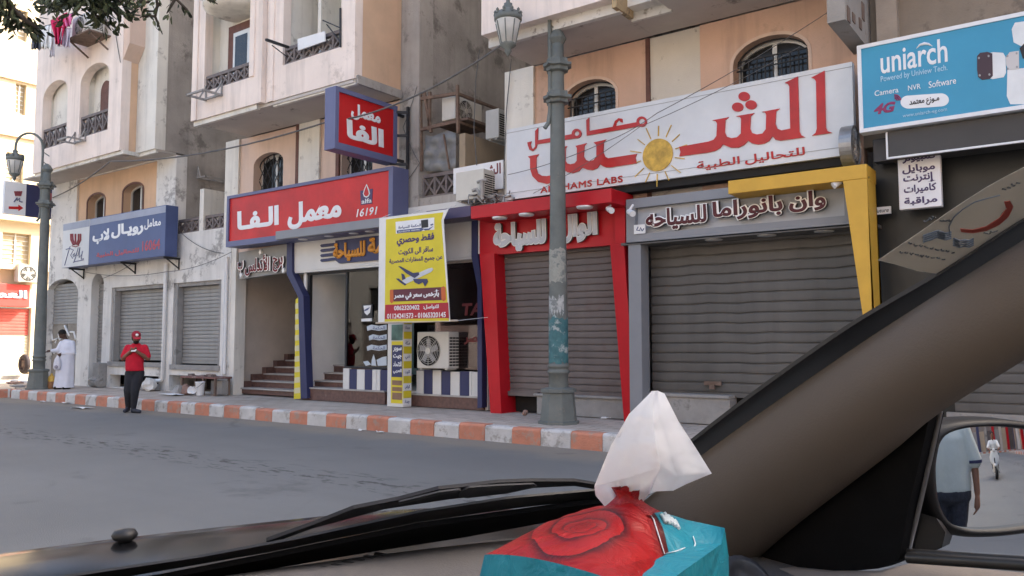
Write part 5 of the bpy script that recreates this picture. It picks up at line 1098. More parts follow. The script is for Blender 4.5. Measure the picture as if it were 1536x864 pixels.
# ------------------------------------------------------------------ street lamps
lamp_m = mat('blue_grey_lamp_paint', (.135, .148, .138), .6, .18, 3, .15, 40, stain=(.22, .20, .17), sthr=.6, sscale=4, samt=.6)
lens_m = mat('milky_lamp_glass', (.56, .56, .54), .35, .08, 5)
def street_lamp(x, y, label):
    t = thing('street_lamp', label, 'street lamp', (x, y, SW), 'street lamps on the pavement')
    P_ = FP(10.65); q = lambda yy: P_.uv(835, yy)[1]-P_.uv(835, 636)[1]+SW
    b = MB(); z = SW
    b.lathe([(.33, z-.02), (.33, z+.03), (.295, z+.04), (.25, q(592)), (.255, q(591)), (.285, q(590)), (.285, q(585)), (.2, q(583)), (0, q(583))], (x, y, 0), 8, 0, None, False); b.obj('base', lamp_m, t)
    b = MB(); b.lathe([(.155, q(584)), (.155, q(563)), (.175, q(562)), (.175, q(558)), (.155, q(557)), (.155, q(554)), (.172, q(553)), (.172, q(549)), (.152, q(548)), (.15, q(480)), (.128, q(330)), (.108, q(100)), (.108, q(90)), (.1, q(60)), (0, q(60))], (x, y, 0), 20); b.obj('post', lamp_m, t)
    for y0, y1 in ((160, 141), (112, 92)):
        b = MB()
        z0, z1 = q(y0), q(y1); h = z1-z0
        for dz, r_ in ((0, .2), (.25, .22), (.55, .22), (1, .16)): pass
        b.lathe([(.1, z0), (.2, z0+.02), (.205, z0+h*.35), (.27, z0+h*.42), (.27, z0+h*.62), (.2, z0+h*.7), (.19, z1), (.1, z1)], (x, y, 0), 4, 0, None, False)
        b.lathe([(.1, z0+.002), (.18, z0+.022), (.185, z0+h*.34), (.235, z0+h*.41), (.235, z0+h*.63), (.18, z0+h*.71), (.17, z1-.003), (.1, z1-.003)], (x, y, 0), 8, 0, None, False)
        b.obj('collar', lamp_m, t)
    b = MB(); b.lathe([(.1, q(70)), (.15, q(62)), (.15, q(60)), (.09, q(50)), (.03, q(46)), (0, q(46))], (x, y, 0), 12, 0, None, False); b.obj('cap', lamp_m, t)
    dx, dy = -.525, -.63; n_ = Vector((dx, dy, 0)).normalized(); o_ = Vector((x, y, 0))+n_*.125
    e = Vector((x+dx*1.0, y+dy*1.0, 0)); zt0 = q(5); pts = [o_+Vector((0, 0, q(196)))+n_*.09, o_+Vector((0, 0, q(188)))+n_*.03, o_+Vector((0, 0, q(170)))]+[o_+Vector((0, 0, q(120))), o_+Vector((0, 0, zt0))]
    rad = (e-o_).length/2; mid = (e+o_)/2
    for a_ in range(15, 181, 15): pts.append(mid-n_*rad*math.cos(R(a_))+Vector((0, 0, zt0+rad*1.15*math.sin(R(a_)))))
    pts.append(e+Vector((0, 0, zt0-.12))); b = MB(); b.tube(pts, .034, 8); b.obj('arm', lamp_m, t)
    b = MB()
    for zc_ in (q(15), q(40)):
        b.tube([o_+Vector((0, 0, zc_)), o_-n_*.17+Vector((0, 0, zc_-.12))], .015, 5)
    for k in range(10):   # twisted ornament at the joint
        a_ = k*.63; b.tube([o_+Vector((.03*math.cos(a_), .03*math.sin(a_), zt0-.05+k*.012)), o_+n_*.0+Vector((.06*math.cos(a_), .06*math.sin(a_), zt0+.06+k*.02))], .008, 4)
    b.obj('ornament', lamp_m, t)
    zl_ = zt0-.12
    b = MB(); b.lathe([(.03, zl_+.02), (.07, zl_), (.06, zl_-.06), (.1, zl_-.1), (.2, zl_-.16), (.225, zl_-.22), (.225, zl_-.27), (.2, zl_-.29), (0, zl_-.29)], e, 16)
    for k in range(10): a_ = 2*math.pi*k/10; c_ = e+Vector((.205*math.cos(a_), .205*math.sin(a_), zl_-.2)); b.lathe([(.03, 0), (.02, .05), (.03, .06), (0, .1)], c_, 6)
    hd = b.obj('lantern', lamp_m, t)
    b = MB(); b.lathe([(.2, zl_-.292), (.195, zl_-.32), (.12, zl_-.66), (.0, zl_-.66)], e, 16); b.obj('lantern_glass', lens_m, hd)
    b = MB(); b.lathe([(.125, zl_-.655), (.13, zl_-.69), (.05, zl_-.74), (.06, zl_-.78), (.025, zl_-.84), (0, zl_-.87)], e, 10)
    for k in range(8): a_ = 2*math.pi*(k+.5)/8; b.bar(e+Vector((.203*math.cos(a_), .203*math.sin(a_), zl_-.31)), e+Vector((.123*math.cos(a_), .123*math.sin(a_), zl_-.67)), .014)
    b.obj('lantern_frame', lamp_m, hd); return t
LP1, LP2 = (-6.89, 10.65), (-23.85, 10.27)
l1_ = street_lamp(LP1[0], LP1[1], 'blue grey street lamp with teal paint and torn posters, before the red shop front')
l2_ = dup(l1_, (LP2[0], LP2[1], SW), 'street lamp beside the man in white, at the far end of the pavement')
def pole_patch(par, name, m, y0, y1, a0, a1, r_, seed, ragged=.03):
    random.seed(seed); P_ = FP(10.65); z0, z1 = P_.uv(835, y1)[1], P_.uv(835, y0)[1]; b = MB(); rings = []; nA = 14
    for j in range(8):
        z = z0+(z1-z0)*j/7; ring = []
        for k in range(nA+1):
            a_ = R(a0+(a1-a0)*k/nA); zz_ = z+(random.uniform(-ragged, ragged) if j in (0, 7) else 0)
            ring.append((LP1[0]+r_*math.cos(a_), LP1[1]+r_*math.sin(a_), zz_))
        rings.append(ring)
    b.loft(rings, 0, False, True, False); return b.obj(name, m, par)
pole_patch(l1_, 'teal_paint_band', mat('teal_pole_paint', (.05, .145, .16), .6, .3, 8, stain=(.42, .46, .45), sthr=.53, sscale=7), 476, 545, -190, 30, .155, 1, .05)
pole_patch(l1_, 'torn_poster', mat('torn_poster', (.33, .33, .29), .8, .2, 9, stain=(.12, .14, .14), sthr=.5, sscale=9), 374, 424, -150, 0, .143, 2, .03)
pole_patch(l1_, 'torn_poster', mat('torn_white_poster', (.42, .43, .42), .8, .25, 12, stain=(.14, .16, .16), sthr=.48, sscale=11), 446, 482, -170, -20, .148, 3, .06)

# ------------------------------------------------------------------ air conditioners
def aircon(label, x, y, z, w, d, h, rot=0, fan=True, m=None, grp='air conditioner units'):
    """outdoor unit, fan side towards -Y before turning; (x, y, z) is the middle of its underside"""
    m = m or M['plastic']
    t = thing('air_conditioner', label, 'air conditioner', (x, y, z), grp)
    b = MB(); b.box(x-w/2, x+w/2, y-d/2, y+d/2, z+.03, z+h); b.box(x-w/2+.05, x-w/2+.12, y-d/2+.02, y+d/2-.02, z, z+.03); b.box(x+w/2-.12, x+w/2-.05, y-d/2+.02, y+d/2-.02, z, z+.03); b.obj('casing', m, t, bevel=.015)
    P_ = FP(y-d/2)
    if fan:
        c = (x-w*.12, z+h*.5); r_ = min(h*.42, w*.36)
        b = MB(); b.prism(P_, arc(c[0], c[1], r_, r_, 0, 350, 35), 0, .006); fd = b.obj('fan_opening', M['dark'], t)
        b = MB()
        for k in range(5): 
            a_ = k*2*math.pi/5; b.bar(P_.p(c[0]+r_*.15*math.cos(a_), c[1]+r_*.15*math.sin(a_), .008), P_.p(c[0]+r_*.8*math.cos(a_+.35), c[1]+r_*.8*math.sin(a_+.35), .008), r_*.35, .004, up=P_.n)
        b.obj('fan_blade', F_grey, fd, split=True)
        b = MB()
        for k in range(1, 8):
            rr = r_*k/7; pts = [P_.p(c[0]+rr*math.cos(2*math.pi*i/26), c[1]+rr*math.sin(2*math.pi*i/26), .018) for i in range(27)]; b.tube(pts, .0035, 4)
        for k in range(8): a_ = k*math.pi/4; b.bar(P_.p(c[0], c[1], .018), P_.p(c[0]+r_*math.cos(a_), c[1]+r_*math.sin(a_), .018), .006)
        b.prism(P_, arc(c[0], c[1], r_*.22, r_*.22, 0, 330, 12), .016, .028); b.obj('fan_grille', m, t)
    b = MB(); S_ = SP(x+w/2)
    for k in range(9): v = z+h*(.14+.08*k); 
    for k in range(10):
        v = z+.08+(h-.16)*k/10
        for j in range(3): u_ = y-d/2+.03+(d-.06)*j/3; b.rect(S_, u_, u_+(d-.06)/3-.012, v, v+(h-.16)/10*.55, 0, .003)
    b.obj('side_grille', M['dark'], t)
    if rot: t.rotation_euler = (0, 0, R(rot))
    return t
P_ = FP(11.62); a0_, a1_ = U(*th(596, 520), P_), U(*th(766, 520), P_)
aircon('white air conditioner with round fan standing on the striped wall of the travel shop', (a0_+a1_)/2, 11.62+.17, zr1+.005, a1_-a0_, .34, V(*th(680, 425), P_)-zr1, 0)
# top left, on its bracket
P_ = FP(YA-.5); q = (U(*tg(690, 260), P_), U(*tg(830, 250), P_), V(*tg(690, 372), P_), V(*tg(690, 215), P_))
aircon('old air conditioner high on the pale pink facade beside the hanging laundry', (q[0]+q[1])/2+.1, YA-.3, q[2], q[1]-q[0]+.25, .36, .58, 0)
br = thing('shelf_bracket', 'rusty shelf carrying the high air conditioner beside the laundry', 'bracket', ((q[0]+q[1])/2, YA, q[2]-.06)); b = MB(); b.box(q[0]-.1, q[1]+.35, YA-.6, YA, q[2]-.06, q[2]-.02); b.obj('shelf', M['rust'], br); b = MB()
for x in (q[0], q[1]+.25): b.bar((x, YA-.55, q[2]-.06), (x, YA-.02, q[2]-.4), .04)
b.obj('strut', M['rust'], br, split=True)
# across the side street
zlg = G_.uv(20, 424)[1]; aircon('sun bleached air conditioner on the ledge above the red shop sign', XG+.35, G_.uv(38, 415)[0], zlg, 1.0, .4, .75, 90)
# light well beside the red blade sign
def zwell(x, y, Y): return FP(Y).uv(*zg(x, y))
p0 = zwell(345, 360, 12.0); p1 = zwell(408, 218, 12.0)
ac = aircon('dim air conditioner on a timber frame in the recess beside the blade sign', (p0[0]+p1[0])/2+.05, 12.45, p0[1], .86, .36, p1[1]-p0[1], 90)
b = MB(); P_ = FP(12.01)
b = MB()
for k, c in enumerate((F_black, F_white, F_black)): u = p0[0]+.03+k*.1; b.rect(FP(12.01), u, u+.07, p0[1]+.06, p1[1]-.05, 0, .006)
fr = thing('timber_frame', 'weathered timber scaffold with plastic sheet in the recess above the balustrade', 'frame', (XBR+.4, 12, zp2))
b = MB(); Pf = FP(11.9)
def gp(x, y, P=Pf): return P.at(*zg(x, y))
for a_, c_ in (((436, 165), (440, 415)), ((244, 205), (250, 610)), ((264, 200), (300, 410)), ((293, 200), (290, 400))): b.bar(gp(*a_), gp(*c_), .055)
for a_, c_ in (((240, 238), (436, 208)), ((240, 398), (440, 352))): b.bar(gp(*a_), gp(*c_), .06)
for a_ in ((436, 208), (440, 356)): b.bar(gp(*a_), gp(*a_)+Vector((0, 1.4, 0)), .05)
b.bar(gp(365, 420), gp(395, 600), .03); b.obj('timber', mat('weathered_timber', (.17, .115, .085), .9, .3, 8), fr, split=True)
b = MB(); p = gp(300, 385); b.box(p0[0]-.1, p0[0]+.75, 11.98, 12.9, p0[1]-.06, p0[1]-.01); b.obj('shelf', M['rust'], fr)
b = MB(); rings = []
for i in range(9):
    ring = []
    for j in range(9):
        x = 262+(428-262)*i/8; y = 415+(612-415)*j/8 + (14*math.sin(i*.8) if j == 0 else 0); p = FP(12.0+.05*math.sin(i*1.7+j*.9)+.04*math.cos(j*2.3)).at(*zg(x, y)); ring.append(p)
    rings.append(ring)
b.loft(rings, 0, False, True, False); b.obj('plastic_sheet', mat('grey_plastic_sheet', (.22, .23, .235), .35, .25, 3), fr)
p0 = zwell(582, 455, 12.1); p1 = zwell(640, 285, 12.1)
aircon('grey air conditioner hung on the recess side of the white corner pier', (p0[0]+p1[0])/2+.02, 12.5, p0[1], p1[0]-p0[0]+.05, .8, p1[1]-p0[1], 0, False, mat('grey_plastic', (.42, .42, .40), .5, .08, 3))
P_ = FP(11.45); p0, p1 = P_.uv(*zg(432, 775)), P_.uv(*zg(545, 600))
aircon('large rust stained air conditioner on the parapet beside the white laboratory sign', (p0[0]+p1[0])/2+.05, 11.45+.4, p0[1], (p1[0]-p0[0])+.15, .8, p1[1]-p0[1], 0, False)
b = MB(); bs = thing('shop_sign', 'small white sign board half hidden behind the parapet air conditioner', 'sign', (P_.at(*zg(540, 650)).x, 11.75, P_.at(*zg(540, 720)).z)); S = FP(11.78)
poly(b, S, zg, [(415, 598), (672, 552), (672, 700), (415, 730)], -.04, 0); b.obj('panel', F_white, bs); b = MB(); tx(b, 'الشمـ', S, zg, 540, 662, (560, 640), (650, 568), 0, .006, 0, .03); b.obj('lettering', flatm('weathered_maroon', (.2, .06, .06)), bs)
# heap of wires and pipes by that unit
random.seed(5); b = MB(); hp = thing('cable_bundle', 'tangle of pipes and cables lying on the red canopy by the parapet unit', 'cables', (P_.at(*zg(600, 780)).x, 11.3, v1))
P_ = FP(11.35)
for k in range(12):
    x, y = random.uniform(490, 690), random.uniform(735, 775); pts = []
    for i in range(6): pts.append(FP(11.35+random.uniform(-.05, .25)).at(*zg(x+i*random.uniform(-5, 22), y+random.uniform(-26, 16))))
    b.tube(pts, random.choice((.012, .016, .024)), 5)
b.tube([P_.at(*zg(*p)) for p in ((515, 712), (535, 705), (555, 730), (570, 760))], .035, 7); b.tube([P_.at(*zg(*p)) for p in ((562, 660), (565, 740))], .045, 7); b.tube([P_.at(*zg(*p)) for p in ((540, 668), (590, 655))], .03, 7); b.obj('pipe_tangle', mat('dusty_pipe', (.32, .31, .29), .8, .3, 6), hp)

# more brackets
bracket('empty steel bracket under the left balcony of the pink middle building', U(*zd(108, 400), Wb), YB, V(*zd(108, 415), Wb)+.16)
S = SP(XA); p = S.at(*zb(915, 150)); t = bracket('double steel bracket on the grey side wall above the terrace balustrade', p.x, p.y, p.z, .9, .4); t.rotation_euler = (0, 0, R(90))

# ------------------------------------------------------------------ overhead cables
def cable(label, pts, r_=.011, n=10):
    o_ = []
    for i in range(len(pts)-1):
        for k in range(n):
            f_ = k/n; a_, c_ = pts[i][0], pts[i+1][0]; sag = pts[i][1] if len(pts[i]) > 1 else 0
            o_.append(Vector(a_).lerp(Vector(c_), f_)-Vector((0, 0, sag*4*f_*(1-f_))))
    o_.append(Vector(pts[-1][0])); b = MB(); b.tube(o_, r_, 5); o = b.obj('cable', mat('grey_cable', (.12, .12, .12), .7, .2, 5)); 
    return tag(o, label, 'cable')
zr_ = FP(10.4).uv(757, 62)[1]
cable('thick cable swooping from the near lamp across the pink facade to the far corner', [(FP(10.3).at(757, 64), .25), (FP(10.3).at(487, 184), .2), (FP(10.4).at(165, 242), .1), ((XL+.1, Y0-.02, ZS-.4),)], .018)
cable('thin wire crossing the white sign towards the golden sun', [(FP(11.3).at(1262, 5), .05), (FP(11.3).at(985, 170), .04), (FP(11.3).at(905, 214), .05), (FP(11.35).at(762, 262),)], .006)
cable('second thin wire crossing the white sign just under the first', [(FP(11.28).at(1200, 70), .05), (FP(11.28).at(960, 190), .05), (FP(11.3).at(800, 290),)], .005)
cable('loose wire hanging down the recess past the air conditioners', [(FP(11.8).at(*zg(552, -20)), -.02), (FP(11.8).at(*zg(530, 150)), .02), (FP(11.8).at(*zg(522, 400)), 0), (FP(11.75).at(*zg(536, 580)),)], .01)
cable('wire running down the white pier left of the white sign', [(FP(11.8).at(*zg(715, 30)), .01), (FP(11.8).at(*zg(690, 300)), .01), (FP(11.75).at(*zg(680, 560)),)], .01)
cable('drooping wire on the chipped wall right of the blue sign', [(FP(11.78).at(*zb(780, 370)), .12), (FP(11.78).at(*zb(965, 460)),)], .009)
cable('long low wire slung from the blue sign to the red sign', [(FP(11.7).at(*zb(360, 540)), .12), (FP(11.7).at(*zb(720, 540)), .1), (FP(11.7).at(*zb(1000, 455)),)], .008)
cable('short wire looping under the blue sign beside the narrow arch', [(FP(11.78).at(*zb(440, 570)), .06), (FP(11.78).at(*zb(600, 485)),)], .008)
cable('vertical wire down the pale pink bay of the left building', [(FP(YA-.02).at(*za(485, 60)), .0), (FP(YA-.02).at(*za(520, 270)),)], .01)
cable('loose wire on the grey pier right of the red sign', [(FP(11.8).at(*zd(905, 340)), .05), (FP(11.8).at(*zd(850, 500)), .06), (FP(11.8).at(*zd(915, 640)), .02), (FP(11.8).at(*zd(850, 730)),)], .008)

# ------------------------------------------------------------------ laundry
Pl = FP(YA-.75)
def cloth(label, m, pts, amp=.05, seed=1, grp='washing hung on the line'):
    random.seed(seed); L, Rr = pts; rings = []
    for i in range(13):
        f_ = i/12; top = (L[0][0]+(Rr[0][0]-L[0][0])*f_, L[0][1]+(Rr[0][1]-L[0][1])*f_); bot = (L[1][0]+(Rr[1][0]-L[1][0])*f_, L[1][1]+(Rr[1][1]-L[1][1])*f_)
        ring = []
        for j in range(9):
            g = j/8; x = top[0]+(bot[0]-top[0])*g+6*math.sin(g*5+i*.7+seed); y = top[1]+(bot[1]-top[1])*g+(9*math.sin(i*1.1+seed) if j == 8 else 0)
            ring.append(FP(YA-.75+amp*math.sin(i*1.3+seed)*(.3+g)).at(*tg(x, y)))
        rings.append(ring)
    b = MB(); b.loft(rings, 0, False, True, False); o = b.obj('garment', m); s_ = o.modifiers.new('solid', 'SOLIDIFY'); s_.thickness = .015
    return tag(o, label, 'clothes', grp)
cloth('dark slate trousers hanging at the left end of the washing line', mat('slate_cloth', (.07, .08, .11), .9, .2, 5), (((318, 290), (300, 470)), ((392, 292), (372, 475))), .05, 1)
cloth('white shirt hanging between dark trousers and bright pink top', mat('white_cloth', (.75, .75, .74), .9, .05, 5), (((395, 255), (380, 468)), ((500, 235), (480, 470))), .05, 2)
cloth('long pale cloth hanging lowest under the pink top', mat('pale_cloth', (.55, .52, .55), .9, .1, 5), (((485, 300), (470, 545)), ((530, 300), (522, 540))), .03, 3)
cloth('crimson top, brightest garment on the washing line', mat('crimson_cloth', (.55, .02, .09), .9, .15, 5), (((488, 195), (530, 420)), ((650, 115), (600, 420))), .1, 4)
cloth('pink bundled cloth over the crimson top', mat('pink_cloth', (.70, .16, .33), .9, .15, 5), (((570, 150), (612, 270)), ((700, 130), (690, 240))), .1, 5)
cloth('lilac white shirt hanging beside the high air conditioner', mat('lilac_cloth', (.60, .54, .64), .9, .1, 5), (((590, 270), (560, 440)), ((675, 270), (668, 462))), .05, 6)
b = MB(); p0, p1 = Pl.at(*tg(310, 290)), Pl.at(*tg(700, 120)); b.tube([Pl.at(*tg(300, 285)), Pl.at(*tg(500, 232)), Pl.at(*tg(710, 118))], .012, 5)
for f_ in (0, 1): p = p0.lerp(p1, f_); b.bar(p, (p.x, YA, p.z), .03)
tag(b.obj('clothesline', M['iron']), 'washing line bracketed out from the pale pink facade', 'clothesline')

# ------------------------------------------------------------------ overhanging tree
PK = thing('tree', 'leafy dark green tree whose branches hang into the top left corner', 'tree', (-11.2, -4.6, .15))
bark = mat('tree_bark', (.055, .045, .038), .95, .3, 10, .6, 40)
leafm = [mat('leaf_green', (.045, .062, .028), .6, .35, 9), mat('leaf_olive', (.075, .088, .04), .6, .35, 9), mat('leaf_dark', (.024, .032, .018), .6, .3, 9)]
def at_d(x, y, d_): v = ray(x, y); v.normalize(); return EYE+v*d_
b = MB(); hub = Vector((-9.6, .6, 5.6))
b.tube([(-11.2, -4.6, 0), (-11.1, -4.4, 1.5), (-10.9, -3.6, 3.2), (-10.5, -2.2, 4.5), hub], [.32, .24, .2, .15, .11], 10)
lim = [at_d(60, -70, 8.2), at_d(150, -25, 8.0), at_d(215, -40, 7.8), at_d(5, -40, 8.2), at_d(120, -60, 8.4), at_d(-60, -30, 8.4)]
for p in lim: b.tube([hub, hub.lerp(p, .5)+Vector((0, 0, .25)), p], [.08, .05, .025], 7)
b.tube([Vector((-10.9, -3.6, 3.2)), Vector((-13, -4, 5)), Vector((-15, -3.5, 6.3))], [.15, .1, .05], 8); b.tube([Vector((-10.5, -2.2, 4.5)), Vector((-9, -4, 6)), Vector((-8.4, -5, 7))], [.12, .08, .04], 8)
b.obj('trunk', bark, PK)
random.seed(11); cr = MB(); tw = MB()
def leaf(p, d_, L_, W_, mi):
    d_ = d_.normalized(); s_ = d_.cross(Vector((random.uniform(-1, 1), random.uniform(-1, 1), random.uniform(-1, 1)))).normalized(); n_ = d_.cross(s_)
    cr.add([p, p+d_*L_*.35+s_*W_*.5+n_*L_*.04, p+d_*L_*.75+s_*W_*.4, p+d_*L_-n_*L_*.08, p+d_*L_*.75-s_*W_*.4, p+d_*L_*.35-s_*W_*.5+n_*L_*.04], [(0, 1, 2, 3), (0, 3, 4, 5)], mi)
def twig(pts, n, L_=.085, spread=.05, mis=(0, 0, 1, 2)):
    tw.tube(pts, [.012]*(len(pts)-1)+[.004], 5)
    for k in range(n):
        f_ = random.random()**.8*(len(pts)-1); i = min(int(f_), len(pts)-2); p = Vector(pts[i]).lerp(Vector(pts[i+1]), f_-i)
        ax = (Vector(pts[i+1])-Vector(pts[i])).normalized()
        d_ = ax*random.uniform(.3, 1)+Vector((random.uniform(-1, 1), random.uniform(-1, 1), random.uniform(-1, .4)))*.9
        leaf(p+Vector((random.gauss(0, spread), random.gauss(0, spread), random.gauss(0, spread))), d_, L_*random.uniform(.6, 1.25), L_*random.uniform(.28, .42), random.choice(mis))
T_ = lambda x, y, d_: at_d(x/6.4, y/6.4, d_)
# the dense clump
for k in range(46):
    x0, y0 = random.uniform(480, 1180), random.uniform(-210, -80); x1 = x0+random.uniform(-140, 140); y1 = random.uniform(-90, 15)*(1-.35*abs(x0-850)/400)
    d_ = 8+random.uniform(-.5, .5); twig([T_(x0, y0, d_), T_((x0+x1)/2, (y0+y1)/2-12, d_-.05), T_(x1, y1, d_-.1)], 26)
for pts in ([(980, 20), (1090, 100), (1165, 200)], [(900, 40), (1010, 130), (1080, 180)], [(860, 60), (940, 170), (820, 240)], [(930, 150), (1020, 230), (1070, 295)], [(1120, -20), (1190, 60), (1235, 95)], [(560, -20), (500, 40), (440, 45)], [(640, 20), (560, 70), (480, 90)]):
    twig([T_(x, y, 7.9) for x, y in pts], 22)
# left branch with drooping sprays
tw.tube([T_(-40, -60, 8.1), T_(60, 0, 8.1), T_(130, 85, 8.05), T_(240, 190, 8), T_(330, 250, 8), T_(395, 298, 8)], [.03, .028, .022, .02, .014, .006], 6)
for pts in ([(60, 0), (40, 70), (10, 120)], [(100, 50), (95, 130), (85, 200)], [(130, 85), (150, 170), (130, 235)], [(180, 100), (230, 190), (260, 240)], [(240, 190), (290, 230), (330, 270)], [(20, -60), (-20, 60), (-30, 160)], [(70, -20), (20, 20), (-20, 60)], [(260, 210), (320, 255), (390, 295)]):
    twig([T_(x, y, 8.05) for x, y in pts], 30, .08, .035)
# thin twigs further right
for pts in ([(1500, -60), (1510, 60), (1490, 160), (1560, 330)], [(1480, -40), (1420, 20), (1320, 40)], [(1620, -80), (1730, 30), (1790, 90), (1840, 150)], [(1390, -30), (1330, 60), (1290, 90)], [(1540, 20), (1480, 110), (1400, 100)], [(1700, -40), (1640, 60), (1600, 130)], [(1950, -60), (2020, 0), (2090, 40)], [(1490, 160), (1430, 150), (1340, 165)]):
    twig([T_(x, y, 7.8) for x, y in pts], 9, .07, .02)
# the rest of the crown, above and beside the picture
for k in range(70):
    c = random.choice((Vector((-15, -3.5, 6.6)), Vector((-8.6, -4.8, 7.2)), Vector((-11, -1.5, 7.4)), hub+Vector((-1.2, -.6, 1.2)), Vector((-12, -5, 7.8))))
    p = c+Vector((random.gauss(0, 1), random.gauss(0, 1), random.gauss(0, .7))); q_ = p+Vector((random.uniform(-.6, .6), random.uniform(-.6, .6), random.uniform(-.5, .2))); twig([p, p.lerp(q_, .5), q_], 22, .13, .1)
cr.add(tw.v, tw.f, 3, True); cr.obj('crown', leafm+[bark], PK)
b = MB(); b.box(-300, 300, -12.5, -3.9, -.1, .15); b.obj('near_pavement', mat('near_paving', (.24, .22, .2), .9, .15, 1), kind='structure')

# ------------------------------------------------------------------ small things on the pavement
Pw = FP(11.35); t = thing('work_table', 'low battered work table with a red brown slab top, outside the second grey shutter', 'table', (Pw.at(*zw(1130, 340)).x, 11.4, SW))
q0, q1 = U(*zw(955, 200), Pw), U(*zw(1312, 200), Pw); zt_ = V(*zw(1150, 165), Pw)
b = MB(); b.box(q0, q1, 11.3, 11.75, zt_-.05, zt_); b.obj('table_top', mat('stained_red_slab', (.2, .1, .085), .85, .3, 6, stain=(.3, .27, .25), sthr=.55, sscale=6), t, bevel=.01)
for x in (q0+.05, q1-.55, q1-.06): b = MB(); b.bar((x, 11.33, SW), (x, 11.33, zt_-.05), .05); b.obj('leg', M['rust'], t)
for x in (q0+.05, q1-.06): b = MB(); b.bar((x, 11.7, SW), (x, 11.7, zt_-.05), .05); b.obj('leg', M['rust'], t)
b = MB(); b.rect(FP(11.5), q1-.5, q1-.05, SW+.02, zt_-.1, -.2, 0); b.obj('shelf_box', M['concrete'], t)
random.seed(9); b = MB()
for k in range(9): p = (random.uniform(q0+.1, q1-.15), random.uniform(11.38, 11.65), zt_+.03); b.box(p[0]-.07, p[0]+.07, p[1]-.05, p[1]+.05, zt_+.002, zt_+random.uniform(.02, .07))
tag(b.obj('tool_pile', mat('dusty_tools', (.22, .17, .15), .9, .35, 9)), 'dusty odds and ends heaped on the low work table', 'tools')
p = FP(11.2).at(*zw(1135, 335)); t = thing('bucket', 'white plastic bucket under the low work table', 'bucket', (p.x, 11.2, SW)); b = MB(); b.lathe([(.085, SW), (.11, SW+.3), (.117, SW+.31), (.117, SW+.33), (.1, SW+.33), (.08, SW+.05), (0, SW+.05)], (p.x, 11.2, 0), 18); b.obj('pail', M['white'], t); b = MB(); b.tube([(p.x-.115, 11.2, SW+.31), (p.x-.09, 11.1, SW+.22), (p.x, 11.07, SW+.18), (p.x+.09, 11.1, SW+.22), (p.x+.115, 11.2, SW+.31)], .005, 5); b.obj('handle', M['iron'], t)
for k, (x, y, lb) in enumerate(((1064, 280, 'left bowl of the two white bowls tipped up beside the bucket'), (1098, 282, 'right bowl of the two white bowls tipped up, nearer the bucket'))):
    p = FP(11.15).at(*zw(x, y)); b = MB(); b.lathe([(0, .0), (.04, .0), (.085, .06), (.09, .09), (.082, .09), (.05, .02), (0, .015)], (p.x, 11.15, SW+.11), 16, 0, (.2, -.95, .25)); tag(b.obj('bowl', M['white']), lb, 'bowl', 'white bowls by the work table')
def lump(label, x, y, z, r_, m, seed, name='rubble', grp=None, cat='rubble'):
    random.seed(seed); b = MB(); b.ball((x, y, z), r_, 8, 0, False)
    b.v = [tuple(Vector(v)+Vector((noise.noise(Vector(v)*7+Vector((seed, 0, 0))), noise.noise(Vector(v)*7+Vector((0, seed, 0))), noise.noise(Vector(v)*7+Vector((0, 0, seed)))))*.3*min(r_)*2) for v in b.v]
    b.v = [(v[0], v[1], max(v[2], z-r_[2]*.8)) for v in b.v]
    return tag(b.obj(name, m), label, cat, grp)
p = FP(11.1).at(*zw(920, 320)); lump('broken concrete block on the pavement left of the work table', p.x, 11.1, SW+.1, (.17, .13, .13), M['concrete'], 2)
p = FP(11.2).at(*zw(1000, 320)); lump('reddish broken block between the concrete block and white bowls', p.x, 11.2, SW+.11, (.2, .14, .14), mat('red_rubble', (.25, .16, .13), .95, .2, 8), 4)
p = FP(11.5).at(*zw(630, 290)); lump('pale rubble heap at the foot of the bent drain pipe', p.x, 11.5, SW+.14, (.2, .15, .18), M['ground_white'], 6)
p = FP(11.6).at(*zw(70, 250)); lump('crumbled plaster heap in the narrow arched doorway', p.x, 11.7, SW+.15, (.3, .2, .2), M['concrete'], 8)
p = FP(11.5).at(*zx(340, 205)); lump('reddish clod by the low dark gap of the brown shutter', p.x, 11.4, SW+.04, (.06, .05, .05), mat('red_rubble', (.25, .16, .13)), 9); 
for k, (x, y, lb) in enumerate(((205, 318, 'upper white flake among the rubble left of the far lamp'), (215, 352, 'flat pinkish slab of rubble left of the far lamp'), (345, 345, 'white chip closest to the foot of the far lamp'), (255, 398, 'lowest flat stone left of the far lamp'))):
    p = GP(.15).at(*zv(x, y)); lump(lb, p.x, p.y, .2, ((.12, .12, .05), (.35, .25, .05), (.14, .12, .07), (.3, .2, .04))[k], (M['white'], mat('red_rubble', (.25, .16, .13)), M['white'], M['concrete'])[k], 20+k)
p = GP(SW).at(*zv(735, 412)); t = thing('jerrycan', 'yellow and brown plastic can between the far lamp and the man in white', 'can', (p.x, p.y, SW)); b = MB(); b.lathe([(.1, SW), (.115, SW+.05), (.115, SW+.25), (.1, SW+.33), (.04, SW+.38), (.04, SW+.42), (0, SW+.42)], (p.x, p.y, 0), 14, 0, None, True, 1, .7); b.obj('body', mat('yellow_can_plastic', (.55, .34, .06), .45, .15, 5), t)
b = MB(); b.lathe([(.118, SW+.002), (.12, SW+.05), (.12, SW+.2), (.0, SW+.2)], (p.x, p.y, 0), 14, 0, None, True, 1, .71); b.obj('dirt_band', mat('brown_can_dirt', (.22, .10, .04), .8, .2, 8), t)
S = SP(XG+1.2); p = S.at(37, 537); t = thing('tyre', 'dark tyre leaning by the shutter across the side street', 'tyre', (p.x, p.y, .2)); b = MB()
ct = Vector((p.x, p.y, .2+.42)); rings = []
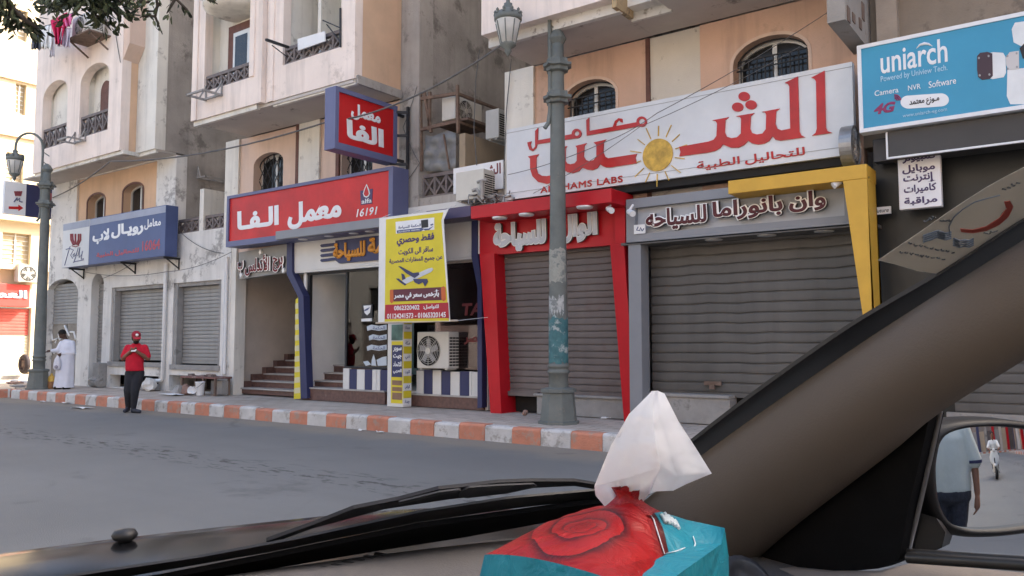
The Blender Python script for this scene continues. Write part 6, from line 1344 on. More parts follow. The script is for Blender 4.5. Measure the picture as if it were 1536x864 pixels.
for k in range(28): a_ = 2*math.pi*k/28; rings.append([ct+Vector(((.3+.11*math.sin(h_))*math.cos(a_), .11*math.cos(h_), (.3+.11*math.sin(h_))*math.sin(a_))) for h_ in [2*math.pi*q_/10 for q_ in range(10)]])
b.loft(rings+[rings[0]], 0, False, True); b.obj('tread', mat('tyre_rubber', (.03, .022, .024), .8, .2, 8), t); b = MB(); b.lathe([(0, -.05), (.19, -.05), (.2, .05), (0, .05)], ct, 20, 0, (0, 1, 0)); b.obj('rim', flatm('dull_red_rim', (.06, .03, .03)), t)
random.seed(21)
sp_ = [(400, 612, .2), (765, 249, None)]
for k, (x, y, z, lb) in enumerate(((zv(615, 612)+(0, 'white paper scrap in the gutter nearest the far lamp')), (zv(950, 632)+(0, 'crumpled white scrap in the gutter below the man in white')), (zv(1180, 700)+(0, 'long pale strip of litter lying on the road edge')), (zx(765, 253)+(SW, 'white paper scrap on the pavement behind the near lamp')), (zf(720, 778)+(0, 'white scrap on the asphalt below the advertising column')), (zf(640, 770)+(0, 'grey scrap on the asphalt left of the white one')), (zw(850, 352)+(SW, 'flat white cardboard sheet on the pavement by the work table')), (zw(487, 490)+(0, 'white plastic cup by the feet of the man in red')))):
    p = GP(z).at(x, y); s_ = (.16, .2, .5, .13, .12, .1, .6, .07)[k]; b = MB(); rings = []
    for i in range(4): rings.append([(p.x+s_*(i/3-.5)+random.uniform(-.02, .02), p.y+s_*.5*(j/3-.5)+random.uniform(-.02, .02), p.z+.012+random.uniform(0, .03)) for j in range(4)])
    b.loft(rings, 0, False, False, False); o = b.obj('paper_scrap', M['white']); q = o.modifiers.new('solid', 'SOLIDIFY'); q.thickness = .004; tag(o, lb, 'litter', 'litter along the kerb')

# ------------------------------------------------------------------ people
skin_d = mat('brown_skin', (.20, .095, .06), .6, .1, 8, sub=.05); skin_k = mat('dark_brown_skin', (.085, .045, .032), .6, .1, 8, sub=.05)
hair_m = mat('black_hair', (.012, .010, .009), .8, .2, 20)
class Fig:
    """figure laid out as the photo shows it: x to the right of the picture, y towards the camera, z up"""
    def __init__(s, pos, yaw=None, rt=None, fw=None):
        s.o = Vector(pos); s.r = rt or RT; s.f = fw or -F
    def w(s, p): return s.o+s.r*p[0]+s.f*p[1]+Vector((0, 0, p[2]))
    def cap(s, mb, a, b, ra, rb, n=12):
        """rounded tapering limb"""
        a, b = s.w(a), s.w(b); d = (b-a); L_ = d.length; d.normalize(); prof = []
        for k in range(5): t = -math.pi/2+math.pi/2*k/4; prof.append((ra*math.cos(t)+1e-4, ra*math.sin(t)))
        for k in range(1, 5): prof.append((ra+(rb-ra)*k/5, L_*k/5))
        for k in range(5): t = math.pi/2*k/4; prof.append((rb*math.cos(t)+1e-4, L_+rb*math.sin(t)))
        mb.lathe(prof, a, n, 0, d)
    def ell(s, mb, c, r_, rot=0):
        """ellipsoid with radii along picture right, towards camera, up; rot turns it about the vertical"""
        c = Vector(c); n = 12; rings = []
        for i in range(1, n):
            t = math.pi*i/n; ring = []
            for k in range(n):
                x, y, z = r_[0]*math.sin(t)*math.cos(2*math.pi*k/n), r_[1]*math.sin(t)*math.sin(2*math.pi*k/n), -r_[2]*math.cos(t)
                ring.append(s.w((c.x+x*math.cos(rot)-y*math.sin(rot), c.y+x*math.sin(rot)+y*math.cos(rot), c.z+z)))
            rings.append(ring)
        mb.loft(rings, 0, True, True)
    def rings(s, mb, lst, n=20, folds=0, seed=0):
        """stack of ellipses (cx, cy, z, rx, ry): torso, skirt, trouser"""
        out = []
        for cx, cy, z, rx, ry in lst:
            ring = []
            for k in range(n):
                a_ = 2*math.pi*k/n; m_ = 1+folds*math.sin(a_*7+seed+z*1.3)*max(0, (1.2-z))
                ring.append(s.w((cx+rx*m_*math.cos(a_), cy+ry*m_*math.sin(a_), z)))
            out.append(ring)
        mb.loft(out, 0, True, True)
def soft(o, vox=.012, sm=4):
    m_ = o.modifiers.new('union', 'REMESH'); m_.mode = 'VOXEL'; m_.voxel_size = vox; m_.use_smooth_shade = True
    m_ = o.modifiers.new('smooth', 'SMOOTH'); m_.iterations = sm; m_.factor = .5; return o
def hand(fg, mb, c, d, up, s_=1.0, curl=.6):
    """palm, four unequal bent fingers and a thumb; d = direction of the fingers, up = back of the hand"""
    c, d, up = Vector(c), Vector(d).normalized(), Vector(up).normalized(); sd_ = d.cross(up).normalized()
    fg.cap(mb, c-d*.03*s_, c+d*.035*s_, .03*s_, .036*s_, 8)
    for k, L_ in enumerate((.065, .075, .07, .055)):
        b0 = c+d*.045*s_+sd_*(.027-.018*k)*s_; b1 = b0+d*L_*.5*s_-up*.012*curl*s_; b2 = b1+d*L_*.35*s_-up*L_*.6*curl*s_
        fg.cap(mb, b0, b1, .0105*s_, .0095*s_, 6); fg.cap(mb, b1, b2, .0095*s_, .008*s_, 6)
    t0 = c-d*.015*s_+sd_*.03*s_; t1 = t0+(d*.035+sd_*.025-up*.015)*s_; fg.cap(mb, t0, t1, .013*s_, .011*s_, 6); fg.cap(mb, t1, t1+(d*.03-up*.01)*s_, .011*s_, .009*s_, 6)
def head(fg, body, c, face, r_=(.078, .098, .118), tilt=0):
    """skull, jaw, nose, ears, eye sockets; face = angle of the face in the picture plane (0 = towards camera, 90 = right)"""
    a_ = R(face); fx, fy = math.sin(a_), math.cos(a_); c = Vector(c)
    f_ = Vector((fx*math.cos(tilt), fy*math.cos(tilt), -math.sin(tilt))); u_ = Vector((fx*math.sin(tilt), fy*math.sin(tilt), math.cos(tilt))); sd_ = f_.cross(u_)
    P_ = lambda f, s_, u: c+f_*f+sd_*s_+u_*u
    fg.ell(body, c+u_*.02, r_, -a_); fg.ell(body, P_(.02, 0, -.055), (.058, .072, .065), -a_)
    fg.cap(body, P_(.095, 0, .01), P_(.118, 0, -.022), .010, .017, 8)
    for s_ in (-1, 1): fg.ell(body, P_(-.005, .08*s_, -.01), (.012, .02, .032), -a_)
    fg.cap(body, P_(.088, -.025, -.058), P_(.088, .025, -.058), .010, .010, 6)      # lips
    fg.cap(body, P_(.086, -.045, .035), P_(.086, .045, .035), .012, .012, 6)        # brow
    return P_
def eyes(fg, P_, par, m=None):
    b = MB()
    for s_ in (-1, 1): fg.ell(b, P_(.089, .032*s_, .012), (.013, .010, .007))
    b.obj('eyes', m or mat('eye_dark', (.02, .015, .012), .3), par)

# --- man in red
fg = Fig((-16.37, 8.94, 0)); t = thing('person', 'man in red T-shirt and red cap looking at his phone by the kerb', 'person', (-16.37, 8.94, 0))
b = MB()
P_ = head(fg, b, (.045, .08, 1.575), 35, tilt=.38); fg.cap(b, (.02, .0, 1.38), (.035, .05, 1.5), .062, .055)
fg.cap(b, (-.175, .0, 1.36), (-.24, .02, 1.13), .052, .045); fg.cap(b, (-.24, .02, 1.13), (-.01, .2, 1.27), .05, .034)
fg.cap(b, (.215, .0, 1.36), (.28, .02, 1.13), .052, .045); fg.cap(b, (.28, .02, 1.13), (.145, .2, 1.26), .05, .034)
hand(fg, b, (.035, .225, 1.29), (.9, .35, .3), (-.2, .3, -.9), 1, .8); hand(fg, b, (.125, .22, 1.285), (-.8, .4, .35), (.2, .2, -.9), 1, .8)
fg.ell(b, (.0, .0, 1.2), (.15, .11, .22)); fg.cap(b, (-.07, 0, .85), (-.1, .05, .47), .07, .06); fg.cap(b, (-.1, .05, .47), (-.138, -.06, .09), .06, .036); fg.cap(b, (.08, 0, .85), (.065, .09, .47), .07, .06); fg.cap(b, (.065, .09, .47), (.033, .07, .09), .06, .036)
soft(b.obj('body', skin_d, t), .009, 2)
b = MB(); fg.rings(b, [(.01, .01, .87, .182, .145), (.01, .015, .89, .188, .15), (.0, .02, 1.0, .182, .15), (.01, .02, 1.15, .185, .15), (.02, .01, 1.28, .20, .14), (.02, .0, 1.36, .185, .11), (.022, .01, 1.42, .11, .08), (.025, .02, 1.45, .07, .068)])
fg.cap(b, (-.15, 0, 1.35), (-.222, .015, 1.18), .08, .074); fg.cap(b, (.19, 0, 1.35), (.262, .015, 1.18), .08, .074); soft(b.obj('t_shirt', mat('red_tshirt_cotton', (.50, .010, .030), .9, .1, 9, .3, 14), t), .014, 3)
b = MB(); fg.ell(b, (.01, .0, .86), (.178, .138, .12))
fg.cap(b, (-.075, 0, .82), (-.1, .05, .47), .12, .088); fg.cap(b, (-.1, .05, .47), (-.135, -.06, .13), .088, .06)
fg.cap(b, (.085, 0, .82), (.065, .09, .47), .12, .088); fg.cap(b, (.065, .09, .47), (.035, .07, .12), .088, .058); soft(b.obj('trousers', mat('charcoal_cotton', (.02, .021, .027), .9, .2, 9, .3, 14), t), .014, 3)
for (a_, c_, tp) in (((-.15, -.07, .065), (-.125, .11, .045), (-.145, -.05, .1)), ((.02, .06, .05), (.19, .13, .035), (.035, .07, .1))):
    b = MB(); fg.cap(b, a_, c_, .05, .04); fg.cap(b, tp, a_, .05, .05); so_ = soft(b.obj('shoe', mat('navy_trainer', (.02, .025, .04), .6, .2, 9), t), .01, 2)
    b = MB(); fg.cap(b, (a_[0], a_[1], .018), (c_[0], c_[1], .018), .018, .016); b.obj('sole', mat('pale_sole', (.35, .36, .38)), so_)
b = MB(); fg.cap(b, P_(-.02, 0, .045), P_(.0, 0, .05), .092, .092); cp_ = soft(b.obj('cap', mat('red_cap_cloth', (.30, .02, .035), .9, .12, 9), t), .01, 2)
b = MB(); rings = []
for k in range(9):
    a_ = -1.1+2.2*k/8; i_, o_ = (.082*math.cos(a_), .085*math.sin(a_)), (.09*math.cos(a_)+.085, .085*math.sin(a_)); rings.append([fg.w(P_(i_[0], i_[1], .04)), fg.w(P_(o_[0], o_[1], .028)), fg.w(P_(o_[0], o_[1], .022)), fg.w(P_(i_[0], i_[1], .032))])
b.loft(rings, 0, False, False); b.obj('brim', mat('bright_red_brim', (.45, .02, .04), .8), cp_)
b = MB(); fg.ell(b, P_(.085, -.005, .085), (.035, .015, .028)); b.obj('badge', M['white'], cp_)
b = MB(); fg.ell(b, P_(.05, 0, -.085), (.058, .058, .045)); fg.cap(b, P_(.03, -.062, -.05), P_(.03, -.068, .01), .016, .014); fg.cap(b, P_(.03, .062, -.05), P_(.03, .068, .01), .016, .014); fg.cap(b, P_(.098, -.025, -.042), P_(.098, .025, -.042), .007, .007); soft(b.obj('beard', hair_m, t), .008, 2)
eyes(fg, P_, t)
b = MB(); q = [fg.w(p) for p in ((.05, .27, 1.3), (.14, .27, 1.3))]; b.bar(q[0], q[1], .07, .012, up=(.3, -.5, .8)); tag(b.obj('phone', M['white']), 'white phone held in both hands by the man in red', 'phone')

# --- man in white
fg = Fig((-23.25, 10.71, SW)); t = thing('person', 'man in a long white robe, head bowed, standing beside the far street lamp', 'person', (-23.25, 10.71, SW))
k_ = 1.045; b = MB()
P_ = head(fg, b, (-.085, .05, 1.50), -50, tilt=.75); fg.cap(b, (-.01, .0, 1.33), (-.06, .03, 1.44), .06, .055)
fg.cap(b, (-.1, .05, 1.27), (-.15, .14, 1.06), .055, .045); fg.cap(b, (-.15, .14, 1.06), (-.31, .2, 1.05), .045, .032); hand(fg, b, (-.345, .215, 1.045), (-.9, .2, -.2), (0, .1, 1), 1, .5)
fg.cap(b, (.18, .02, 1.27), (.23, .08, 1.0), .058, .048); fg.cap(b, (.23, .08, 1.0), (-.0, .2, .98), .048, .034); hand(fg, b, (-.05, .21, .955), (-.85, .25, -.35), (.1, .9, .3), 1, 1.0)
fg.ell(b, (.03, .0, 1.15), (.15, .1, .2)); fg.cap(b, (-.06, 0, .8), (-.09, .03, .08), .07, .04); fg.cap(b, (.11, 0, .8), (.12, .05, .08), .07, .04)
soft(b.obj('body', skin_k, t), .009, 2)
wc = mat('white_robe_cotton', (.66, .67, .74), .9, .05, 6, .3, 10)
b = MB(); fg.rings(b, [(-.01, .02, .03, .265, .2), (-.01, .02, .05, .27, .205), (.0, .02, .35, .245, .185), (.02, .03, .7, .235, .175), (.03, .04, .95, .225, .17), (.04, .03, 1.15, .205, .15), (.035, .015, 1.27, .18, .12), (.02, .01, 1.34, .11, .08), (.0, .015, 1.37, .07, .065)], 42, .045, 1.0)
fg.cap(b, (-.1, .05, 1.26), (-.155, .14, 1.06), .075, .068); fg.cap(b, (-.155, .14, 1.06), (-.28, .195, 1.05), .066, .05)
fg.cap(b, (.17, .02, 1.26), (.235, .07, 1.0), .08, .075); fg.cap(b, (.235, .07, 1.0), (.03, .19, .98), .075, .055); soft(b.obj('robe', wc, t), .012, 2)
for x, y in ((-.1, .13), (.13, .12)): b = MB(); fg.cap(b, (x, y-.1, .035), (x-.06, y+.06, .03), .045, .04); b.obj('shoe', hair_m, t)
b = MB(); fg.cap(b, P_(-.03, 0, .045), P_(-.015, 0, .055), .096, .092); soft(b.obj('hair', hair_m, t), .009, 2); eyes(fg, P_, t)
b = MB(); rings = []
for i, (z, rx) in enumerate(((.95, .012), (.9, .03), (.82, .075), (.7, .1), (.58, .105), (.53, .08), (.515, .02))):
    rings.append([fg.w((-.1+rx*math.cos(2*math.pi*k/18)*(1+.1*math.sin(k*2.2+i)), .235+rx*.55*math.sin(2*math.pi*k/18)*(1+.15*math.sin(k*1.7+i)), z)) for k in range(18)])
b.loft(rings); bg_ = thing('plastic_bag', 'thin white plastic bag hanging from the hands of the man in white', 'bag', fg.w((-.1, .235, .52)))
b.obj('bag_film', mat('white_bag_film', (.62, .62, .67), .45, .08, 14), bg_)
b = MB(); fg.ell(b, (-.1, .275, .61), (.06, .03, .05)); b.obj('grey_content', mat('greyish_print', (.27, .25, .28), .7, .2, 12), bg_)

# ------------------------------------------------------------------ the car one looks out of
TH = ANG-R(30); HD = Vector((-math.cos(TH), math.sin(TH), 0)); RR = Vector((math.sin(TH), math.cos(TH), 0)); UP = Vector((0, 0, 1))
def C(a, b, z): return HD*a+RR*b+UP*z
car = thing('car', 'dark car seen from inside, with grey brown dashboard, windscreen pillar and wing mirror', 'car', (0, 0, 0))
PHI = R(33); GL = Plane(C(1.36, .37, 1.07), RR, -HD*math.cos(PHI)+UP*math.sin(PHI))     # windscreen, +n inwards
SIDE = Plane(C(.5, 1.13, 1.0), -HD, UP)                                                     # right hand side window, +n inwards
def smooth_(pts, n=6):
    o_ = []
    for i in range(len(pts)-1):
        p0, p1, p2, p3 = pts[max(i-1, 0)], pts[i], pts[i+1], pts[min(i+2, len(pts)-1)]
        for k in range(n):
            t = k/n; o_.append(tuple(.5*((2*p1[j])+(p2[j]-p0[j])*t+(2*p0[j]-5*p1[j]+4*p2[j]-p3[j])*t*t+(-p0[j]+3*p1[j]-3*p2[j]+p3[j])*t**3) for j in (0, 1)))
    return o_+[pts[-1]]
def CP(z): return Plane((0, 0, z), (1, 0, 0), (0, 1, 0))
paint = mat('dark_car_paint', (.006, .006, .0065), .16, .2, 3, spec=.35); trim = mat('black_trim', (.004, .004, .0045), .8, .2, 20, .1, 200, spec=.1); rub = mat('black_rubber', (.012, .012, .013), .5, .2, 20)
dashm = mat('grey_brown_dashboard', (.115, .105, .098), .6, .06, 4, .25, 260, spec=.35); tanm = mat('taupe_pillar_trim', (.115, .096, .082), .8, .04, 3, .15, 300)
# glass
gw = clear_glass('clean_windscreen_glass')
def px_on(P, pts, w0, w1, mb): return mb.prism(P, [P.uv(*p) for p in pts], w0, w1)
b = MB(); ge = [(1536, 343), (1444, 388), (1375, 416), (1293, 470), (1197, 526), (1100, 605), (1036, 663)]
gv = [GL.uv(*p) for p in ge]; b.add([GL.p(*q) for q in [(-1.0, 0), (.72, 0), (gv[-1][0]+.03, gv[-1][1]-.03), (gv[3][0]+.03, gv[3][1]), (gv[0][0]+.03, gv[0][1]), (.70, 1.12), (-.95, 1.12)]], [tuple(range(7))]); b.obj('windscreen', gw, car)
b = MB(); px_on(SIDE, [(1366, 842), (1411, 620), (1535, 541), (1640, 478), (1900, 310), (2400, 300), (2400, 900), (1900, 870)], -.02, -.016, b); b.obj('side_window', gw, car)
# black band at the foot of the glass, and seal along the pillar
b = MB(); inn = [(950, 760), (1052, 683), (1156, 608), (1291, 515), (1427, 427), (1536, 359), (1640, 297)]; out = [(930, 750), (1026, 673), (1110, 608), (1201, 542), (1291, 481), (1409, 412), (1536, 331), (1640, 268)]
px_on(GL.off(.01), smooth_(out)+smooth_(inn)[::-1], -.006, 0, b); b.obj('pillar_seal', rub, car)
b = MB(); px_on(GL, [(60, 884), (240, 858), (400, 827), (628, 781), (760, 763), (856, 750), (925, 743), (940, 775), (856, 768), (693, 797), (530, 822), (400, 844), (200, 874), (60, 900)], .003, .012, b); b.obj('windscreen_band', trim, car)
# pillar trim: from the seal round to the side window
lo = smooth_([(950, 950), (1030, 930), (1110, 862), (1197, 786), (1337, 679), (1406, 622), (1535, 541), (1640, 478)])
hi = smooth_([(925, 785), (990, 732), (1052, 683), (1156, 608), (1291, 515), (1427, 427), (1536, 359), (1640, 297)])
rings = []
for k in range(33):
    h_, l_ = (tuple(q_[min(int(k/32*(len(q_)-1)), len(q_)-2)][j]+(q_[min(int(k/32*(len(q_)-1)), len(q_)-2)+1][j]-q_[min(int(k/32*(len(q_)-1)), len(q_)-2)][j])*(k/32*(len(q_)-1)-min(int(k/32*(len(q_)-1)), len(q_)-2)) for j in (0, 1)) for q_ in (hi, lo))
    A_, B_ = GL.off(.028).at(*h_), SIDE.off(.03).at(*l_); inw = (-RR*.75-HD*.55+UP*.1).normalized(); ring = []
    for j in range(13):
        s_ = j/12; ring.append(A_.lerp(B_, s_)+inw*.055*(math.sin(math.pi*s_)**.7))
    ring += [B_-inw*.03, A_-inw*.02]; rings.append(ring)
b = MB(); b.loft(rings, 0, True, True, True); b.obj('windscreen_pillar', tanm, car)
# black mirror corner, window edge, door top
b = MB(); px_on(SIDE, [(1080, 850), (1143, 830), (1197, 780), (1337, 672), (1409, 618), (1398, 668), (1376, 760), (1362, 838), (1330, 850), (1230, 860)], -.012, .022, b); b.obj('mirror_corner', trim, car, bevel=.006)
b = MB(); pts = [SIDE.off(.0).at(*p) for p in ((1411, 617), (1400, 668), (1379, 760), (1364, 822), (1372, 829))]; b.tube(pts, .0035, 6); b.obj('window_seal', mat('grey_rubber', (.10, .10, .105), .45, .1, 9), car)
top_l = [(1100, 842), (1180, 850), (1250, 857), (1320, 857), (1365, 846), (1450, 852), (1540, 860), (1700, 872), (2100, 905)]
b = MB(); b.tube([SIDE.off(.012).at(*p_) for p_ in ((1362, 837), (1450, 842), (1540, 848), (1700, 858), (2100, 885))], .008, 8); b.tube([SIDE.off(.006).at(*p_) for p_ in ((1362, 829), (1450, 834), (1540, 840), (1700, 850), (2100, 875))], .006, 8); b.obj('weather_strip', mat('dark_glossy_strip', (.03, .028, .026), .35, .2, 9), car)
b = MB(); rings = [[SIDE.off(.0).at(x_, y_), SIDE.off(.025).at(x_, y_-1), SIDE.off(.06).at(x_, y_+4), SIDE.off(.1).at(x_, y_+30), SIDE.off(.11).at(x_, y_+30)-UP*.4, SIDE.off(.0).at(x_, y_)-UP*.45] for x_, y_ in top_l]; b.loft(rings, 0, True, True); b.obj('door_trim', mat('taupe_door_trim', (.24, .2, .165), .75, .05, 3, .15, 300), car)
# dashboard
b = MB(); prof = [(1.325, 1.062), (1.26, 1.066), (1.17, 1.062), (1.13, 1.055), (.9, 1.058), (.72, 1.05), (.62, 1.03), (.57, .98), (.55, .9), (.6, .6), (1.3, .6)]
rings = []
for k in range(25):
    bb = -.34+1.46*k/24; e = abs((bb-.37)/.72); rings.append([C(a-.10*e**3, bb, z-.01*e**2) for a, z in prof])
b.loft(rings, 0, True, True); b.obj('dashboard', dashm, car)
b = MB()
for k in range(9):
    p = CP(1.0625).at(442+k*16, 866-k*4.3); b.box(p.x-.011, p.x+.011, p.y-.004, p.y+.004, p.z-.004, p.z+.002)
b.obj('defrost_slot', rub, car)
p = CP(1.045).at(1118, 880); b = MB(); b.lathe([(.03, -.03), (.05, .0), (.047, .012), (.036, .014), (.032, .0), (0, .0)], p, 20, 0, -HD+UP*.9); b.obj('air_vent', mat('dark_grey_vent', (.05, .05, .055), .45, .1, 5), car)
# bonnet, cowl, wiper
b = MB(); prof = [(1.50, .93), (1.6, .953), (1.75, .980), (1.86, .995), (1.93, 1.0), (1.98, .997), (2.02, .985), (2.06, .96), (2.12, .88), (2.14, .6)]
rings = []
for k in range(21):
    bb = -.42+1.58*k/20; e = abs((bb-.37)/.79); rings.append([C(a-.08*e**3, bb, z-.03*e**4) for a, z in prof])
b.loft(rings, 0, False, True, False); b.obj('bonnet', paint, car)
b = MB(); prof = [(1.37, 1.05), (1.40, 1.02), (1.46, .96), (1.5, .94), (1.5, .85), (1.36, .85)]; b.loft([[C(a-.1*abs((bb-.37)/.75)**3, bb, z) for a, z in prof] for bb in [-.4+1.54*k/16 for k in range(17)]], 0, True, True); b.obj('cowl', rub, car)
b = MB(); p = [CP(1.0).at(137, 797)]; q = C(1.93, .155, .99); b.lathe([(.012, 0), (.011, .009), (.022, .014), (.027, .023), (.021, .033), (0, .036)], q, 14, 0, None, True, 1, 1); b.obj('washer_nozzle', rub, car)
b = MB(); wp_ = [(400, 812), (470, 787), (531, 763), (597, 750), (658, 734), (688, 731), (747, 724), (800, 722), (862, 722), (905, 729), (905, 736), (862, 729), (800, 732), (760, 740), (674, 749), (576, 764), (468, 793), (400, 818)]
px_on(GL.off(-.02), wp_, -.006, 0, b); wo = b.obj('wiper', mat('wiper_plastic', (.022, .022, .025), .65, .15, 6, spec=.25), car, bevel=.003)
b = MB(); px_on(GL.off(-.018), [(690, 736), (702, 729), (747, 726), (800, 724), (806, 728), (760, 738), (700, 745), (688, 743)], 0, .003, b); px_on(GL.off(-.018), [(597, 751), (658, 736), (690, 732), (692, 735), (660, 740), (598, 755)], 0, .003, b); b.obj('wiper_link', mat('wiper_grey', (.035, .036, .04), .6, .1, 6, spec=.3), wo, bevel=.003)
b = MB(); b.tube([GL.off(-.010).at(*p_) for p_ in ((120, 868), (300, 838), (449, 811), (627, 772), (760, 751), (905, 737))], .0035, 6); b.obj('rubber_highlight', mat('blade_highlight', (.10, .10, .095), .25, .1, 5), wo)  # blade rubber in a paler colour that paints in the highlight line
b = MB(); px_on(GL, [(60, 872), (300, 836), (449, 808), (627, 769), (760, 748), (905, 735), (925, 745), (760, 764), (628, 783), (400, 829), (60, 888)], -.004, 0, b); b.obj('wiper_blade', rub, wo)
# roof, body and wheels: what shades the cabin and what a bystander would see
b = MB(); rings = []
for a, zt_, w_ in ((.12, 1.86, .70), (-.1, 1.89, .72), (-.8, 1.90, .73), (-1.6, 1.86, .72), (-2.0, 1.70, .68)):
    rings.append([C(a, .37+w_*s_, zt_-.09*abs(s_)**3) for s_ in [-1+2*k/14 for k in range(15)]])
b.loft(rings, 0, False, True, False); o = b.obj('roof', [paint], car); q = o.modifiers.new('solid', 'SOLIDIFY'); q.thickness = .04; q.offset = 1
b = MB()
for s_ in (-1, 1): b.bar(C(1.25, .37+.74*s_, 1.1), C(.12, .37+.70*s_, 1.86), .05) if s_ < 0 else None; b.bar(C(-.65, .37+.75*s_, 1.0), C(-.55, .37+.71*s_, 1.74), .09); b.bar(C(-2.1, .37+.74*s_, 1.0), C(-1.75, .37+.70*s_, 1.72), .12)
b.obj('roof_pillar', paint, car)
b = MB()
for s_ in (-1, 1):
    prof = [(.36), (.6), (.85), (1.0)]; rings = [[C(a, .37+s_*w_, z) for w_, z in ((.74, .34), (.8, .5), (.81, .75), (.78, .98), (.72, .98), (.72, .34))] for a in (1.2, .3, -.6, -1.5, -2.2)]; b.loft(rings, 0, True, True)
b.obj('door', paint, car)
b = MB(); b.loft([[C(a, .37-.79, .35), C(a, .37+.79, .35), C(a, .37+.77, .85), C(a, .37-.77, .85)] for a in (1.25, 2.0)], 0, True, False); b.loft([[C(a, .37-.77, .35), C(a, .37+.77, .35), C(a, .37+.74, z), C(a, .37-.74, z)] for a, z in ((-2.2, 1.0), (-2.45, .95))], 0, True, False); b.obj('body', paint, car)
b = MB(); b.loft([[C(a, -.35, .35), C(a, 1.09, .35), C(a, 1.09, .4), C(a, -.35, .4)] for a in (1.2, -2.2)], 0, True, False); b.obj('floor', trim, car)
for a in (1.35, -1.5):
    for s_ in (-1, 1):
        c = C(a, .37+.70*s_, .33); b = MB(); b.lathe([(.2, -.1), (.31, -.1), (.33, -.07), (.33, .07), (.31, .1), (.2, .1)], c, 24, 0, RR); wh = b.obj('wheel', rub, car); b = MB(); b.lathe([(0, -.05), (.2, -.09), (.21, .09), (0, .05)], c, 20, 0, RR); b.obj('rim', M['alu'], wh)
for bb in (0, .74):
    b = MB(); b.loft([[C(-.15-.12*(z-.45), bb-w_, z), C(-.15-.12*(z-.45), bb+w_, z), C(-.3-.16*(z-.45), bb+w_, z), C(-.3-.16*(z-.45), bb-w_, z)] for z, w_ in ((.45, .24), (.9, .24), (1.1, .18), (1.32, .13))], 0, True, True); b.obj('seat', mat('grey_seat_cloth', (.1, .095, .09), .9, .1, 5), car) if bb > .5 else None

# --- wing mirror (gently convex glass)
Pm = ray(1440, 669); Pm.normalize(); Mp = EYE+Pm*1.5; nrm = (Vector((1, 0, 0))-Pm).normalized(); RM = 1.25; MS = Mp-nrm*RM
def mhit(x, y):
    d_ = ray(x, y); d_.normalize(); oc = EYE-MS; bq_ = oc.dot(d_); cq = oc.dot(oc)-RM*RM; t_ = -bq_-math.sqrt(max(0, bq_*bq_-cq)); p_ = EYE+d_*t_; n_ = (p_-MS).normalized(); return p_, d_-n_*2*d_.dot(n_), n_
def mrefl(x, y, z=0):
    p_, r_, n_ = mhit(x, y); return p_+r_*((z-p_.z)/r_.z)
cpx = (1505, 712)
ol = [zp(*p_) for p_ in ((186, 340), (195, 260), (210, 205), (252, 163), (350, 137), (500, 130), (620, 140), (760, 165), (860, 220), (900, 330), (880, 480), (800, 570), (700, 600), (560, 622), (430, 630), (330, 622), (245, 582), (198, 480))]
def dense(pts, n=4):
    o_ = []
    for i in range(len(pts)):
        p0, p1, p2, p3 = pts[i-1], pts[i], pts[(i+1) % len(pts)], pts[(i+2) % len(pts)]
        for k in range(n):
            t = k/n; o_.append(tuple(.5*((2*p1[j])+(p2[j]-p0[j])*t+(2*p0[j]-5*p1[j]+4*p2[j]-p3[j])*t*t+(-p0[j]+3*p1[j]-3*p2[j]+p3[j])*t**3) for j in (0, 1)))
    return o_
ol = dense(ol, 3)
def scl(f): return [(cpx[0]+(x-cpx[0])*f, cpx[1]+(y-cpx[1])*f) for x, y in ol]
mirm = bpy.data.materials.new('mirror_glass'); mirm.use_nodes = True; q = mirm.node_tree.nodes['Principled BSDF']; q.inputs['Metallic'].default_value = 1; q.inputs['Roughness'].default_value = .0; q.inputs['Base Color'].default_value = (.80, .82, .82, 1)
b = MB(); rings = [[mhit(*p_)[0] for p_ in scl(f)] for f in (.02, .15, .3, .45, .6, .75, .88, 1.0)]; b.loft(rings, 0, False, True); b.add(rings[0], [tuple(range(len(rings[0])))], 0, True)
mh = thing('wing_mirror', 'x', 'x'); COL.objects.unlink(mh); bpy.data.objects.remove(mh)
nC = mhit(*cpx)[2]
b2 = MB(); rim = [(1.0, .0), (1.02, .012), (1.07, .014), (1.15, .004), (1.19, -.04), (1.06, -.09), (.6, -.13), (.05, -.14)]
rings2 = []
for f, w_ in rim: rings2.append([mhit(*p_)[0]*1+(nC*w_) if f <= 1.0 else MS+(mhit(*p0)[0]-MS)+((EYE+(mhit(*p0)[0]-EYE))-(mhit(*cpx)[0]))*(f-1)+nC*w_ for p_, p0 in zip(scl(min(f, 1)), ol)])
b2.loft(rings2, 0, True, True); mo = b2.obj('wing_mirror', mat('mirror_housing_black', (.007, .007, .008), .5, .2, 5, spec=.25), car)
b.obj('mirror_glass', mirm, mo)
b = MB(); Q = Plane(mhit(1500, 772)[0]+nC*.0015, -(UP.cross(nC)).normalized()*-1, (nC.cross(UP.cross(nC))).normalized())
if Q.n.dot(nC) < 0: Q = Plane(Q.O, -Q.u, Q.v)
Q = Plane(Q.O, (Q.u*math.cos(.11)+Q.v*math.sin(.11)), Q.v)
text(b, 'الأجسام في المرآة أقرب مما تبدو', Q, Q.uv(1450, 782), Q.uv(1575, 760), 0, .0004, 0, .0); b.obj('mirror_caption', F_black, mo)
b = MB(); b.tube([mhit(1470, 715)[0]-nC*.08, mhit(1440, 790)[0]-nC*.05-UP*.02, SIDE.off(-.02).at(1385, 800)], [.03, .025, .03], 8); b.obj('mirror_arm', mo.data.materials[0], mo)

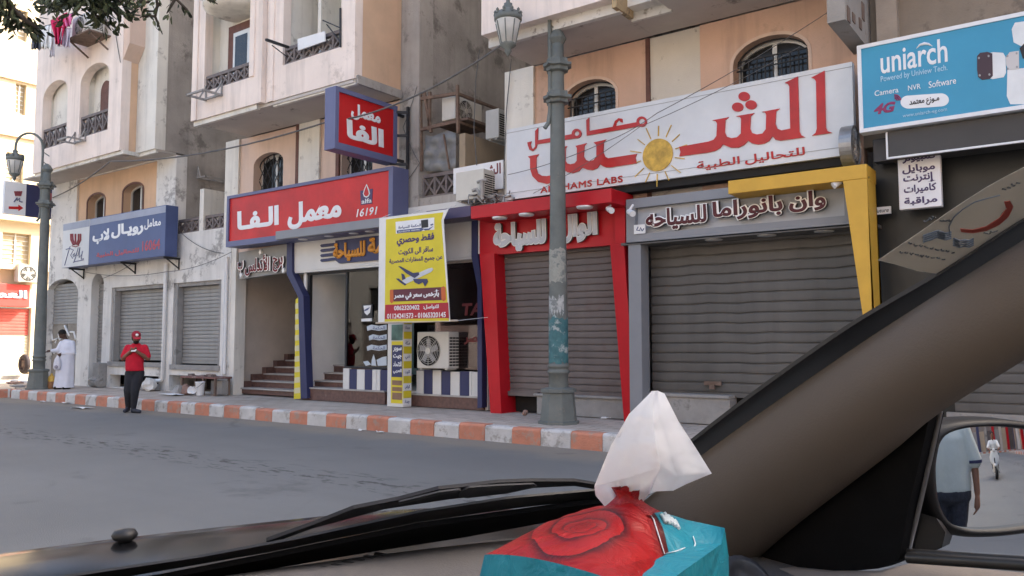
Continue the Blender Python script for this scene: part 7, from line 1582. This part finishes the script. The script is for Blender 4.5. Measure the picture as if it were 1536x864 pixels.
# ------------------------------------------------------------------ half-clear printed overlay on the windscreen
Gs = GL.off(.006); stm = bpy.data.materials.new('clear_overlay'); stm.use_nodes = True; n = stm.node_tree.nodes; bs = n['Principled BSDF']; bs.inputs['Base Color'].default_value = (.62, .58, .50, 1); bs.inputs['Roughness'].default_value = .5; bs.inputs['Alpha'].default_value = .4
t = thing('overlay', 'half clear windscreen overlay with a red arc and grey wings beside the pillar', 'overlay', Gs.at(1430, 330))
b = MB(); px_on(Gs, [zm(*p_) for p_ in ((232, 605), (400, 492), (560, 380), (700, 290), (800, 235), (900, 185), (960, 300), (900, 430), (700, 560), (580, 630), (520, 668), (400, 650), (300, 620))], 0, .0006, b); b.obj('film', stm, t)
b = MB(); px_on(Gs, [zm(*p_) for p_ in ((585, 465), (640, 470), (700, 455), (755, 420), (785, 380), (775, 350), (800, 345), (815, 370), (795, 415), (755, 450), (700, 475), (640, 486), (590, 480))], .001, .0016, b); b.obj('red_arc', flatm('faded_red_print', (.30, .05, .035)), t)
b = MB()
for k in range(4):
    b.tube([Gs.off(.001).at(*zm(x, y+k*9)) for x, y in ((428, 500), (460, 490), (490, 478), (500, 482), (525, 490), (548, 484))], .0016, 4); b.tube([Gs.off(.001).at(*zm(x, y+k*9)) for x, y in ((560, 512), (585, 522), (605, 518), (625, 522), (646, 512))], .0016, 4)
b.tube([Gs.off(.001).at(*zm(x, y)) for x, y in ((545, 500), (540, 460), (560, 420), (600, 385), (650, 355), (700, 340), (760, 325))], .0008, 4); b.obj('wings', flatm('overlay_slate', (.10, .13, .17)), t)
b = MB(); Qs = Plane(Gs.p(*Gs.uv(*zm(440, 560))), Gs.at(*zm(570, 590))-Gs.at(*zm(360, 530)), Gs.v); Qs = Plane(Qs.O, Qs.u, Qs.n.cross(Qs.u)) if True else Qs
random.seed(4)
for (x0, y0, x1, y1) in ((365, 535, 572, 578), (325, 570, 530, 608), (770, 300, 850, 260), (430, 440, 480, 415), (500, 440, 550, 430), (690, 490, 750, 480)):
    n_ = 9 if x1-x0 > 150 else 4
    for k in range(n_):
        fx, fy = x0+(x1-x0)*k/n_, y0+(y1-y0)*k/n_; b.tube([Gs.off(.001).at(*zm(fx+random.uniform(0, 4), fy+random.uniform(-6, 2))), Gs.off(.001).at(*zm(fx+7, fy+random.uniform(-2, 6))), Gs.off(.001).at(*zm(fx+15, fy+random.uniform(-5, 5)))], .0011, 4)
b.obj('lettering', flatm('overlay_ink', (.06, .07, .08)), t)

# ------------------------------------------------------------------ tissue pack on the dashboard
ZT = 1.215; L0, F0, R0 = (CP(ZT).at(*q_) for q_ in ((727, 806), (965, 884), (1087, 792))); B0 = L0+R0-F0; ZB = 1.062
pk = thing('tissue_pack', 'crinkled red rose and turquoise tissue pack with one white tissue pulled up, on the dashboard', 'tissue pack', ((L0.x+R0.x)/2, (L0.y+R0.y)/2, ZB))
def film_mat(name, kind):
    m = mat(name, (.22, .008, .010) if kind != 'side' else (.014, .20, .27), .38, .12, 18, .0, 1, spec=.16); n = m.node_tree.nodes; L = m.node_tree.links; bs = n['Principled BSDF']
    bp = n.new('ShaderNodeBump'); bp.inputs['Strength'].default_value = .9; bp.inputs['Distance'].default_value = .006; tcn = n.new('ShaderNodeTexCoord')
    nz = n.new('ShaderNodeTexNoise'); nz.inputs['Scale'].default_value = 26; nz.inputs['Detail'].default_value = 4; nz.inputs['Distortion'].default_value = 1.2; L.new(tcn.outputs['Object'], nz.inputs[0]); L.new(nz.outputs[0], bp.inputs['Height']); L.new(bp.outputs[0], bs.inputs['Normal'])
    if kind != 'top': return m
    uv = n.new('ShaderNodeUVMap'); sp = n.new('ShaderNodeSeparateXYZ'); L.new(uv.outputs[0], sp.inputs[0])
    def mt(op, a, b_=None, c_=None):
        q = n.new('ShaderNodeMath'); q.operation = op
        for i, v in enumerate((a, b_, c_)):
            if v is None: continue
            if isinstance(v, (int, float)): q.inputs[i].default_value = v
            else: L.new(v, q.inputs[i])
        return q.outputs[0]
    wb_ = mt('MULTIPLY_ADD', nz.outputs[0], .05, -.025); x = mt('ADD', mt('SUBTRACT', sp.outputs[0], ROSE[0]), wb_); y = mt('ADD', mt('SUBTRACT', sp.outputs[1], ROSE[1]), mt('MULTIPLY', wb_, .8))
    r_ = mt('SQRT', mt('ADD', mt('MULTIPLY', x, x), mt('MULTIPLY', y, y))); an = mt('ARCTAN2', y, x)
    wv = mt('FRACT', mt('ADD', mt('ADD', mt('MULTIPLY', mt('LOGARITHM', r_, 2.718), 1.9), mt('MULTIPLY', an, .1592)), mt('MULTIPLY', mt('SINE', mt('MULTIPLY_ADD', an, 3, .6)), .14)))
    n2 = n.new('ShaderNodeTexNoise'); n2.inputs['Scale'].default_value = 3.2; n2.inputs['Detail'].default_value = 2; n2.inputs['Distortion'].default_value = .8; L.new(uv.outputs[0], n2.inputs[0])
    fall = n.new('ShaderNodeMapRange'); fall.interpolation_type = 'SMOOTHSTEP'; L.new(r_, fall.inputs[0]); fall.inputs[1].default_value = .26; fall.inputs[2].default_value = .5
    lobes = mt('MULTIPLY_ADD', wv, 1.05, 0); soft_ = mt('MULTIPLY_ADD', n2.outputs[0], 1.6, -.12)
    mixv = n.new('ShaderNodeMix'); L.new(fall.outputs[0], mixv.inputs[0]); L.new(lobes, mixv.inputs[2]); L.new(soft_, mixv.inputs[3])
    rp = n.new('ShaderNodeValToRGB'); e = rp.color_ramp.elements; e[0].position = .03; e[0].color = (.035, .002, .006, 1); e[1].position = .36; e[1].color = (.24, .005, .007, 1); q = e.new(.95); q.color = (.33, .010, .012, 1)
    L.new(mixv.outputs[0], rp.inputs[0])
    # the rose ends in a dark rim and the corner is turquoise
    edge = mt('ADD', mt('SUBTRACT', sp.outputs[0], sp.outputs[1]), mt('MULTIPLY', mt('POWER', mt('ABSOLUTE', mt('SUBTRACT', sp.outputs[1], .35)), 2), .5))
    def step(v, a, b_):
        q = n.new('ShaderNodeMapRange'); L.new(v, q.inputs[0]); q.inputs[1].default_value = a; q.inputs[2].default_value = b_; return q.outputs[0]
    mx = n.new('ShaderNodeMix'); mx.data_type = 'RGBA'; L.new(step(edge, .32, .44), mx.inputs[0]); L.new(rp.outputs[0], mx.inputs[6]); mx.inputs[7].default_value = (.05, .004, .006, 1)
    m2 = n.new('ShaderNodeMix'); m2.data_type = 'RGBA'; L.new(step(edge, .45, .454), m2.inputs[0]); L.new(mx.outputs[2], m2.inputs[6]); m2.inputs[7].default_value = (.016, .21, .285, 1); L.new(m2.outputs[2], bs.inputs['Base Color']); return m
def st(x, y):  # photo pixel -> (s, t) on the pack's top
    p = CP(ZT+.02).at(x, y)-L0; a_, c_ = F0-L0, R0-F0; a_ = Vector((a_.x, a_.y)); c_ = Vector((c_.x, c_.y)); p = Vector((p.x, p.y)); det = a_.x*c_.y-a_.y*c_.x
    return ((a_.x*p.y-a_.y*p.x)/det, 1-(p.x*c_.y-p.y*c_.x)/det)
NP = 36
def topz(s_, t_):
    e = min(1, 7*min(s_, 1-s_, t_, 1-t_)); r2 = ((s_-.66)**2+(t_-.48)**2)
    return .020*math.sin(math.pi*s_)**.6*math.sin(math.pi*t_)**.6+.012*math.exp(-r2*60)-.018*t_**3-.07*max(0, 1-t_/.45)**2*min(1, s_*2.2)*(1-s_**4)+.003*math.sin(s_*17+t_*9)*e*.6+.0025*noise.noise(Vector((s_*9, t_*9, 1)))*e
def top(s_, t_, w_=0):   # s along the front edge (L to F is the left face), t across
    p = L0+(F0-L0)*(1-t_)*1.0+(R0-F0)*s_; return Vector((p.x, p.y, ZT+topz(s_, t_)+w_))
ROSE = st(872, 781); print('ROSE', ROSE, [tuple(round(v, 3) for v in st(*p_)) for p_ in ((965, 747), (985, 765), (1015, 795), (1030, 825), (1035, 855), (726, 806), (1087, 792), (900, 757))])
vs, fs, uvs = [], [], []
for i in range(NP+1):
    for j in range(NP+1): vs.append(top(i/NP, j/NP)); uvs.append((i/NP, j/NP))
for i in range(NP):
    for j in range(NP): fs.append((i*(NP+1)+j, (i+1)*(NP+1)+j, (i+1)*(NP+1)+j+1, i*(NP+1)+j+1))
b = MB(); b.add(vs, fs, 0, True); o = b.obj('top_film', film_mat('rose_print_film', 'top'), pk); ul = o.data.uv_layers.new(name='UVMap')
for lp in o.data.loops: ul.data[lp.index].uv = uvs[lp.vertex_index]
b = MB(); cyc = [top(0, 1-k/18) for k in range(18)]+[top(k/18, 0) for k in range(18)]+[top(1, k/18) for k in range(18)]+[top(1-k/18, 1) for k in range(18)]
cen = (L0+R0)/2; rings = []
for k, z in enumerate((0, .015, .05, .10, .135, .153)):   # down to the dashboard
    ring = []
    for i, p in enumerate(cyc):
        d_ = Vector((p.x-cen.x, p.y-cen.y, 0)).normalized(); bul = .008*math.sin(math.pi*k/5)*(1+.9*noise.noise(Vector((i*.8, k*1.3, 2)))) if k else 0; zz_ = p.z-(p.z-ZB)*(k/5); ring.append(Vector((p.x, p.y, zz_))+d_*bul)
    rings.append(ring)
b.loft(rings, 0, True, True)
red_ = [n_ for n_, f in enumerate(b.f) if len(f) == 4 and all(18 <= i % 72 <= 31 for i in f)]; q = MB(); q.add(b.v, [b.f[n_] for n_ in red_], 0, True); q.obj('front_film', film_mat('plain_red_film', 'front'), pk)
keep = [n_ for n_ in range(len(b.f)) if n_ not in set(red_)]; b.f = [b.f[n_] for n_ in keep]; b.m = [b.m[n_] for n_ in keep]; b.sm = [b.sm[n_] for n_ in keep]; b.obj('side_film', film_mat('turquoise_film', 'side'), pk)
# white outlined badge on the turquoise corner
b = MB(); wl = lambda pts, w_=.0022, r_=.0008: b.tube([top(s_, t_, w_) for s_, t_ in pts], r_, 5)
zq2 = zoomf(940, 730, 6.45)
wl([st(*zq2(*p_)) for p_ in ((180, 170), (260, 260), (362, 360), (490, 315), (560, 295))]); wl([st(*zq2(*p_)) for p_ in ((590, 300), (640, 285), (660, 260), (640, 240))]); wl([st(*zq2(*p_)) for p_ in ((340, 180), (380, 235), (410, 225), (370, 180))], .002, .0025)
for k in range(4): wl([st(*zq2(*p_)) for p_ in ((370+k*32, 160+k*9), (420+k*28, 215+k*6))], .002, .0022)
b.obj('badge_outline', flatm('film_white', (.6, .66, .68)), pk)
b = MB(); s0, t0 = st(943, 762); nk = top(s0, t0); print('NECK', s0, t0, st(727, 806), st(1087, 792)); rings = []
for k, (z, r_) in enumerate(((-.010, .030), (-.002, .018), (.004, .013), (.009, .014), (.014, .017))):
    rings.append([nk+Vector((r_*math.cos(2*math.pi*i/20)*(1+.25*math.sin(i*2.1+k)), r_*math.sin(2*math.pi*i/20)*(1+.25*math.sin(i*1.7+k)), z)) for i in range(20)])
b.loft(rings, 0, False, True); b.obj('film_collar', film_mat('red_film', 'collar') if False else mat('red_film_plain', (.30, .008, .012), .35, .2, 30, .6, 60), pk)
# the tissue: three folded panels rising from the collar
tis = bpy.data.materials.new('white_tissue'); tis.use_nodes = True; n = tis.node_tree.nodes; L = tis.node_tree.links; bs = n['Principled BSDF']; bs.inputs['Base Color'].default_value = (.80, .81, .83, 1); bs.inputs['Roughness'].default_value = .95
tr = n.new('ShaderNodeBsdfTranslucent'); tr.inputs[0].default_value = (.8, .81, .83, 1); mx = n.new('ShaderNodeMixShader'); mx.inputs[0].default_value = .6; L.new(bs.outputs[0], mx.inputs[1]); L.new(tr.outputs[0], mx.inputs[2]); L.new(mx.outputs[0], n['Material Output'].inputs[0])
D0 = (nk-EYE).dot(vd)
def dp(x, y, dd): d_ = ray(x, y); return EYE+d_*((D0+dd)/d_.dot(vd))
def panel(rows, seed, amp=.0055):
    """rows of (x, y, depth) control points, refined and slightly crumpled"""
    n_ = 10; g = []
    for r_ in rows:
        o_ = []
        for i in range(len(r_)-1):
            for k in range(n_): f = k/n_; f2 = f*f*(3-2*f)*.5+f*.5; o_.append(tuple(r_[i][j]+(r_[i+1][j]-r_[i][j])*(f2 if j == 2 else f) for j in range(3)))
        o_.append(r_[-1]); g.append(o_)
    gg = []
    for i in range(len(g)-1):
        for k in range(n_): f = k/n_; gg.append([tuple(a_[j]+(c_[j]-a_[j])*f for j in range(3)) for a_, c_ in zip(g[i], g[i+1])])
    gg.append(g[-1])
    return [[dp(x, y, d_+amp*noise.noise(Vector((x*.03+seed, y*.03, seed)))+amp*.5*noise.noise(Vector((x*.1, y*.1+seed, 1)))) for x, y, d_ in r_] for r_ in gg]
Z_ = lambda x, y, d_: zo(x, y)+(d_,)
b = MB()
b.loft(panel([[Z_(842, 55, 0), Z_(848, 47, -.004), Z_(856, 52, -.012)], [Z_(745, 150, .015), Z_(800, 150, -.004), Z_(852, 190, -.035)], [Z_(665, 290, .025), Z_(770, 270, -.008), Z_(865, 300, -.045)], [Z_(592, 468, .035), Z_(740, 430, .0), Z_(882, 385, -.04)]], 1), 0, False, True, False)
b.loft(panel([[Z_(842, 50, -.002), Z_(872, 47, -.006), Z_(902, 60, .01)], [Z_(852, 190, -.035), Z_(880, 160, -.022), Z_(962, 180, .02)], [Z_(865, 300, -.045), Z_(930, 320, -.02), Z_(1040, 300, .03)], [Z_(882, 385, -.04), Z_(960, 420, -.012), Z_(1110, 412, .04)], [Z_(842, 492, -.01), Z_(940, 488, -.004), Z_(1000, 458, .02)]], 5), 0, False, True, False)
b.loft(panel([[Z_(592, 468, .035), Z_(660, 452, .022), Z_(740, 430, .01), Z_(812, 405, -.01), Z_(882, 385, -.035)], [Z_(598, 510, .03), Z_(662, 490, .01), Z_(735, 480, .02), Z_(800, 455, -.005), Z_(858, 440, -.02)], [Z_(640, 560, .012), Z_(690, 552, -.008), Z_(735, 548, .01), Z_(790, 530, -.01), Z_(835, 500, .0)], [Z_(700, 575, .0), Z_(730, 575, -.008), Z_(750, 575, .002), Z_(770, 570, -.006), Z_(790, 560, .0)]], 9, .004), 0, False, True, False)
b.loft(panel([[Z_(845, 50, .004), Z_(900, 62, .012)], [Z_(745, 150, .018), Z_(962, 180, .022)], [Z_(600, 480, .036), Z_(1105, 415, .042)], [Z_(700, 560, .01), Z_(840, 500, .01)]], 3), 0, False, True, False)
b.obj('tissue', tis, pk)

# ------------------------------------------------------------------ what the wing mirror shows
def behind(label, x, y, z=0):
    return mrefl(x, y, z)
gm = mrefl(1428, 812); rr_ = (EYE-gm); rr_.z = 0
# man walking beside the car, seen from the front in the mirror: axes of his picture are mirrored
mc_, md_, _ = mhit(1424, 700); tq = 2.4; pm = mc_+md_*tq; pos = Vector((pm.x, pm.y, 0)); dirm = Vector((md_.x, md_.y, 0)).normalized()
fg = Fig(pos, None, Vector((-dirm.y, dirm.x, 0)), -dirm)
t = thing('person', 'man in a pale blue polo and dark jeans, seen only in the wing mirror', 'person', pos)
sgn = 1
b = MB(); P_ = head(fg, b, (0, .02, 1.60), 0); fg.cap(b, (0, 0, 1.4), (0, .02, 1.53), .06, .055)
for s_ in (-1, 1): fg.cap(b, (.2*s_, 0, 1.38), (.27*s_, .0, 1.1), .055, .045); fg.cap(b, (.27*s_, 0, 1.1), (.285*s_, .06, .86), .045, .032); hand(fg, b, (.285*s_, .075, .79), (0, .15, -1), (s_, 0, 0), 1, .6); fg.cap(b, (.1*s_, 0, .85), (.11*s_, .03, .1), .08, .045)
fg.ell(b, (0, 0, 1.15), (.17, .11, .24)); soft(b.obj('body', skin_d, t), .01, 2)
b = MB(); fg.rings(b, [(0, 0, .86, .225, .14), (0, 0, .9, .23, .145), (0, 0, 1.15, .225, .145), (0, 0, 1.32, .225, .135), (0, 0, 1.41, .17, .1), (0, 0, 1.46, .07, .07)], 24, .02)
for s_ in (-1, 1): fg.cap(b, (.19*s_, 0, 1.37), (.27*s_, 0, 1.13), .09, .085)
soft(b.obj('polo_shirt', mat('pale_blue_cotton', (.50, .56, .56), .9, .06, 8, .3, 14), t), .014, 2)
b = MB(); fg.rings(b, [(0, 0, .80, .228, .145), (0, 0, .87, .23, .147), (0, 0, .885, .226, .144)], 24); fg.ell(b, (0, 0, .82), (.21, .14, .1))
for s_ in (-1, 1): fg.cap(b, (.1*s_, 0, .8), (.11*s_, .03, .45), .11, .085); fg.cap(b, (.11*s_, .03, .45), (.12*s_, .0, .1), .085, .06); 
soft(b.obj('trousers', mat('navy_denim', (.03, .034, .05), .9, .3, 30, .3, 60), t), .014, 2)
for s_ in (-1, 1): b = MB(); fg.cap(b, (.12*s_, -.05, .05), (.13*s_, .13, .04), .05, .042); b.obj('shoe', hair_m, t); b = MB(); fg.rings(b, [(.272*s_, 0, 1.105, .088, .088), (.27*s_, 0, 1.13, .09, .09)], 14); b.obj('sleeve_cuff', F_navy, t)
b = MB(); fg.cap(b, P_(-.02, 0, .05), P_(-.01, 0, .06), .092, .09); soft(b.obj('hair', hair_m, t), .01, 2); eyes(fg, P_, t)
# rider on a white scooter further back
gs = mrefl(1493, 711); sc_, sd2, _ = mhit(1493, 711); dirs = Vector((gs.x-Mp.x, gs.y-Mp.y, 0)).normalized()
gs = Mp+dirs*12.5; gs.z = 0
gs.z = 0; fg = Fig(gs, None, Vector((-dirs.y, dirs.x, 0)), -dirs)
t = thing('scooter', 'white motor scooter ridden along the street, seen in the wing mirror', 'scooter', gs); wpnt = mat('scooter_white_paint', (.68, .69, .68), .3, .05, 3, coat=.4)
b = MB(); fg.ell(b, (0, .55, .72), (.25, .07, .30)); fg.cap(b, (0, .5, .55), (0, .35, .3), .15, .13); fg.cap(b, (0, .3, .28), (0, -.3, .28), .14, .15); fg.ell(b, (0, -.45, .55), (.17, .36, .2)); fg.cap(b, (0, .5, .95), (0, .55, 1.02), .09, .07); soft(b.obj('body', wpnt, t), .02, 3)
for y in (.75, -.6):
    b = MB(); b.lathe([(.12, -.05), (.22, -.05), (.24, 0), (.22, .05), (.12, .05)], fg.w((0, y, .24)), 20, 0, fg.r); wh = b.obj('wheel', rub, t); b = MB(); b.lathe([(0, -.03), (.13, -.04), (.13, .04), (0, .03)], fg.w((0, y, .24)), 14, 0, fg.r); b.obj('rim', M['alu'], wh)
b = MB(); fg.ell(b, (0, .7, .47), (.09, .2, .08)); b.obj('mudguard', wpnt, t)
b = MB(); fg.cap(b, (-.32, .45, 1.03), (.32, .45, 1.03), .018, .018); fg.cap(b, (0, .5, 1.0), (0, .75, .3), .03, .03); b.obj('handlebar', M['iron'], t); b = MB(); fg.ell(b, (0, .63, 1.0), (.07, .04, .06)); b.obj('headlight', flatm('headlight_lens', (.5, .5, .48), .2), t)
b = MB(); fg.ell(b, (0, -.4, .78), (.15, .35, .06)); b.obj('saddle', hair_m, t)
t = thing('person', 'scooter rider in a white shirt, seen in the wing mirror', 'person', fg.w((0, -.2, .8)))
b = MB(); P_ = head(fg, b, (0, .0, 1.55), 0); fg.cap(b, (0, -.1, 1.3), (0, -.02, 1.48), .06, .055)
for s_ in (-1, 1): fg.cap(b, (.19*s_, -.1, 1.3), (.3*s_, .1, 1.08), .05, .045); fg.cap(b, (.3*s_, .1, 1.08), (.26*s_, .42, 1.04), .045, .03); hand(fg, b, (.26*s_, .45, 1.05), (-.5*s_, .6, -.3), (0, .3, 1), 1, 1); fg.cap(b, (.1*s_, -.25, .84), (.16*s_, .2, .8), .08, .07); fg.cap(b, (.16*s_, .2, .8), (.12*s_, .2, .42), .06, .045)
fg.ell(b, (0, -.15, 1.1), (.16, .11, .24)); soft(b.obj('body', skin_d, t), .012, 2)
b = MB(); fg.rings(b, [(0, -.22, .82, .18, .15), (0, -.2, 1.0, .2, .15), (0, -.12, 1.25, .22, .14), (0, -.1, 1.36, .14, .09), (0, -.09, 1.4, .07, .07)])
for s_ in (-1, 1): fg.cap(b, (.18*s_, -.1, 1.3), (.28*s_, .06, 1.12), .08, .075)
soft(b.obj('shirt', M['white'], t), .016, 2)
b = MB()
for s_ in (-1, 1): fg.cap(b, (.09*s_, -.25, .86), (.16*s_, .2, .82), .105, .085); fg.cap(b, (.16*s_, .2, .82), (.12*s_, .18, .42), .085, .06)
soft(b.obj('trousers', mat('charcoal_cotton', (.02, .021, .027)), t), .016, 2)
for s_ in (-1, 1): b = MB(); fg.cap(b, (.12*s_, .15, .36), (.13*s_, .32, .36), .05, .04); b.obj('shoe', hair_m, t)
b = MB(); fg.cap(b, P_(-.02, 0, .05), P_(-.01, 0, .06), .092, .09); soft(b.obj('hair', hair_m, t), .012, 2); eyes(fg, P_, t)
print('MIRROR', Mp, 'man', pos, 'scooter', gs)
